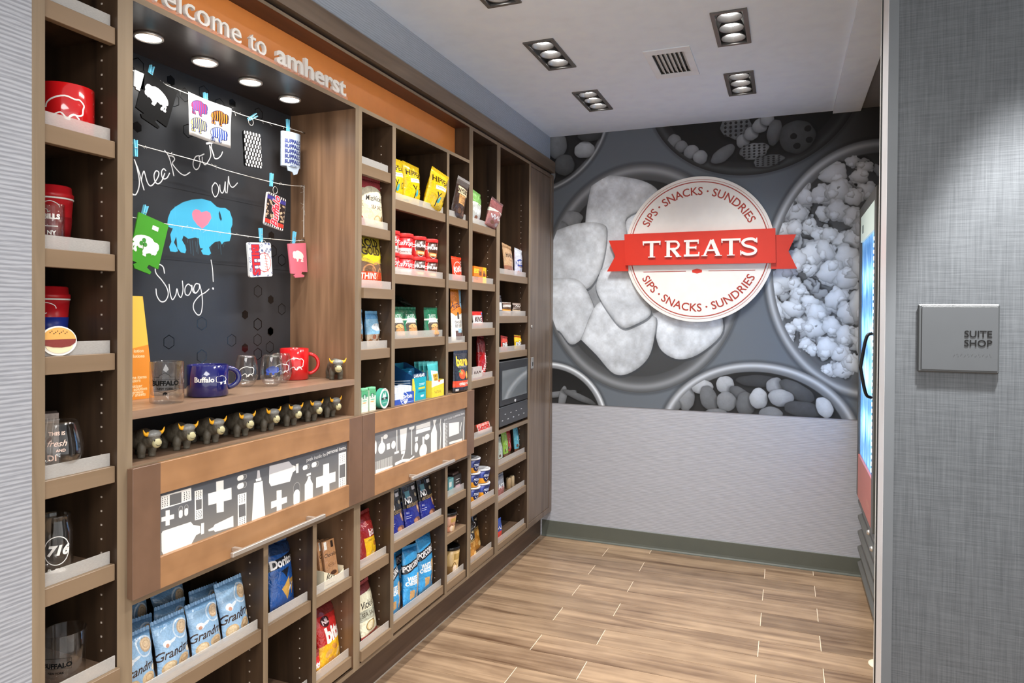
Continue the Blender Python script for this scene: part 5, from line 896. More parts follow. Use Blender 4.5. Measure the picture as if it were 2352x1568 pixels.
# --- column B -------------------------------------------------------------
ch = chips_()
bag('chip_bag', 'cream and dusty red potato chip bag on the upper shelf of the first snack column', 'snack bag', (-1.443, 2.206, 1.743), 0.135, 0.185, 0.055, ch, PINKS, -6, -8)
bag('pretzel_bag', 'yellow and orange pretzel thins bag on the shelf that juts out', 'snack bag', (-1.440, 2.200, 1.5194), 0.145, 0.198, 0.050, pretz_(), pc('clear seal', (190, 176, 70)), -6, -4)
bl = blue_()
bag('cookie_bag', 'pale blue cookie bag at the left of the pair above the mints', 'snack bag', (-1.465, 2.135, 1.298), 0.095, 0.135, 0.040, bl, pc('blue seal', (120, 178, 216)), -4, -6, group='pale blue cookie bags')
bag('cookie_bag', 'pale blue cookie bag at the right of the pair above the mints', 'snack bag', (-1.445, 2.222, 1.298), 0.102, 0.130, 0.045, bl, pc('blue seal', (120, 178, 216)), -4, 8, group='pale blue cookie bags')
tm = tic_(); cap = pc('mint box cap', (110, 190, 140))
for i, y in enumerate((2.129, 2.180)):
    o = carton('mint_box', ['green capped clear mint box, left of the pair', 'green capped clear mint box, right beside the round tin'][i], 'mints', (-1.428, y, 1.070), 0.037, 0.020, 0.076, tm, pc('mint clear', (206, 226, 206)), -6, 'green capped mint boxes')
    mk('cap', *bxv(-0.0188, 0.0188, -0.0103, 0.0103, 0.0762, 0.0862), cap, o, bevel=0.002)
t = thing('mint_tin', 'round teal and white mint tin standing on its edge', 'mints', (-1.416, 2.238, 1.070), (0, 0, PI/2+0.1))
v, f, u = lathe([(0.0001, 0), (0.036, 0), (0.038, 0.002), (0.038, 0.020), (0.036, 0.022), (0.0001, 0.022)], 36)
mk('tin', [(p[0], p[2]-0.011, p[1]+0.0382) for p in v], [tuple(reversed(q)) for q in f], pc('teal tin', (70, 158, 136)), t, smooth=False)
lf = [(0.0355*math.cos(2*PI*k/40), 0.0355*math.sin(2*PI*k/40)) for k in range(40)]
mk('lid_print', [(p[0], -0.0114, p[1]+0.0382) for p in lf], [tuple(range(40))], ice_(), t, uv=[(0.5+p[0]/0.072, 0.5+p[1]/0.072) for p in lf])
mk('rim', *tube([(0.0365*math.cos(2*PI*k/36), -0.0112, 0.0382+0.0365*math.sin(2*PI*k/36)) for k in range(36)], 0.0016, 6, True), WHITE, t, smooth=True)
bag('bits_bag', 'dark red and yellow bits bag on the shelf under the drawers', 'snack bag', (-1.445, 2.198, 0.5103), 0.125, 0.165, 0.050, frit_(), pc('dark red seal', (128, 40, 40)), -12, 4)
bag('chip_bag', 'grey and cream potato chip bag on the lowest jutting shelf', 'snack bag', (-1.440, 2.198, 0.2257), 0.125, 0.185, 0.050, chips2_(), pc('pink seal', (170, 80, 84)), -12, 6)
# --- column C -------------------------------------------------------------
hm = hip_(); hs = pc('yellow seal', (222, 188, 24))
for i, (x, y, yw, rl, tl) in enumerate(((-1.530, 2.430, -4, 5, -4), (-1.450, 2.366, -4, 2, -3), (-1.450, 2.506, 0, 2, -2), (-1.432, 2.648, 0, 7, 11))):
    bag('puff_bag', ['yellow puff bag at the back left of the row of four', 'yellow puff bag at the front, leftmost and half hidden by the divider', 'yellow puff bag in the middle of the front row', 'yellow puff bag tilting over the lip beside the pretzel dips'][i], 'snack bag', (x, y, 1.872), 0.135+0.022*(i == 3), 0.165, 0.060, hm, hs, tl, yw, rl, group='yellow puff bags', crush=1.6)
cm, cn, rl_ = camp_(), chun_(), pc('red lid', (226, 48, 46), 0.4)
for lv in (0, 1):
    for i, (y, x) in enumerate(((2.360, -1.466), (2.467, -1.466), (2.575, -1.466), (2.683, -1.466))):
        cup('soup_cup', ('upper' if lv else 'lower')+' red lidded soup cup, '+['leftmost', 'second from the left', 'third from the left', 'rightmost'][i]+' of its row', 'soup cup', (x, y+0.002*lv, 1.5824+0.0860*lv), 0.0425, 0.036, 0.0855, cm if i < 2 else cn, rl_, (-30, -18, -24, -22)[i], 'red lidded soup cups', 0.016)
tm = tate_(); ts = pc('green seal', (36, 104, 76))
for i, (x, y, yw, rl) in enumerate(((-1.455, 2.404, -4, 0), (-1.462, 2.520, -4, 0), (-1.440, 2.672, -4, 0), (-1.535, 2.610, 14, 0))):
    bag('cookie_bag', ['dark green cookie bag at the left end of the shelf', 'dark green cookie bag second from the left, beside the first', 'dark green cookie bag at the right end of the shelf', 'dark green cookie bag turned aside in the middle of the shelf'][i], 'snack bag', (x, y, 1.3296), 0.108, 0.118, 0.062, tm, ts, -3, yw, rl, 'pouch', 'dark green cookie bags', crush=1.3)
td = tateD_()
bag('cookie_bag', 'blackish green bag lying on top of the green cookie bags', 'snack bag', (-1.520, 2.600, 1.470), 0.13, 0.10, 0.030, td, pc('blackish seal', (30, 40, 36)), -66, 6, 8)
bag('cookie_bag', 'blackish bag at the dark back left behind the green cookie bags', 'snack bag', (-1.580, 2.40, 1.335), 0.11, 0.145, 0.035, td, pc('blackish seal', (30, 40, 36)), -10, 0, 0)
# gum box with packs
g = thing('gum_box', 'blue and white chewing gum display box with packs in it', 'gum box', (-1.434, 2.392, 1.0702), (0, 0, PI/2-0.12))
om = orb_(); bs_ = pc('gum box blue', (40, 70, 160))
v, f = bxv(-0.062, 0.062, -0.028, -0.0262, 0, 0.046); mk('front_panel', v, f, om, g, uv=[((p[0]+0.062)/0.124, p[2]/0.046) for p in v])
mk('tray', *merge(bxv(-0.062, 0.062, -0.026, 0.028, 0, 0.002), bxv(-0.062, -0.0605, -0.026, 0.028, 0.002, 0.046), bxv(0.0605, 0.062, -0.026, 0.028, 0.002, 0.046), bxv(-0.0605, 0.0605, 0.0265, 0.028, 0.002, 0.060)), bs_, g)
op = orb2_()
for i in range(5):
    v, f = bxv(-0.056+0.0225*i, -0.036+0.0225*i, -0.022, 0.018, 0.003, 0.068+0.004*(i % 2)); mk('gum_pack', v, f, op, g, uv=[((p[0]+0.056-0.0225*i)/0.02, p[2]/0.07) for p in v], bevel=0.001)
g = thing('bar_box', 'teal and navy open fruit bar box behind the gum box', 'snack box', (-1.465, 2.522, 1.0702), (0, 0, PI/2))
la, lb, ls = lara_(), lara2_(), pc('teal card', (26, 120, 150))
v, f = bxv(-0.056, 0.056, -0.050, -0.0485, 0, 0.112); mk('front_panel', v, f, la, g, uv=[((p[0]+0.056)/0.112, p[2]/0.112) for p in v])
sp = [(-0.0484, 0), (0.060, 0), (0.060, 0.150), (0.045, 0.150), (-0.0484, 0.104)]
for sx in (-0.056, 0.0545):
    v, f = prism(sp, sx, sx+0.0015, 'yz'); mk('side_panel', v, f, lb, g, uv=[((p[1]+0.05)/0.11, p[2]/0.15) for p in v])
mk('tray', *merge(bxv(-0.0545, 0.0545, -0.0484, 0.060, 0, 0.0015), bxv(-0.0545, 0.0545, 0.0585, 0.060, 0.0015, 0.150)), ls, g)
for i in range(4): mk('fruit_bar', *bxv(-0.048+0.025*i, -0.026+0.025*i, -0.03+0.01*i, 0.02+0.005*i, 0.003, 0.122+0.006*(i % 2)), pc('bar wrapper', (24, 100, 140)), g, bevel=0.003)
g = thing('wipes_box', 'yellow box of teal wipe packs beside the fruit pouch', 'snack box', (-1.452, 2.667, 1.0702), (0, 0, PI/2))
v, f = bxv(-0.055, 0.055, -0.048, -0.0465, 0, 0.070); bu = burt_(); mk('front_panel', v, f, bu, g, uv=[((p[0]+0.055)/0.11, p[2]/0.13) for p in v])
mk('tray', *merge(bxv(-0.055, 0.055, -0.0464, 0.05, 0, 0.0015), bxv(-0.055, -0.0535, -0.0464, 0.05, 0.0015, 0.072), bxv(0.0535, 0.055, -0.0464, 0.05, 0.0015, 0.072), bxv(-0.0535, 0.0535, 0.0485, 0.05, 0.0015, 0.10)), pc('yellow card', (234, 210, 70)), g)
pk = I('teal wipe pack', 120, 150, (70, 172, 176), [('p', [(.12, 0), (.9, 0), (.86, .74), (.2, .8)], (240, 240, 230)), ('r', .3, .40, .8, .68, (226, 178, 52)), ('t', "BURT'S", .55, .60, .14, (96, 66, 20), {'bold': .02}), ('t', 'BEES', .55, .49, .14, (96, 66, 20), {'bold': .02}), ('e', .55, .32, .09, .09, (222, 96, 50))])
for i in range(4):
    b_ = bag('wipe_pack', None, None, (0, 0, 0), 0.096, 0.135, 0.018, pk, pc('teal seal', (96, 190, 190)), 0, 0, 0, 'pillow', seed=i); b_.parent = g; b_.location = (0.0, -0.034+0.021*i, 0.006); b_.rotation_euler = (math.radians(-6), 0, 0)
cl = clus_(); cs = pc('black seal', (26, 26, 28))
for i, (x, y, rl) in enumerate(((-1.447, 2.400, 1), (-1.447, 2.532, 1), (-1.447, 2.662, 1))):
    bag('cluster_pouch', ['leftmost', 'middle', 'rightmost'][i]+' black and blue nut cluster pouch under the toiletries drawer', 'snack pouch', (x, y, 0.538), 0.120, 0.190, 0.046, cl, cs, -9, 0, rl, 'pouch', 'black and blue nut cluster pouches', crush=0.6)
for i, (x, y) in enumerate(((-1.520, 2.46), (-1.520, 2.59), (-1.560, 2.67))):
    bag('cluster_pouch', 'black pouch top showing behind the '+['gap between the left two', 'middle', 'rightmost'][i]+' blue cluster pouches', 'snack pouch', (x, y, 0.5378), 0.115, 0.190, 0.035, cl, cs, -8, 0, 2, 'pouch', 'black and blue nut cluster pouches', crush=0.6)
po = popc_(); ps = pc('sky blue seal', (52, 150, 214))
for i, (x, y, z, yw, rl, tl) in enumerate(((-1.450, 2.378, 0.2236, 2, 3, -8), (-1.440, 2.500, 0.2236, 2, 9, -6), (-1.450, 2.650, 0.2236, 0, 4, -6), (-1.525, 2.560, 0.2236, 0, 6, -8))):
    bag('corn_chip_bag', ['leftmost sky blue corn chip bag on the lowest shelf', 'big leaning sky blue corn chip bag in the middle', 'rightmost sky blue corn chip bag standing upright', 'sky blue corn chip bag behind the leaning one'][i], 'snack bag', (x, y, z), 0.128, 0.225+0.015*(i == 2), 0.058, po, ps, tl, yw, rl, group='sky blue corn chip bags', crush=1.5)
# --- column D -------------------------------------------------------------
bag('pretzel_pouch', 'brown pretzel dip pouch with a clear top, leaning out', 'snack pouch', (-1.432, 2.886, 1.870), 0.128, 0.178, 0.048, sny_(), pc('clear top', (150, 146, 144)), 11, 0, 4, 'pouch')
bag('wafer_pack', 'bright red king size wafer bar pack', 'candy', (-1.430, 2.903, 1.583), 0.105, 0.105, 0.020, kit_(), pc('red seal', (220, 66, 34)), -4, 0, 0, crush=0.5)
bag('jerky_pouch', 'tall orange and white jerky pouch', 'snack pouch', (-1.430, 2.902, 1.2975), 0.112, 0.245, 0.035, arch_(), pc('orange seal', (220, 150, 60)), -2, 0, 0, 'pouch', crush=0.5)
bag('fruit_pouch', 'dark navy fruit chip pouch with yellow lettering', 'snack pouch', (-1.404, 2.886, 1.0705), 0.148, 0.178, 0.050, bare_(), pc('navy seal', (46, 50, 64)), 0, 0, 1, 'pouch', crush=0.5)
b_ = carton('snack_box', 'small black open box with a pale pink label', 'snack box', (-1.463, 2.910, 0.6), 0.078, 0.075, 0.074, drk_(), pc('black card', (46, 44, 44)), 0)
mk('lid_flap', *merge(bxv(-0.039, 0.039, 0.036, 0.0375, 0.0742, 0.100)), pc('black card', (46, 44, 44)), b_)
mk('contents', *bxv(-0.030, 0.030, -0.03, 0.028, 0.0742, 0.088), pc('dark wrappers', (70, 54, 50)), b_, bevel=0.004)
carton('snack_box', 'pale teal carton at the left of the black box', 'snack box', (-1.452, 2.835, 0.6), 0.050, 0.06, 0.075, I('teal carton', 60, 90, (110, 170, 176), [('r', .1, .5, .6, .8, (224, 234, 230))]), pc('teal card 2', (96, 150, 156)), 0)
bk = pc('black lid', (24, 23, 23), 0.2)
cup('latte_cup', 'brown noodle cup with a dark foil lid, on the shelf without a lip', 'cup', (-1.447, 2.850, 0.4303), 0.042, 0.031, 0.088, cf_('brown cup', (168, 122, 96), (216, 150, 120)), bk, -10)
cup('latte_cup', 'tan coffee cup with a black lid on the lowest shelf', 'cup', (-1.462, 2.910, 0.2153), 0.045, 0.036, 0.125, cf_('tan cup', (196, 164, 110), (150, 116, 70)), bk, -10)
# --- column E -------------------------------------------------------------
bag('trail_mix_bag', 'green topped snack mix bag, left of the two at the top of the candy column', 'snack bag', (-1.440, 3.100, 1.868), 0.110, 0.160, 0.055, mix_('green mix', (136, 190, 104), (196, 200, 196)), pc('light green seal', (130, 186, 100)), 0, 0, 8, crush=1.6)
bag('trail_mix_bag', 'mauve snack mix bag leaning over the shelf edge', 'snack bag', (-1.416, 3.250, 1.872), 0.150, 0.135, 0.055, mix_('mauve mix', (150, 92, 92), (176, 120, 116)), pc('mauve seal', (120, 90, 90)), 13, 0, 8, crush=1.8)
carton('candy_carton', 'orange and yellow peanut butter cup carton', 'candy', (-1.442, 3.132, 1.584), 0.150, 0.05, 0.080, reese_(), pc('orange card', (240, 130, 24)), 0)
bag('candy_bag', 'small red candy bag with a blue edge', 'candy', (-1.440, 3.160, 1.359), 0.120, 0.078, 0.030, king_(), pc('scarlet seal', (196, 50, 44)), -4, 0, 0)
tw = twiz_()
bag('licorice_bag', 'tall red licorice bag leaning right', 'candy', (-1.446, 3.222, 1.106), 0.085, 0.205, 0.045, tw, pc('maroon seal', (140, 44, 44)), -6, 0, 8, crush=1.6)
bag('licorice_bag', 'dark red licorice bag standing behind at the left', 'candy', (-1.520, 3.15, 1.106), 0.085, 0.205, 0.045, tw, pc('maroon seal', (140, 44, 44)), -6, 0, 0, crush=1.6)
carton('candy_box', 'low white and brown candy box in front of the licorice', 'candy', (-1.428, 3.110, 1.106), 0.110, 0.018, 0.062, boxc_(), pc('pale card', (190, 180, 176)), 0)
b_ = carton('candy_tray', 'striped red and white candy bar tray box', 'candy', (-1.448, 3.212, 0.8187), 0.160, 0.060, 0.050, snick_(), pc('brown card', (110, 66, 48)), 0, tilt=-18)
for i in range(4): mk('candy_bar', *bxv(-0.072+0.037*i, -0.040+0.037*i, -0.024, 0.024, 0.0505, 0.064), [snick_() if i == 0 else MATS_S], b_, bevel=0.003) if i == 0 and False else None
mm = mac_(); wl = pc('foil lid', (214, 216, 220), 0.25)
pos = [(-1.466, 3.143, 0), (-1.466, 3.143, 1), (-1.466, 3.143, 2), (-1.456, 3.244, 0), (-1.456, 3.244, 1), (-1.566, 3.143, 0), (-1.562, 3.244, 0)]
lb_ = ['bottom cup of the left hand mac stack', 'middle cup of the left hand mac stack', 'top cup of the three high mac stack', 'lower cup of the right hand mac stack', 'upper cup of the right hand mac stack', 'mac cup behind the front stacks at the left', 'mac cup behind the front stacks at the right']
for (x, y, lv), l_ in zip(pos, lb_): cup('pasta_cup', 'blue and yellow pasta cup, '+l_, 'pasta cup', (x, y, 0.4943+0.0725*lv), 0.047, 0.035, 0.072, mm, wl, -16, 'blue and yellow pasta cups', 0.008)
gp = goldp_()
bag('cluster_pouch', 'black and gold nut cluster pouch at the back', 'snack pouch', (-1.478, 3.222, 0.2177), 0.120, 0.190, 0.050, gp, cs, -6, 0, 0, 'pouch', 'black and gold nut cluster pouches', crush=0.5)
bag('cluster_pouch', 'black and gold nut cluster pouch at the front left', 'snack pouch', (-1.434, 3.085, 0.2177), 0.105, 0.165, 0.038, gp, cs, -4, 0, 0, 'pouch', 'black and gold nut cluster pouches', crush=0.5)
# --- column F -------------------------------------------------------------
ha = har_()
bag('gummy_bag', 'tan gummy bag, front one of two', 'candy', (-1.438, 3.570, 1.646), 0.135, 0.165, 0.040, ha, pc('tan seal', (180, 146, 110)), -8, 0, 5, group='tan gummy bags')
bag('gummy_bag', 'tan gummy bag behind, at the left edge of the shelf', 'candy', (-1.480, 3.475, 1.646), 0.130, 0.170, 0.040, ha, pc('tan seal', (180, 146, 110)), -8, 0, 0, group='tan gummy bags')
bag('candy_bag', 'pink topped blue and silver candy cluster bag', 'candy', (-1.485, 3.665, 1.646), 0.125, 0.160, 0.040, nerd_(), pc('hot pink seal', (224, 80, 110)), -4, 0, 4)
bag('candy_bag', 'silver and blue candy bag at the right end beside the pink one', 'candy', (-1.437, 3.704, 1.646), 0.115, 0.150, 0.035, nerd_((206, 212, 226)), pc('silver seal', (196, 200, 206)), -2, 0, 4)
bars = [('gold', (214, 150, 50), (120, 70, 40)), ('tan', (190, 168, 140), (110, 84, 66)), ('brown', (120, 96, 84), (210, 200, 190)), ('silver', (176, 160, 150), (90, 70, 60))]
for i, (n, a, b2) in enumerate(bars):
    lv, k = divmod(i, 2); m_ = bar_(n+' candy bar', a, b2)
    bag('candy_bar', n+' wrapped candy bar, '+('lower' if lv == 0 else 'upper')+' '+('left' if k == 0 else 'right')+' of the small pile', 'candy', (-1.440-0.004*lv, 3.545+0.150*k+0.01*lv, 1.4215+0.036*lv), 0.125, 0.036, 0.028, m_, pc(n+' foil', b2, 0.25), -4, 0, 0, group='pile of wrapped candy bars', crush=0.8)
bag('candy_pouch', 'black and white candy pouch at the left end of the candy bar shelf', 'candy', (-1.434, 3.435, 1.4205), 0.045, 0.105, 0.025, bar_('black white pouch', (40, 40, 46), (220, 220, 224)), pc('grey seal', (90, 90, 96)), -4)
bag('chocolate_candy_bag', 'small red chocolate candy bag on the shelf above the microwave', 'candy', (-1.440, 3.510, 1.2268), 0.095, 0.078, 0.026, mm_('red candy', (212, 66, 46)), pc('red foil', (200, 60, 44)), -4, 0, 6)
bag('chocolate_candy_bag', 'small yellow chocolate candy bag on the shelf above the microwave', 'candy', (-1.434, 3.700, 1.2268), 0.105, 0.078, 0.030, mm_('yellow candy', (240, 196, 24)), pc('yellow foil', (236, 190, 30)), -4, 0, 4)
for (n, l_, c_, y, x, rl, h_) in (('green', 'lime green meat stick bag, tallest at the left of the shelf', (150, 196, 70), 3.573, -1.450, -2, 0.155), ('red', 'dull red meat stick bag leaning beside the green one', (196, 72, 62), 3.655, -1.470, 9, 0.135), ('teal', 'teal meat stick bag with a hang hole at the right', (96, 182, 204), 3.736, -1.448, 2, 0.150), ('grey', 'pale grey green bag half hidden at the left end', (186, 200, 190), 3.465, -1.440, -2, 0.125)):
    bag('meat_stick_bag', l_, 'snack bag', (x, y, 0.6253), 0.072, h_, 0.030, stick_(n+' stick', c_), pc(n+' stick seal', c_), -6, 0, rl, group='slim meat stick bags')
bag('snack_pouch', 'grey and pink lettered pouch under the meat sticks', 'snack pouch', (-1.443, 3.478, 0.4341), 0.105, 0.115, 0.030, I('grey pink pouch', 130, 140, (150, 156, 168), [('b', 0, .5, (176, 110, 104)), ('t', 'ATTE', .5, .52, .32, (244, 244, 246), {'bold': .03}), ('r', .8, 0, 1, 1, (170, 180, 196))]), pc('grey pouch seal', (150, 156, 168)), -4)
for i, (y, c_, l_) in enumerate(((3.680, (200, 170, 130), 'small tan stub roll standing beside the pouch'), (3.735, (214, 190, 150), 'small cream stub roll at the right of the tan one'))):
    o = lat('candy_roll', [(0.0001, 0), (0.012, 0), (0.014, 0.003), (0.014, 0.060), (0.011, 0.064), (0.0001, 0.064)], pmat('roll paper %d' % i, c_, 0.5), None, 16, loc=(-1.470, y-0.02, 0.4345), rot=(0.15, 0.05, 0)); tag(o, l_, 'candy', 'small candy rolls')
bag('snack_pouch', 'blue and red pouch at the left end of the lowest shelf', 'snack pouch', (-1.440, 3.450, 0.2104), 0.085, 0.100, 0.028, I('blue red pouch', 110, 130, (46, 80, 170), [('b', 0, .45, (206, 60, 50)), ('s', [(.2, .6), (.4, .7), (.6, .55), (.8, .68)], .06, (240, 240, 246))]), pc('blue pouch seal', (60, 96, 180)), -4)
# --- bays under the niche drawer -------------------------------------------
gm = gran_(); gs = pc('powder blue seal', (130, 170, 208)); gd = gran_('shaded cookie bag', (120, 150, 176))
G = [(-1.447, 1.533, 0.511, 0, 1, 'front row cookie bag standing tallest beside the divider'), (-1.447, 1.426, 0.511, 0, 2, 'front row cookie bag second from the divider'), (-1.447, 1.319, 0.511, 0, 2, 'front row cookie bag third from the divider'), (-1.447, 1.212, 0.511, 0, 2, 'front row cookie bag at the far left'),
     (-1.515, 1.490, 0.5108, 0, 4, 'cookie bag in the second row behind the tall front one'), (-1.515, 1.374, 0.5108, 2, 5, 'cookie bag in the second row, middle'), (-1.515, 1.262, 0.5108, 0, 6, 'cookie bag in the second row, left'), (-1.590, 1.460, 0.5108, 0, -8, 'crumpled cookie bag lying high at the back'), (-1.600, 1.330, 0.5108, 0, 0, 'cookie bag standing in the dark back left corner')]
for i, (x, y, z, yw, rl, l_) in enumerate(G):
    bag('vanilla_cookie_bag', 'powder blue vanilla '+l_, 'snack bag', (x, y, z), 0.104, 0.128+0.018*(i == 0)+0.012*(i > 6), 0.050, gm if i < 7 else gd, gs, -14 if i < 4 else -10, yw, rl, group='powder blue vanilla cookie bags', crush=1.5)
bag('tortilla_chip_bag', 'royal blue tortilla chip bag with a black lettered band', 'snack bag', (-1.458, 1.738, 0.5090), 0.125, 0.195, 0.055, dor_(), pc('steel blue seal', (44, 84, 140)), -12, 4, 7, crush=1.3)
ck = choc_(); wp = pc('chocolate wrapper side', (150, 108, 76))
g = thing('chocolate_box', 'cream display box of tan chocolate bars', 'candy', (-1.462, 1.950, 0.5085), (0, 0, PI/2))
v, f = prism([(-0.055, 0), (0.055, 0), (0.055, 0.035), (0.02, 0.022), (-0.055, 0.060)], -0.0435, -0.042, 'xz'); mk('front_panel', v, f, lovef_(), g, uv=[((p[0]+0.055)/0.11, p[2]/0.062) for p in v])
mk('tray', *merge(bxv(-0.055, 0.055, -0.0418, 0.045, 0, 0.0015), bxv(-0.055, -0.0535, -0.0418, 0.045, 0.0015, 0.060), bxv(0.0535, 0.055, -0.0418, 0.045, 0.0015, 0.045), bxv(-0.0535, 0.0535, 0.0435, 0.045, 0.0015, 0.08)), pc('cream card', (222, 214, 188)), g)
for i in range(5):
    v, f = bxv(-0.034, 0.034, -0.004, 0.004, 0, 0.138); uv_ = [((p[0]+0.034)/0.068, p[2]/0.138) for p in v]
    o = mk('chocolate_bar', v, f, [wp, ck], g, fm=[0, 0, 1, 0, 0, 0], uv=uv_, loc=(0.012-0.011*i, -0.028+0.0125*i, 0.004), rot=(math.radians(-13), math.radians(4), 0), bevel=0.001)
cb = comb_()
bag('bits_bag', 'bright red and yellow bits bag on the lowest shelf by the middle post', 'snack bag', (-1.445, 1.966, 0.2257), 0.130, 0.195, 0.055, cb, pc('bright red seal', (150, 50, 48)), -14, 4, 6, crush=1.2)
bag('bits_bag', 'red and yellow bits bag slumped low at the left of the other', 'snack bag', (-1.440, 1.867, 0.2257), 0.070, 0.075, 0.040, cb, pc('bright red seal', (150, 50, 48)), -8, -10, 0)
# ------------------------------------------------------------------ microwave
def micro():
    x1 = -1.397; y0, y1, z0, z1 = 3.348, 3.772, 0.832, 1.178
    t = thing('microwave', 'black built-in microwave with a grey window', 'microwave', (-1.54, (y0+y1)/2, 0.8174))
    dk = pmat('microwave body', (40, 42, 46), 0.3); box('body', (-1.66, x1-0.022, y0+0.004, y1-0.004, z0, z1), BLACK, t, bevel=0.002)
    box('door', (x1-0.021, x1, y0, y1, z0+0.108, z1), dk, t, bevel=0.004)
    wm = pmat('microwave window', (116, 122, 126), 0.06, spec=1.0, coat=0.8); box('window', (x1+0.0001, x1+0.0012, y0+0.030, y1-0.022, z0+0.142, z1-0.048), wm, t)
    box('control_panel', (x1-0.021, x1, y0, y1, z0, z0+0.105), pmat('microwave panel', (54, 56, 60), 0.35), t, bevel=0.004)
    for k in range(9): box('button', (x1, x1+0.0009, y0+0.030+k*0.040, y0+0.046+k*0.040, z0+0.030+0.03*(k % 2), z0+0.034+0.03*(k % 2)), pmat('panel marks', (190, 192, 196), 0.5), t)
    mk('emblem', *merge(prism([(3.556, 0.953), (3.564, 0.960), (3.570, 0.957), (3.576, 0.960), (3.584, 0.953), (3.570, 0.942)], x1+0.0002, x1+0.001, 'yz')), pmat('emblem silver', (210, 210, 214), 0.3), t, world=True)
    for y in (y0+0.03, y1-0.03):
        for x in (-1.64, x1-0.03): o = lat('foot', [(0.0001, 0), (0.010, 0), (0.010, 0.0140), (0.0001, 0.0140)], BLACK, t, 12); o.location = Vector((x, y, 0.8176))-t.location
micro()
# ------------------------------------------------------------------ column A merchandise
def mugbody(r, h, w_=0.0035, foot=0.002): return [(0.0001, 0), (r*0.92, 0), (r, foot+0.002), (r, h-0.001), (r-w_/2, h), (r-w_, h-0.001), (r-w_, 0.006), (0.0001, 0.005)]
wd = pmat('white print', (240, 238, 232), 0.5); bd = pmat('black print', (5, 5, 5), 0.7, spec=0.2)
def outline(x, z, s_, mir=False):
    b_ = bison(x, z, s_, mir); return ('l', smoothpts(b_[:27:2]+b_[26:27], 3), s_*0.045)
def mug(name, label, pos, r, h, m, yaw, shapes=None, handle=None, dm=None, group=None):
    t = thing(name, label, 'mug', pos, (0, 0, math.radians(yaw)), group); lat('mug_body', mugbody(r, h), m, t, 40)
    if handle:
        a = math.radians(handle[0]); hr, tk = handle[1], handle[2]; n = 14
        pts = [(math.cos(a)*(r-0.002+hr*math.sin(PI*i/n)), math.sin(a)*(r-0.002+hr*math.sin(PI*i/n)), h*handle[3]+handle[4]*math.cos(PI*i/n)) for i in range(n+1)]
        mk('handle', *tube(pts, tk, 10), m, t, smooth=True)
    if shapes: decal('printed_bison', shapes, cyl(r), dm or wd, t)
    return t
redm = pmat('red glaze', (196, 22, 26), 0.12, coat=0.6); navy = pmat('navy glaze', (22, 24, 88), 0.1, coat=0.6)
mug('coffee_mug', 'large glossy red mug with a white bison outline on the upper left shelf', (-1.485, 1.058, 1.8085), 0.055, 0.110, redm, 50, [outline(0.002, 0.055, 0.075), ('l', smoothpts([(-0.022, 0.036), (-0.006, 0.044), (0.006, 0.034), (0.020, 0.042), (0.030, 0.034)], 4), 0.003)], (150, 0.03, 0.006, 0.5, 0.034))
def tumbler(label, pos, mid):
    t = thing('travel_cup', label, 'cup', pos, (0, 0, math.radians(45))); rd = pmat('travel red', (188, 28, 36), 0.3); bl_ = pmat('travel blue', (30, 50, 140), 0.35)
    lat('cup_body', [(0.0001, 0), (0.030, 0), (0.039, 0.118), (0.0001, 0.118)], rd, t, 32); lat('sleeve', [(0.0327, 0.030), (0.0335, 0.030), (0.0372, 0.080), (0.0362, 0.080)], bl_ if mid else pmat('travel red dark', (150, 22, 30), 0.3), t, 32)
    lat('rim_line', [(0.0392, 0.1182), (0.0405, 0.119), (0.0405, 0.1215), (0.0390, 0.122)], wd, t, 32)
    lat('lid', [(0.0390, 0.1222), (0.0405, 0.1225), (0.0405, 0.131), (0.0375, 0.133), (0.036, 0.147), (0.033, 0.149), (0.0001, 0.149)], rd, t, 32)
    decal('printed_bison', [outline(0.002, 0.100, 0.036, True)], cyl(0.0384, 0.0006), wd, t); return t
tumbler('red travel cup with a ridged red lid behind a clear glass', (-1.520, 1.052, 1.5553), False)
tumbler('red travel cup with a wide blue band and red lid', (-1.545, 1.062, 1.3338), True)
def tumbler_glass(name, label, pos, r, h, base, shapes, yaw=48, wall=0.0022, dm=None, rt=None):
    rt = rt or r; t = thing(name, label, 'glass', pos, (0, 0, math.radians(yaw)))
    lat('glass_body', [(0.0001, 0), (r-0.003, 0), (r, 0.003), (rt, h-0.001), (rt-wall/2, h), (rt-wall, h-0.001), (r-wall, base+0.003), (r-0.006, base), (0.0001, base)], GLASS, t, 40)
    if shapes: decal('printed_design', shapes, cyl(r, 0.0004, lambda z: r+(rt-r)*z/h), dm or bd, t)
    return t
sk = [('t', 'BUFFALO', 0.0, 0.052, 0.0155, 0.05), ('t', 'NEW YORK', 0.0, 0.038, 0.007, 0.03), ('l', [(-0.034, 0.045), (0.034, 0.045)], 0.0008), ('l', [(-0.034, 0.060), (0.034, 0.060), (0.034, 0.045)], 0.0008), ('l', [(-0.034, 0.045), (-0.034, 0.060)], 0.0008), ('l', [(-0.026, 0.060), (-0.026, 0.067), (-0.014, 0.067), (-0.012, 0.072), (0.0, 0.078), (0.010, 0.072), (0.012, 0.067), (0.024, 0.067), (0.024, 0.060)], 0.0008), ('l', [(-0.028, 0.034), (-0.010, 0.030), (0.010, 0.030), (0.028, 0.034)], 0.0008), ('p', bison(0.0, 0.026, 0.011))]
tumbler_glass('drinking_glass', 'clear short glass with white lettering in front of the red travel cup', (-1.445, 1.002, 1.5553), 0.021, 0.098, 0.006, [('t', 'BILLS', 0.0, 0.070, 0.014, 0.05), ('l', [(-0.012, 0.05), (0.012, 0.05)], 0.002), ('t', 'NY', 0.0, 0.036, 0.012, 0.03)], 45, dm=wd)
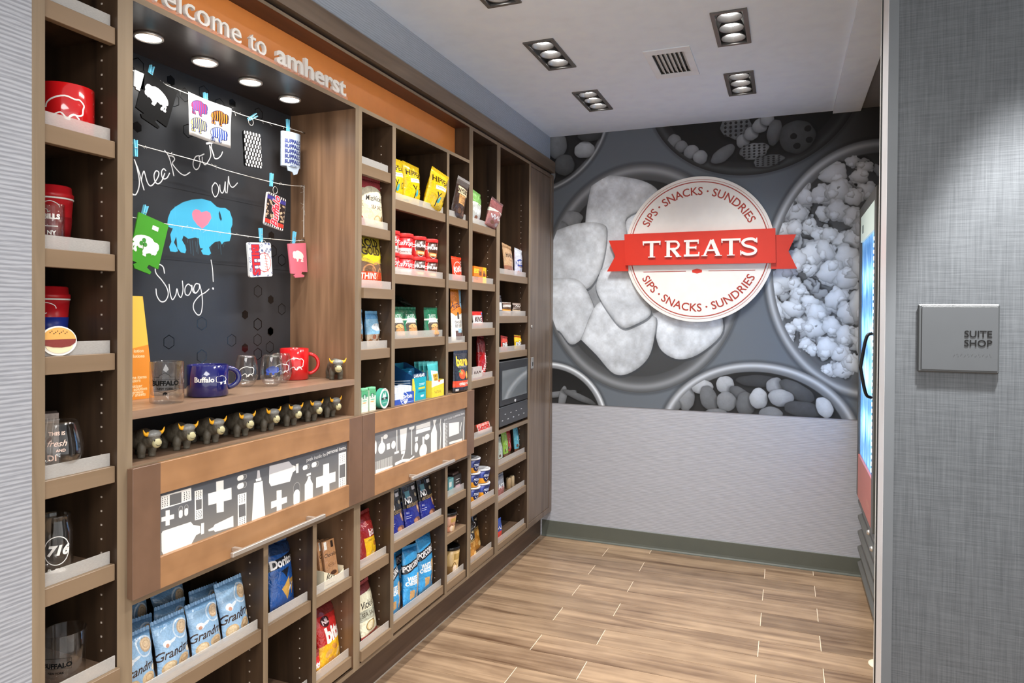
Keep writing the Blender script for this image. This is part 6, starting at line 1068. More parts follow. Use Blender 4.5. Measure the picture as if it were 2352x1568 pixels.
# sandwich shaped magnet
t = thing('sandwich_magnet', 'flat roast beef sandwich shaped magnet with a white border', 'magnet', (-1.4115, 0.991, 1.3340), (math.radians(-4), 0, PI/2))
def el(cx, cz, rx, rz, n=36, a0=0, a1=360): return [(cx+rx*math.cos(math.radians(a0+(a1-a0)*i/n)), cz+rz*math.sin(math.radians(a0+(a1-a0)*i/n))) for i in range(n+(a1-a0 != 360))]
mk('backing', *prism(el(0, 0.031, 0.039, 0.031), -0.0015, 0.0015), wd, t)
mk('top_bun', *prism(el(0, 0.032, 0.036, 0.027, 24, 4, 176), -0.0028, -0.0016), pmat('bun', (222, 168, 90), 0.5, bump=0.4), t)
mk('roast_beef', *prism([(-0.036, 0.034), (-0.030, 0.022), (-0.014, 0.018), (0.004, 0.017), (0.022, 0.019), (0.034, 0.026), (0.036, 0.034)], -0.0036, -0.0016), pmat('roast beef', (128, 54, 46), 0.5, bump=0.6), t)
mk('bottom_bun', *prism(el(0, 0.024, 0.030, 0.019, 20, 190, 350), -0.0028, -0.0016), pmat('bun pale', (232, 214, 176), 0.5), t)
boxes('seeds', [(0, 0, 0, 0, 0, 0)][:0] or [(-0.020+0.004*i, -0.018+0.004*i, -0.0033, -0.0028, 0.050+0.003*math.sin(i*2.1), 0.0515+0.003*math.sin(i*2.1)) for i in range(10)], pmat('seed', (70, 50, 36), 0.6), None) if False else None
for i in range(10): mk('seed', *bxv(-0.020+0.004*i, -0.018+0.004*i, -0.0033, -0.0028, 0.048+0.003*math.sin(i*2.1), 0.0498+0.003*math.sin(i*2.1)), pmat('seed', (70, 50, 36), 0.6), t)
def stemless(label, pos, r, h, shapes, yaw, dm, group=None):
    t = thing('stemless_glass', label, 'glass', pos, (0, 0, math.radians(yaw)), group); P = []
    def rr(q): return r*(0.46+0.54*math.sin(min(q/0.42, 1)*PI/2)**0.8) if q < 0.42 else r*(1-0.27*((q-0.42)/0.58)**1.6)
    n = 16; P = [(0.0001, 0.0)]+[(rr(i/n), h*i/n) for i in range(n+1)]+[(rr(1)-0.0014, h)]+[(rr(i/n)-0.0014, h*i/n) for i in range(n-1, 1, -1)]+[(0.0001, h*0.09)]
    lat('glass_body', P, GLASS, t, 40)
    if shapes: decal('printed_bison', shapes, cyl(r, 0.0006, lambda z: rr(min(max(z/h, 0), 1))), dm, t)
    return t
stemless('large stemless glass with printed words and a pink pattern', (-1.458, 1.020, 1.0795), 0.050, 0.112, [('t', 'THIS IS', 0.004, 0.090, 0.010, 0.03), ('t', 'fresh', 0.004, 0.070, 0.018, 0.01, 0.35), ('t', 'AND', 0.012, 0.055, 0.008, 0.03), ('t', 'DI', -0.004, 0.040, 0.018, 0.02)], 48, pmat('rose print', (226, 196, 180), 0.5))
o = lat('paper_cone', [(0.0001, 0), (0.020, 0), (0.032, 0.03), (0.036, 0.075), (0.030, 0.082), (0.0001, 0.084)], pmat('milky plastic', (206, 202, 198), 0.3, alpha=0.75), None, 24, loc=(-1.415-0.055, 0.985, 1.0798)); bpy.data.objects.remove(o)
o = carton('gift_box', 'small patterned pink and grey gift box behind the stemless glass', 'box', (-1.560, 1.055, 1.0797), 0.06, 0.05, 0.118, I('leaf print', 90, 130, (176, 160, 150), [('l', [(.1+.2*i, .1), (.25+.2*i, .9)], .03, (226, 214, 206)) for i in range(4)]+[('e', .3+.2*i, .5, .1, .05, (150, 120, 110), .7) for i in range(3)]), pc('gift side', (170, 152, 144)), -30)
can = [(0.0001, 0), (0.027, 0), (0.031, 0.008), (0.0325, 0.02), (0.0325, 0.100), (0.028, 0.116), (0.0275, 0.128), (0.029, 0.132), (0.0275, 0.133), (0.0262, 0.128), (0.0265, 0.116), (0.031, 0.100), (0.031, 0.02), (0.0001, 0.008)]
t = thing('can_shaped_glass', 'clear can shaped glass with a white 716 circle print', 'glass', (-1.458, 1.016, 0.8578), (0, 0, math.radians(52))); lat('glass_body', can, GLASS, t, 40)
decal('printed_emblem', [('l', el(0.004, 0.062, 0.024, 0.030, 40)+[(0.028, 0.062)], 0.0018), ('t', '716', 0.006, 0.062, 0.028, 0.05, 0.25), ('t', 'Buffalo', 0.004, 0.020, 0.012, 0.04)], cyl(0.0325, 0.0004), wd, t)
tumbler_glass('rocks_glass', 'clear rocks glass on the lowest visible left shelf', (-1.462, 1.038, 0.6243), 0.040, 0.108, 0.014, [('t', 'BUFFALO', -0.010, 0.046, 0.014, 0.05), ('l', [(-0.040, 0.036), (0.018, 0.036), (0.018, 0.058), (-0.040, 0.058), (-0.040, 0.036)], 0.001), ('t', 'NEW YORK', -0.012, 0.030, 0.006, 0.03)], 48, rt=0.043)
# ------------------------------------------------------------------ niche display shelf
t = thing('info_card', 'tall yellow and orange card standing at the left of the niche', 'card', (-1.58, 1.24, 1.1982), (0, 0, PI/2-0.05))
v, f = prism([(-0.085, 0), (0.125, 0), (0.090, 0.270), (-0.085, 0.270)], -0.0012, 0.0012); card = Cv(210, 270, (240, 150, 56))
card.poly([(0, .40), (.93, .53), (.83, 1), (0, 1)], (244, 200, 84))
for k, (b_, z) in enumerate((('and lotion', .47), ('and lotions', .42), ('hygiene items', .215), ('razors', .185), ('sanitizer', .13), ('shave solution', .10), ('detergent', .07), ('dryer sheets', .045))): card.text(b_, .73, z+.0, .058, (252, 236, 200), 0.02)
mk('card', v, f, card.mat('info card print', 0.4), t, uv=[((p[0]+0.085)/0.21, p[2]/0.27) for p in v])
mk('rear_strut', *prism([(0.002, 0), (0.05, 0), (0.002, 0.16)], -0.001, 0.001, 'yz'), pmat('card back', (230, 150, 60), 0.5), t)
tumbler_glass('rocks_glass', 'clear rocks glass with black city lettering beside the navy mug', (-1.455, 1.300, 1.1985), 0.040, 0.104, 0.020, sk, 42)
t = mug('soup_mug', 'wide navy blue mug with white lettering and a white bison', (-1.475, 1.452, 1.1983), 0.053, 0.086, navy, 44, None, (10, 0.030, 0.0075, 0.56, 0.026))
decal('printed_lettering', [('t', 'Buffalo', -0.008, 0.048, 0.019, 0.03), ('p', bison(0.040, 0.046, 0.036, True))], cyl(0.053), wd, t); decal('printed_initials', [('t', 'NY', 0.040, 0.050, 0.011, 0.02)], cyl(0.053, 0.0008), pmat('navy print', (22, 24, 88), 0.5), t)
o2 = lambda s_, mir=False: [outline(0.0, 0.048, 0.045, mir), ('l', smoothpts([(-0.014, 0.036), (-0.004, 0.042), (0.004, 0.034), (0.012, 0.040), (0.018, 0.034)], 4), 0.0016)]
stemless('stemless glass with a white bison outline, left of the three', (-1.560, 1.690, 1.1985), 0.036, 0.096, o2(1), 44, wd, 'stemless glasses on the niche shelf')
stemless('stemless glass with a blue filled bison, front of the three', (-1.500, 1.735, 1.1985), 0.0365, 0.097, [('p', bison(0.0, 0.050, 0.040))], 44, pmat('blue print', (36, 70, 170), 0.5), 'stemless glasses on the niche shelf')
stemless('stemless glass with a white bison outline, rear right of the three', (-1.545, 1.832, 1.1985), 0.036, 0.096, o2(1), 44, wd, 'stemless glasses on the niche shelf')
mug('coffee_mug', 'glossy red mug with a white bison outline on the niche shelf', (-1.580, 1.940, 1.1983), 0.048, 0.108, redm, 42, [outline(0.0, 0.056, 0.060), ('l', smoothpts([(-0.018, 0.038), (-0.005, 0.046), (0.005, 0.036), (0.016, 0.044), (0.024, 0.036)], 4), 0.0024)], (0, 0.034, 0.0060, 0.50, 0.034))
# ------------------------------------------------------------------ toy bulls
def ellv(c, r, n=16, m=10):
    V = []; F = []
    for j in range(m+1):
        for i in range(n): th, ph = PI*j/m, 2*PI*i/n; V.append((c[0]+r[0]*math.sin(th)*math.cos(ph), c[1]+r[1]*math.sin(th)*math.sin(ph), c[2]+r[2]*math.cos(th)))
    for j in range(m):
        for i in range(n): F.append((j*n+i, j*n+(i+1) % n, (j+1)*n+(i+1) % n, (j+1)*n+i))
    return V, F
def bull():
    P = [ellv((0, 0.024, 0.041), (0.0245, 0.040, 0.026)), ellv((0, 0.006, 0.052), (0.0215, 0.026, 0.021)), ellv((0, -0.030, 0.047), (0.0165, 0.018, 0.018)), ellv((0, -0.016, 0.044), (0.018, 0.02, 0.019))]
    for sx in (-1, 1):
        for y, q in ((-0.004, 1.0), (0.050, 1.0)): P += [ellv((sx*0.0145, y, 0.022), (0.0105, 0.012, 0.020)), lathe([(0.0001, 0), (0.0092, 0), (0.0088, 0.012), (0.0098, 0.03), (0.0001, 0.03)], 14)[:2]]; v, f = P[-1]; P[-1] = ([(a+sx*0.0145, b+y, c) for a, b, c in v], f)
    P.append(ellv((0, 0.064, 0.040), (0.003, 0.004, 0.014)))
    me = bpy.data.meshes.new('b'); V, F = merge(*P); me.from_pydata(V, [], F); o = bpy.data.objects.new('b', me); COL.objects.link(o)
    m = o.modifiers.new('r', 'REMESH'); m.mode = 'VOXEL'; m.voxel_size = 0.0021; s_ = o.modifiers.new('s', 'SMOOTH'); s_.iterations = 6; s_.factor = 0.6
    bpy.context.view_layer.update(); res = bpy.data.meshes.new_from_object(o.evaluated_get(bpy.context.evaluated_depsgraph_get())); bpy.data.objects.remove(o)
    res.name = 'body'; res.materials.clear(); fur = pmat('charcoal toy', (86, 80, 68), 0.55, bump=0.8, bscale=260); res.materials.append(fur); res.polygons.foreach_set('use_smooth', [True]*len(res.polygons))
    parts = [('body', res)]
    def part(n, vf, mt, sm=True):
        me = bpy.data.meshes.new(n); me.from_pydata([tuple(v) for v in vf[0]], [], vf[1]); me.materials.append(mt)
        if sm: me.polygons.foreach_set('use_smooth', [True]*len(me.polygons))
        parts.append((n, me))
    part('muzzle', ellv((0, -0.0435, 0.0395), (0.0125, 0.0085, 0.0125)), pmat('toy muzzle', (176, 168, 128), 0.5))
    V, F = ellv((0, -0.031, 0.0605), (0.0185, 0.0155, 0.0105), 40, 14); V = [(x, y, z+0.0011*math.sin(x*1500)) for x, y, z in V]; part('hair_tuft', (V, F), pmat('grey hair', (132, 132, 128), 0.3))
    for sx in (-1, 1): part('horn', tube(smoothpts([(sx*0.014, -0.030, 0.062), (sx*0.021, -0.031, 0.0625), (sx*0.026, -0.032, 0.0675), (sx*0.029, -0.032, 0.0755)], 4), 0.0062, 10, taper=lambda q: 1.05-0.92*q), pmat('yellow horn', (238, 172, 28), 0.35))
    for sx in (-1, 1): part('eye', ellv((sx*0.0092, -0.0475, 0.0475), (0.0020, 0.0014, 0.0026), 8, 6), BLACK)
    part('mouth', tube(smoothpts([(-0.008, -0.0512, 0.037), (-0.003, -0.0522, 0.0345), (0.003, -0.0522, 0.0345), (0.008, -0.0512, 0.037)], 4), 0.0005, 5), BLACK)
    return parts
BP = bull()
def place_bull(x, y, z, yaw, label, s_=1.0, group='toy bulls on the lower niche shelf'):
    t = thing('toy_bull', label, 'figurine', (x, y, z), (0, 0, math.radians(yaw)), group); t.scale = (s_, s_, s_)
    for n, me in BP: o = bpy.data.objects.new(n, me); COL.objects.link(o); o.parent = t
ords = ['nearest toy bull at the left end of the lower niche shelf', 'second toy bull from the left on the lower niche shelf', 'third toy bull from the left on the lower niche shelf', 'fourth toy bull from the left on the lower niche shelf', 'fourth toy bull from the right on the lower niche shelf', 'third toy bull from the right on the lower niche shelf', 'second toy bull from the right on the lower niche shelf', 'rightmost toy bull at the far end of the lower niche shelf']
for y, l_, yw in zip((1.244, 1.350, 1.448, 1.560, 1.668, 1.772, 1.874, 1.976), ords, (84, 82, 85, 82, 84, 80, 82, 84)): place_bull(-1.462, y, 1.0703, yw, l_, 0.97)
place_bull(-1.455, 2.004, 1.1983, 48, 'single toy bull facing out beside the red mug on the niche shelf', 1.0, 'toy bull on the upper niche shelf')
# ------------------------------------------------------------------ strings, pegs and hanging goods
XS = -1.615; strm = pmat('white twine', (232, 230, 222), 0.7)
def twine(label, pts, n2=None):
    P = smoothpts([(XS, y/1000, z/1000) for y, z in pts], 6); o = mk('twine', *tube(P, 0.0012, 6), strm, None, world=True); tag(o, label, 'string', 'twine lines in the niche'); r = random.Random(len(label))
    hair = []
    for i in range(26):
        p = P[r.randrange(3, len(P)-3)]; q = [p, (p[0]+r.uniform(-.004, .004), p[1]+r.uniform(-.006, .006), p[2]+r.uniform(-.006, .006)), (p[0]+r.uniform(-.006, .006), p[1]+r.uniform(-.014, .014), p[2]+r.uniform(-.012, .008))]; hair.append(tube(q, 0.0003, 3))
    mk('loose_fibres', *merge(*hair), strm, o, world=True, )['kind'] = 'stuff'
twine('top line of white twine across the niche', [(1157, 2082), (1240, 2072), (1365, 2064), (1483, 2059), (1675, 2056), (1757, 2057), (1955, 2070), (2034, 2074)])
twine('middle line of white twine running down the right side to the lower line', [(1157, 1884), (1334, 1874), (1567, 1872), (1662, 1867), (1860, 1867), (1960, 1873), (2030, 1882), (2032, 1874), (2032, 1790), (2032, 1700)])
twine('lower line of white twine crossing the blue bison', [(1157, 1695), (1333, 1678), (1418, 1674), (1533, 1673), (1681, 1673), (1834, 1675), (1977, 1682), (2033, 1690)])
for z, l_ in ((2.074, 'upper'), (1.883, 'middle'), (1.691, 'lower')):
    o = mk('nail', *tube([(XS, 2.0358, z), (XS, 2.018, z)], 0.0016, 8), pmat('nail steel', (120, 116, 110), 0.3, 1.0), None, world=True, smooth=True); tag(o, l_+' nail holding the twine at the right side of the niche', 'nail', 'nails holding the twine')
def peg(y, z, ang, label):
    t = thing('clothes_peg', label, 'clothespin', (XS+0.0015, y, z), (math.radians(ang), 0, 0), 'small blue clothes pegs')
    for s_ in (-1, 1):
        v, f = prism([(s_*0.0008, -0.022), (s_*0.0042, -0.022), (s_*0.0050, 0.0), (s_*0.0058, 0.022), (s_*0.0030, 0.022), (s_*0.0012, 0.0)], -0.004, 0.004, 'yz'); mk('jaw', v, f, PINE, t)
    mk('spring', *tube([(0.0045, -0.0045, 0.0), (0.0052, 0, 0.001), (0.0045, 0.0045, 0.0)], 0.0007, 6), CHROME, t)
for a in ((1.386, 2.076, -14, 'blue peg clipping the black can sleeve'), (1.578, 2.058, 3, 'blue peg clipping the white bison sheet'), (1.772, 2.060, -55, 'blue peg turned sideways above the black and white case'), (1.943, 2.076, 2, 'blue peg clipping the pale blue can sleeve'), (1.339, 1.862, 2, 'blue peg on the middle line at the left'), (1.861, 1.874, -4, 'blue peg holding the keyring of the leopard wallet'), (1.366, 1.694, -18, 'blue peg clipping the green can sleeve'), (1.812, 1.684, 4, 'blue peg holding the keyring of the football wallet'), (1.977, 1.692, -8, 'blue peg clipping the pink can sleeve')): peg(*a)
def sleeve(label, cy, cz, w_, h, ang, col, shapes, dm, name='can_sleeve', pts=None, group='flat foam can sleeves'):
    """flat folded foam can holder hanging from its top edge; local x = across, z = down is negative"""
    t = thing(name, label, 'can sleeve', (XS+0.012, cy, cz), (0, math.radians(ang), PI/2), group); m = pmat(label[:16]+' foam', col, 0.8, spec=0.1, bump=0.2, bscale=600)
    a, b_ = w_/2, h; P = pts or [(-a, 0), (a, 0), (a*0.94, -b_*0.86), (a*0.30, -b_*0.84), (a*0.22, -b_*0.90), (a*0.55, -b_*0.95), (a*0.50, -b_), (-a*0.5, -b_*0.99), (-a*0.62, -b_*0.93), (-a*0.45, -b_*0.88), (-a*0.94, -b_*0.86)]
    mk('front_layer', *prism(P, -0.0050, -0.0012), m, t, bevel=0); mk('rear_layer', *prism([(p[0]*0.98+0.002, p[1]*0.99) for p in P], -0.0008, 0.0028), m, t)
    decal('printed_design', shapes, lambda x, z: (x, -0.0054, z), dm, t); return t
sleeve('black foam can sleeve with a silver bison, top left', 1.408, 2.058, 0.108, 0.128, 16, (9, 9, 10), [('p', bison(-0.002, -0.050, 0.078, True, 0.05))], pmat('silver print', (206, 206, 210), 0.4))
o = sleeve('grey can sleeve edge at the far left of the top line', 1.340, 2.062, 0.030, 0.05, 4, (150, 152, 154), [('l', [(-0.01, -0.01), (0.01, -0.01)], 0.001)], wd, 'paper_tag'); o['category'] = 'tag'
sleeve('green foam can sleeve with a clover on a white bison', 1.385, 1.680, 0.098, 0.150, 14, (72, 150, 50), [('p', bison(-0.008, -0.080, 0.082, False, -0.15)), ('p', [(0.0, -0.018), (0.020, -0.018), (0.020, -0.030), (0.0, -0.030)])], wd)
decal('clover', [('p', el(-0.016+0.007*math.cos(q), -0.074+0.007*math.sin(q), 0.0062, 0.0062, 12)) for q in (PI/2, PI/2+2.1, PI/2-2.1)]+[('l', [(-0.016, -0.076), (-0.013, -0.092)], 0.002)], lambda x, z: (x, -0.0058, z), pmat('clover green', (60, 140, 50), 0.6), bpy.context.scene.objects[-1] if False else [o for o in COL.objects if o.get('label', '').startswith('green foam')][0])
sleeve('pink foam can sleeve with a white bison, lower right', 1.975, 1.672, 0.094, 0.120, -7, (222, 116, 134), [('p', bison(0.0, -0.045, 0.058, True, -0.1))], wd)
t = thing('can_sleeve', 'pale blue foam can sleeve with five rows of dark lettering', 'can sleeve', (XS+0.012, 1.944, 2.050), (0, 0, PI/2-0.25), 'flat foam can sleeves'); pbm = pmat('pale blue foam', (160, 174, 190), 0.7)
def arcsl(r, z0, z1, a0, a1, n=14, th=0.0028):
    V = []; F = []
    for i in range(n+1):
        a = math.radians(a0+(a1-a0)*i/n)
        for rr in (r, r-th):
            for z in (z0, z1): V.append((rr*1.3*math.sin(a), -rr*0.55*math.cos(a), z))
    for i in range(n):
        b_ = i*4; F += [(b_, b_+4, b_+5, b_+1), (b_+3, b_+7, b_+6, b_+2), (b_+1, b_+5, b_+7, b_+3), (b_, b_+2, b_+6, b_+4)]
    F += [(0, 1, 3, 2), (n*4, n*4+2, n*4+3, n*4+1)]; return V, F
mk('sleeve_body', *arcsl(0.030, -0.118, 0, -170, 170, 28), pbm, t, smooth=False)
mk('base_flap', *prism([(-0.024, -0.1185), (0.026, -0.1185), (0.018, -0.140), (0.004, -0.146), (-0.002, -0.136), (-0.020, -0.134)], -0.014, -0.011), pbm, t)
decal('printed_lettering', [('t', 'BUFFALO', 0.0, -0.032-0.0175*k, 0.0175, 0.05, 0.12) for k in range(5)]+[('t', 'NEW YORK', 0.0, -0.115, 0.005, 0.02)], lambda x, z: (0.0396*math.sin(x/0.0396), -0.0172*math.cos(x/0.0396), z), pmat('dark blue print', (40, 50, 110), 0.6), t)
# white sheet with four bison stickers
sh = Cv(330, 240, (206, 205, 203)); st = [((.27, .72), (150, 34, 76), (60, 60, 130)), ((.75, .66), (226, 116, 40), (30, 24, 24)), ((.25, .30), (214, 196, 110), (30, 42, 110)), ((.73, .24), (170, 180, 200), (24, 52, 140))]
for (x, y), a, b_ in st:
    P = bison(0, 0, 1.0, False); Q = [(x+p[0]*0.40, y+p[1]*0.40*330/240) for p in P]; sh.poly(Q, a)
    for k in range(-3, 4):
        xx = x+k*0.052; tmp = [(xx, y-0.16), (xx+0.026, y-0.16), (xx+0.042, y+0.0), (xx+0.026, y+0.17), (xx+0.004, y+0.17), (xx+0.014, y)]
        mskc = Cv(330, 240, (0, 0, 0), True); mskc.poly(Q, (255, 255, 255)); m2 = Cv(330, 240, (0, 0, 0), True); m2.poly(tmp, (255, 255, 255)); cv_ = (mskc.a[..., 3]*m2.a[..., 3])[..., None]; sh.a[..., :3] = sh.a[..., :3]*(1-cv_)+np.array(b_)/255*cv_
    sh.line([(p[0], p[1]) for p in Q+[Q[0]]], .011, (30, 30, 60))
n = 10; V = []; U = []; F = []
for i in range(n+1):
    for j in range(n+1): u, v_ = i/n, j/n; V.append((-0.080+0.160*u, -0.004+0.006*math.sin(u*3)+0.004*v_*math.sin(v_*2+u*2), -0.122*(1-v_)-0.004*u)); U.append((u, v_))
for i in range(n):
    for j in range(n): a = i*(n+1)+j; F.append((a, a+n+1, a+n+2, a+1))
o = mk('sticker_sheet', V, F, sh.mat('sticker sheet print', 0.3), None, loc=(XS+0.012, 1.584, 2.060), rot=(0, 0, PI/2), smooth=True, uv=U); s_ = o.modifiers.new('s', 'SOLIDIFY'); s_.thickness = 0.0006; tag(o, 'white sheet printed with four striped bison, pegged on the top line', 'sheet')
def cardcase(name, label, cy, cz, w_, h, ang, cvs, cat, edge, ring_z, group=None):
    t = thing(name, label, cat, (XS+0.010, cy, cz), (0, math.radians(ang), PI/2), group); r = 0.007
    pts = []
    for (sx, sz, a0) in ((1, 1, 0), (-1, 1, 90), (-1, -1, 180), (1, -1, 270)): pts += [(sx*(w_/2-r)+r*math.cos(math.radians(a0+15*k)), sz*(h/2-r)+r*math.sin(math.radians(a0+15*k))) for k in range(7)]
    v, f = prism(pts, -0.0035, 0.0035); mk('case', v, f, edge, t); k = 0.985
    P = [(p[0]*k, p[1]*k) for p in pts]; mk('printed_face', [(p[0], -0.0038, p[1]) for p in P], [tuple(range(len(P)))], cvs.mat(name+' print', 0.3), t, uv=[(0.5+p[0]/w_, 0.5+p[1]/h) for p in P])
    return t
c = Cv(130, 200, (34, 34, 36))
for j in range(9):
    for i in range(6): x, y = (i+0.5*(j % 2))*23+4, j*23+8; c.ell(x, y, 6.5, 8, (238, 238, 238), px=True); c.ell(x+3, y-7, 4, 5, (238, 238, 238), px=True); c.line([(x-3, y-6), (x-3, y-13)], 4, (238, 238, 238), px=True)
ct = cardcase('phone_pouch', 'black case with a dense white bison pattern hanging from a strap', 1.762, 1.952, 0.076, 0.112, -4, c, 'pouch', GBLACK, 0)
mk('strap', *tube([(0.0, 0, 0.055), (0.001, 0, 0.066), (0, 0, 0.078)], 0.0012, 6), BLACK, ct); mk('keyring', *tube([(0.011*math.cos(q*PI/10), 0, 0.088+0.011*math.sin(q*PI/10)) for q in range(20)], 0.0009, 6, True), CHROME, ct, smooth=True)
c = Cv(130, 190, (40, 32, 34)); rs = np.random.RandomState(5)
for i in range(46): c.ell(rs.rand()*130, 40+rs.rand()*110, 6, 5, (226, 196, 160), ring=2.4, px=True)
c.poly([(0, .80), (1, .80), (1, .92), (0, .92)], (60, 56, 130)); c.poly([(0, .08), (1, .08), (1, .2), (0, .2)], (206, 60, 50))
for k in range(9): c.poly([(.05+k*.11, .93), (.10+k*.11, .93), (.10+k*.11, .99), (.05+k*.11, .99)], (240, 240, 240)); c.poly([(.05+k*.11, .01), (.10+k*.11, .01), (.10+k*.11, .07), (.05+k*.11, .07)], (240, 240, 240))
c.text('Buffalo', .5, .5, .50, (246, 240, 240), 0.07, rot=PI/2, shear=.3); c.text('Buffalo', .5, .5, .50, (198, 50, 70), 0.03, rot=PI/2, shear=.3)
ct = cardcase('card_wallet', 'leopard patterned card wallet with red script lettering', 1.868, 1.768, 0.092, 0.112, 8, c, 'wallet', pmat('clear edge', (200, 196, 196), 0.2), 0, 'printed card wallets')
mk('keyring', *tube([(-0.008+0.011*math.cos(q*PI/10), 0, 0.072+0.012*math.sin(q*PI/10)) for q in range(20)], 0.0009, 6, True), CHROME, ct, smooth=True)
c = Cv(150, 160, (236, 236, 238))
for i in range(60): c.ell(rs.rand()*150, rs.rand()*160, 6, 5, (40, 56, 110), ring=2.4, px=True)
c.ell(.66, .42, .30, .30, (246, 244, 242)); c.ell(.66, .42, .30, .30, (190, 50, 44), ring=.02); c.line([(.70, .72), (.80, .14)], .02, (190, 50, 44))
for k in range(6): c.line([(.68, .62-k*.08), (.82, .60-k*.08)], .012, (190, 50, 44))
c.text('BILLS', .30, .5, .42, (60, 60, 120), 0.09, rot=-PI/2); c.text('BILLS', .30, .5, .42, (206, 44, 48), 0.05, rot=-PI/2)
ct = cardcase('card_wallet', 'white and red football lettered card wallet', 1.797, 1.601, 0.106, 0.112, -5, c, 'wallet', pmat('white edge', (226, 226, 226), 0.3), 0, 'printed card wallets')
mk('keyring', *tube([(0.022+0.011*math.cos(q*PI/10), -0.001, 0.052+0.012*math.sin(q*PI/10)) for q in range(20)], 0.0009, 6, True), CHROME, ct, smooth=True)
# ------------------------------------------------------------------ glass door cooler at the right
def cooler():
    y0, y1, xd = 3.40, 4.150, 0.360; t = thing('drinks_cooler', 'tall black glass door drinks cooler at the right end of the mural', 'refrigerator', (0.7, (y0+y1)/2, 0.0))
    bk_ = pmat('cooler black', (30, 31, 34), 0.35); wi = pmat('cooler liner', (226, 232, 238), 0.4); gry = pmat('cooler frame grey', (84, 84, 80), 0.4)
    boxes('cabinet', [(xd+0.028, 1.05, y0, y0+0.03, 0.03, 2.0), (xd+0.028, 1.05, y1-0.03, y1, 0.03, 2.0), (1.02, 1.05, y0+0.03, y1-0.03, 0.03, 2.0), (xd+0.028, 1.02, y0+0.03, y1-0.03, 1.97, 2.0), (xd+0.06, 1.02, y0+0.03, y1-0.03, 0.03, 0.52)], bk_, t)
    boxes('liner', [(xd+0.06, 1.0, y0+0.031, y0+0.036, 0.53, 1.96), (xd+0.06, 1.0, y1-0.036, y1-0.031, 0.53, 1.96), (1.0, 1.015, y0+0.036, y1-0.036, 0.53, 1.96), (xd+0.06, 1.0, y0+0.036, y1-0.036, 0.522, 0.53)], wi, t)
    boxes('door_frame', [(xd, xd+0.027, y0, y0+0.070, 0.475, 2.005), (xd, xd+0.027, y1-0.050, y1, 0.475, 2.005), (xd, xd+0.027, y0+0.070, y1-0.050, 1.955, 2.005)], gry, t, bevel=0.001)
    box('header_sign', (xd+0.002, xd+0.020, y0+0.071, y1-0.051, 1.822, 1.954), pmat('lit header', (196, 210, 202), 0.4, emis=(190, 206, 198), es=0.35), t)
    mk('header_emblem', *merge(*[strokes(arc(3.93, 1.885, 0.022, 0.030, a, a+250, 8), 0.008, 0, 0.001) for a in (40,)]), pmat('emblem grey', (110, 126, 128), 0.5), None) if False else None
    box('header_emblem', (xd+0.0008, xd+0.0019, 3.955, 4.01, 1.86, 1.90), pmat('emblem grey', (120, 136, 138), 0.5), t)
    gl = bpy.data.materials.new('glow tinted cooler glass'); gl.use_nodes = True; nt = gl.node_tree; N = nt.nodes.new; L = nt.links.new
    tr = N('ShaderNodeBsdfTransparent'); tr.inputs[0].default_value = (0.80, 0.92, 1.0, 1); tl = N('ShaderNodeBsdfTranslucent'); tc = N('ShaderNodeTexCoord'); mp = N('ShaderNodeMapping'); mp.inputs['Scale'].default_value = (1, 38, 5); nn = N('ShaderNodeTexNoise'); nn.inputs['Scale'].default_value = 1.0; nn.inputs['Detail'].default_value = 4; nn.inputs['Distortion'].default_value = 1.2
    cr = N('ShaderNodeValToRGB'); cr.color_ramp.elements[0].position = 0.36; cr.color_ramp.elements[1].position = 0.62; cr.color_ramp.elements[0].color = (0.12, 0.36, 0.66, 1); cr.color_ramp.elements[1].color = (0.80, 0.93, 1.0, 1)  # blue and white streaks colour the pane to imitate its inner glow
    L(tc.outputs['Object'], mp.inputs['Vector']); L(mp.outputs[0], nn.inputs['Vector']); L(nn.outputs['Fac'], cr.inputs[0]); L(cr.outputs[0], tl.inputs[0])
    mx = N('ShaderNodeMixShader'); mx.inputs[0].default_value = 0.7; L(tr.outputs[0], mx.inputs[1]); L(tl.outputs[0], mx.inputs[2]); L(mx.outputs[0], nt.nodes['Material Output'].inputs[0])
    box('glass_pane', (xd+0.010, xd+0.014, y0+0.071, y1-0.051, 0.700, 1.820), gl, t)
    box('lower_panel', (xd+0.001, xd+0.022, y0+0.071, y1-0.051, 0.476, 0.699), pmat('terracotta panel', (198, 104, 84), 0.3), t)
    decal('lower_panel_print', [('l', smoothpts([(-0.06, 0.0), (-0.045, 0.03), (-0.03, -0.01), (-0.01, 0.025), (0.005, -0.008), (0.025, 0.02), (0.05, 0.0)], 4), 0.008)], lambda x, z: (xd+0.0006, 3.60-x, 0.54+z), pmat('pale pink print', (226, 170, 154), 0.5), t).location = -t.location
    for k in range(5):
        z = 0.045+k*0.084; v = [(xd+0.030, z+0.006), (xd+0.008, z+0.050), (xd+0.008, z+0.062), (xd+0.034, z+0.078), (xd+0.040, z+0.078), (xd+0.038, z+0.006)]
        v, f = prism(v, y0+0.002, y1-0.002, 'xz'); mk('grille_slat', v, f, gry, t, world=True)
    boxes('grille_backing', [(xd+0.045, xd+0.058, y0+0.031, y1-0.031, 0.03, 0.47)], bk_, t)
    P = smoothpts([(xd-0.001, 3.478, 1.355), (xd-0.026, 3.470, 1.335), (xd-0.046, 3.468, 1.215), (xd-0.046, 3.468, 1.190), (xd-0.026, 3.470, 1.085), (xd-0.001, 3.478, 1.065)], 6); mk('handle', *tube(P, 0.0075, 10), BLACK, t, world=True, smooth=True)
    mk('led_strip', *merge(*[bxv(0, 0.004, 0, 0.006, 0.03*i, 0.03*i+0.016) for i in range(36)]), pmat('led white', (240, 248, 255), emis=(225, 242, 255), es=14), t).location = Vector((xd+0.002, y0+0.104, 0.725))-t.location
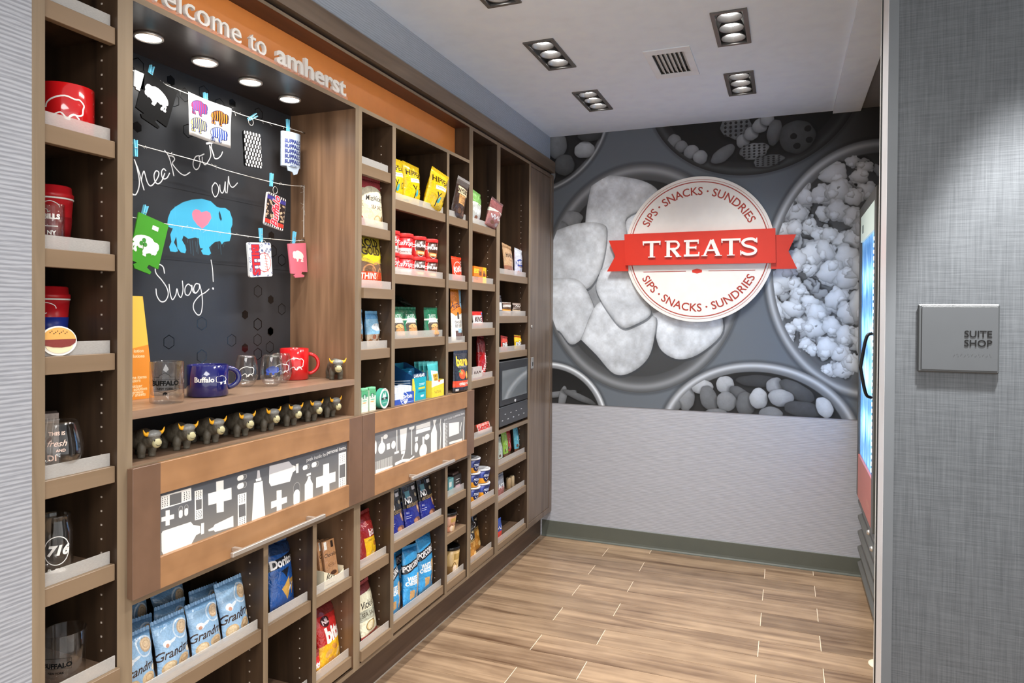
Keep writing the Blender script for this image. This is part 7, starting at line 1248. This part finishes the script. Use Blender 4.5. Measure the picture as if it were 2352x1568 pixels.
    box('led_carrier', (xd+0.0062, xd+0.0098, y0+0.102, y0+0.112, 0.701, 1.82), wi, t)
    for k in range(5):
        z = 0.72+k*0.232; boxes('wire_shelf', [(xd+0.075, xd+0.079, y0+0.110, y1-0.038, z-0.006, z-0.002), (0.90, 0.904, y0+0.110, y1-0.038, z-0.006, z-0.002)]+[(xd+0.075, 0.904, y0+0.12+0.042*i, y0+0.123+0.042*i, z-0.003, z-0.0005) for i in range(14)], pmat('shelf wire', (200, 206, 212), 0.3, 0.6), t)
    for y, z in ((3.50, 0.452), (3.40+0.03, 0.40)):
        o = lat('bolt', [(0.0001, 0), (0.012, 0), (0.013, 0.003), (0.008, 0.012), (0.0001, 0.013)], CHROME, t, 16, rot=(0, -PI/2, 0)); o.location = Vector((xd-0.0005 if z > 0.44 else xd+0.005, y, z))-t.location
    light('cooler_light', 'AREA', (xd+0.60, (y0+y1)/2, 1.25), 24, (0.80, 0.90, 1.0), shape='RECTANGLE', size=1.1, size_y=0.6, rot=(0, math.radians(90), 0))
    bp = [(0.0001, 0), (0.028, 0), (0.031, 0.004), (0.031, 0.115), (0.026, 0.140), (0.013, 0.165), (0.0125, 0.185)]
    cols = [(176, 214, 240), (110, 170, 220), (214, 232, 244), (150, 196, 236)]; n_ = 0
    for k in range(5):
        for i in range(8):
            c_ = cols[(k*3+i) % 4]; y = y0+0.150+i*0.072
            b = thing('drink_bottle', 'pale blue drink bottle standing behind the lit cooler door', 'bottle', (xd+0.125, y, 0.7205+k*0.232), group='bottles in the drinks cooler')
            if n_ == 0:
                for mi, cc in enumerate(cols): cooler.m = getattr(cooler, 'm', {}); cooler.m[cc] = pmat('bottle %d' % mi, cc, 0.1, spec=0.8)
                v, f, u = lathe(bp, 20); me = bpy.data.meshes.new('bottle_body'); me.from_pydata(v, [], f); me.polygons.foreach_set('use_smooth', [True]*len(f)); me.materials.append(cooler.m[cols[0]]); v, f, u = lathe([(0.0001, 0.186), (0.0145, 0.186), (0.0145, 0.200), (0.0001, 0.201)], 16); mc = bpy.data.meshes.new('cap'); mc.from_pydata(v, [], f); mc.materials.append(WHITE)
                v, f, u = lathe([(0.0316, 0.040), (0.0318, 0.040), (0.0318, 0.095), (0.0316, 0.095)], 20); ml = bpy.data.meshes.new('label'); ml.from_pydata(v, [], f); ml.materials.append(pmat('bottle label', (60, 110, 180), 0.3))
            n_ += 1
            for nm, m_ in (('bottle_body', me), ('cap', mc), ('label_band', ml)): o = bpy.data.objects.new(nm, m_); COL.objects.link(o); o.parent = b
cooler()
t = thing('door_stop', 'small round white floor stop beside the opening', 'door stop', (0.372, 3.175, 0.0))
lat('base', [(0.0001, 0.0002), (0.046, 0.0002), (0.046, 0.006), (0.040, 0.010), (0.030, 0.011), (0.0001, 0.011)], pmat('ivory plastic', (230, 224, 200), 0.4), t, 32); lat('cap', [(0.024, 0.0112), (0.024, 0.020), (0.018, 0.026), (0.0001, 0.027)], pmat('ivory plastic', (230, 224, 200), 0.4), t, 28)
# ------------------------------------------------------------------ room sign at the right
x0, x1, z0, z1, yw_ = 0.2995, 0.4690, 1.2935, 1.4590, 1.9499
t = thing('room_sign', 'square grey room sign with raised black SUITE SHOP lettering', 'sign', ((x0+x1)/2, yw_, (z0+z1)/2)); sg = pmat('sign grey', (56, 59, 61), 0.45)
box('backplate', (x0, x1, yw_-0.007, yw_, z0, z1), sg, t, bevel=0.003); box('face', (x0+0.008, x1-0.004, yw_-0.0095, yw_-0.0072, z0+0.006, z1-0.006), pmat('sign grey face', (60, 63, 66), 0.45), t, bevel=0.0008)
for ln, zz in (('SUITE', 1.3800), ('SHOP', 1.3580)):
    V, T, F = textgeo(ln, 1.0, 0.012, 0, 'RIGHT', extrude=0.01); kx = 0.0565/(textgeo('SUITE', 1, 0.022, 0, 'RIGHT')[0][:, 0].max()-textgeo('SUITE', 1, 0.022, 0, 'RIGHT')[0][:, 0].min())
    mk('lettering', [(0.4530+p[0]*kx, yw_-0.0102-p[2]*0.02, zz+p[1]*kx) for p in V], F, bd, t, world=True)
boxes('braille', [(0.3745+0.0022*i+0.003*(i//2), 0.3753+0.0022*i+0.003*(i//2), yw_-0.0101, yw_-0.0096, 1.334+0.0024*((i*7) % 3), 1.3348+0.0024*((i*7) % 3)) for i in range(22)], sg, t, kind='stuff')
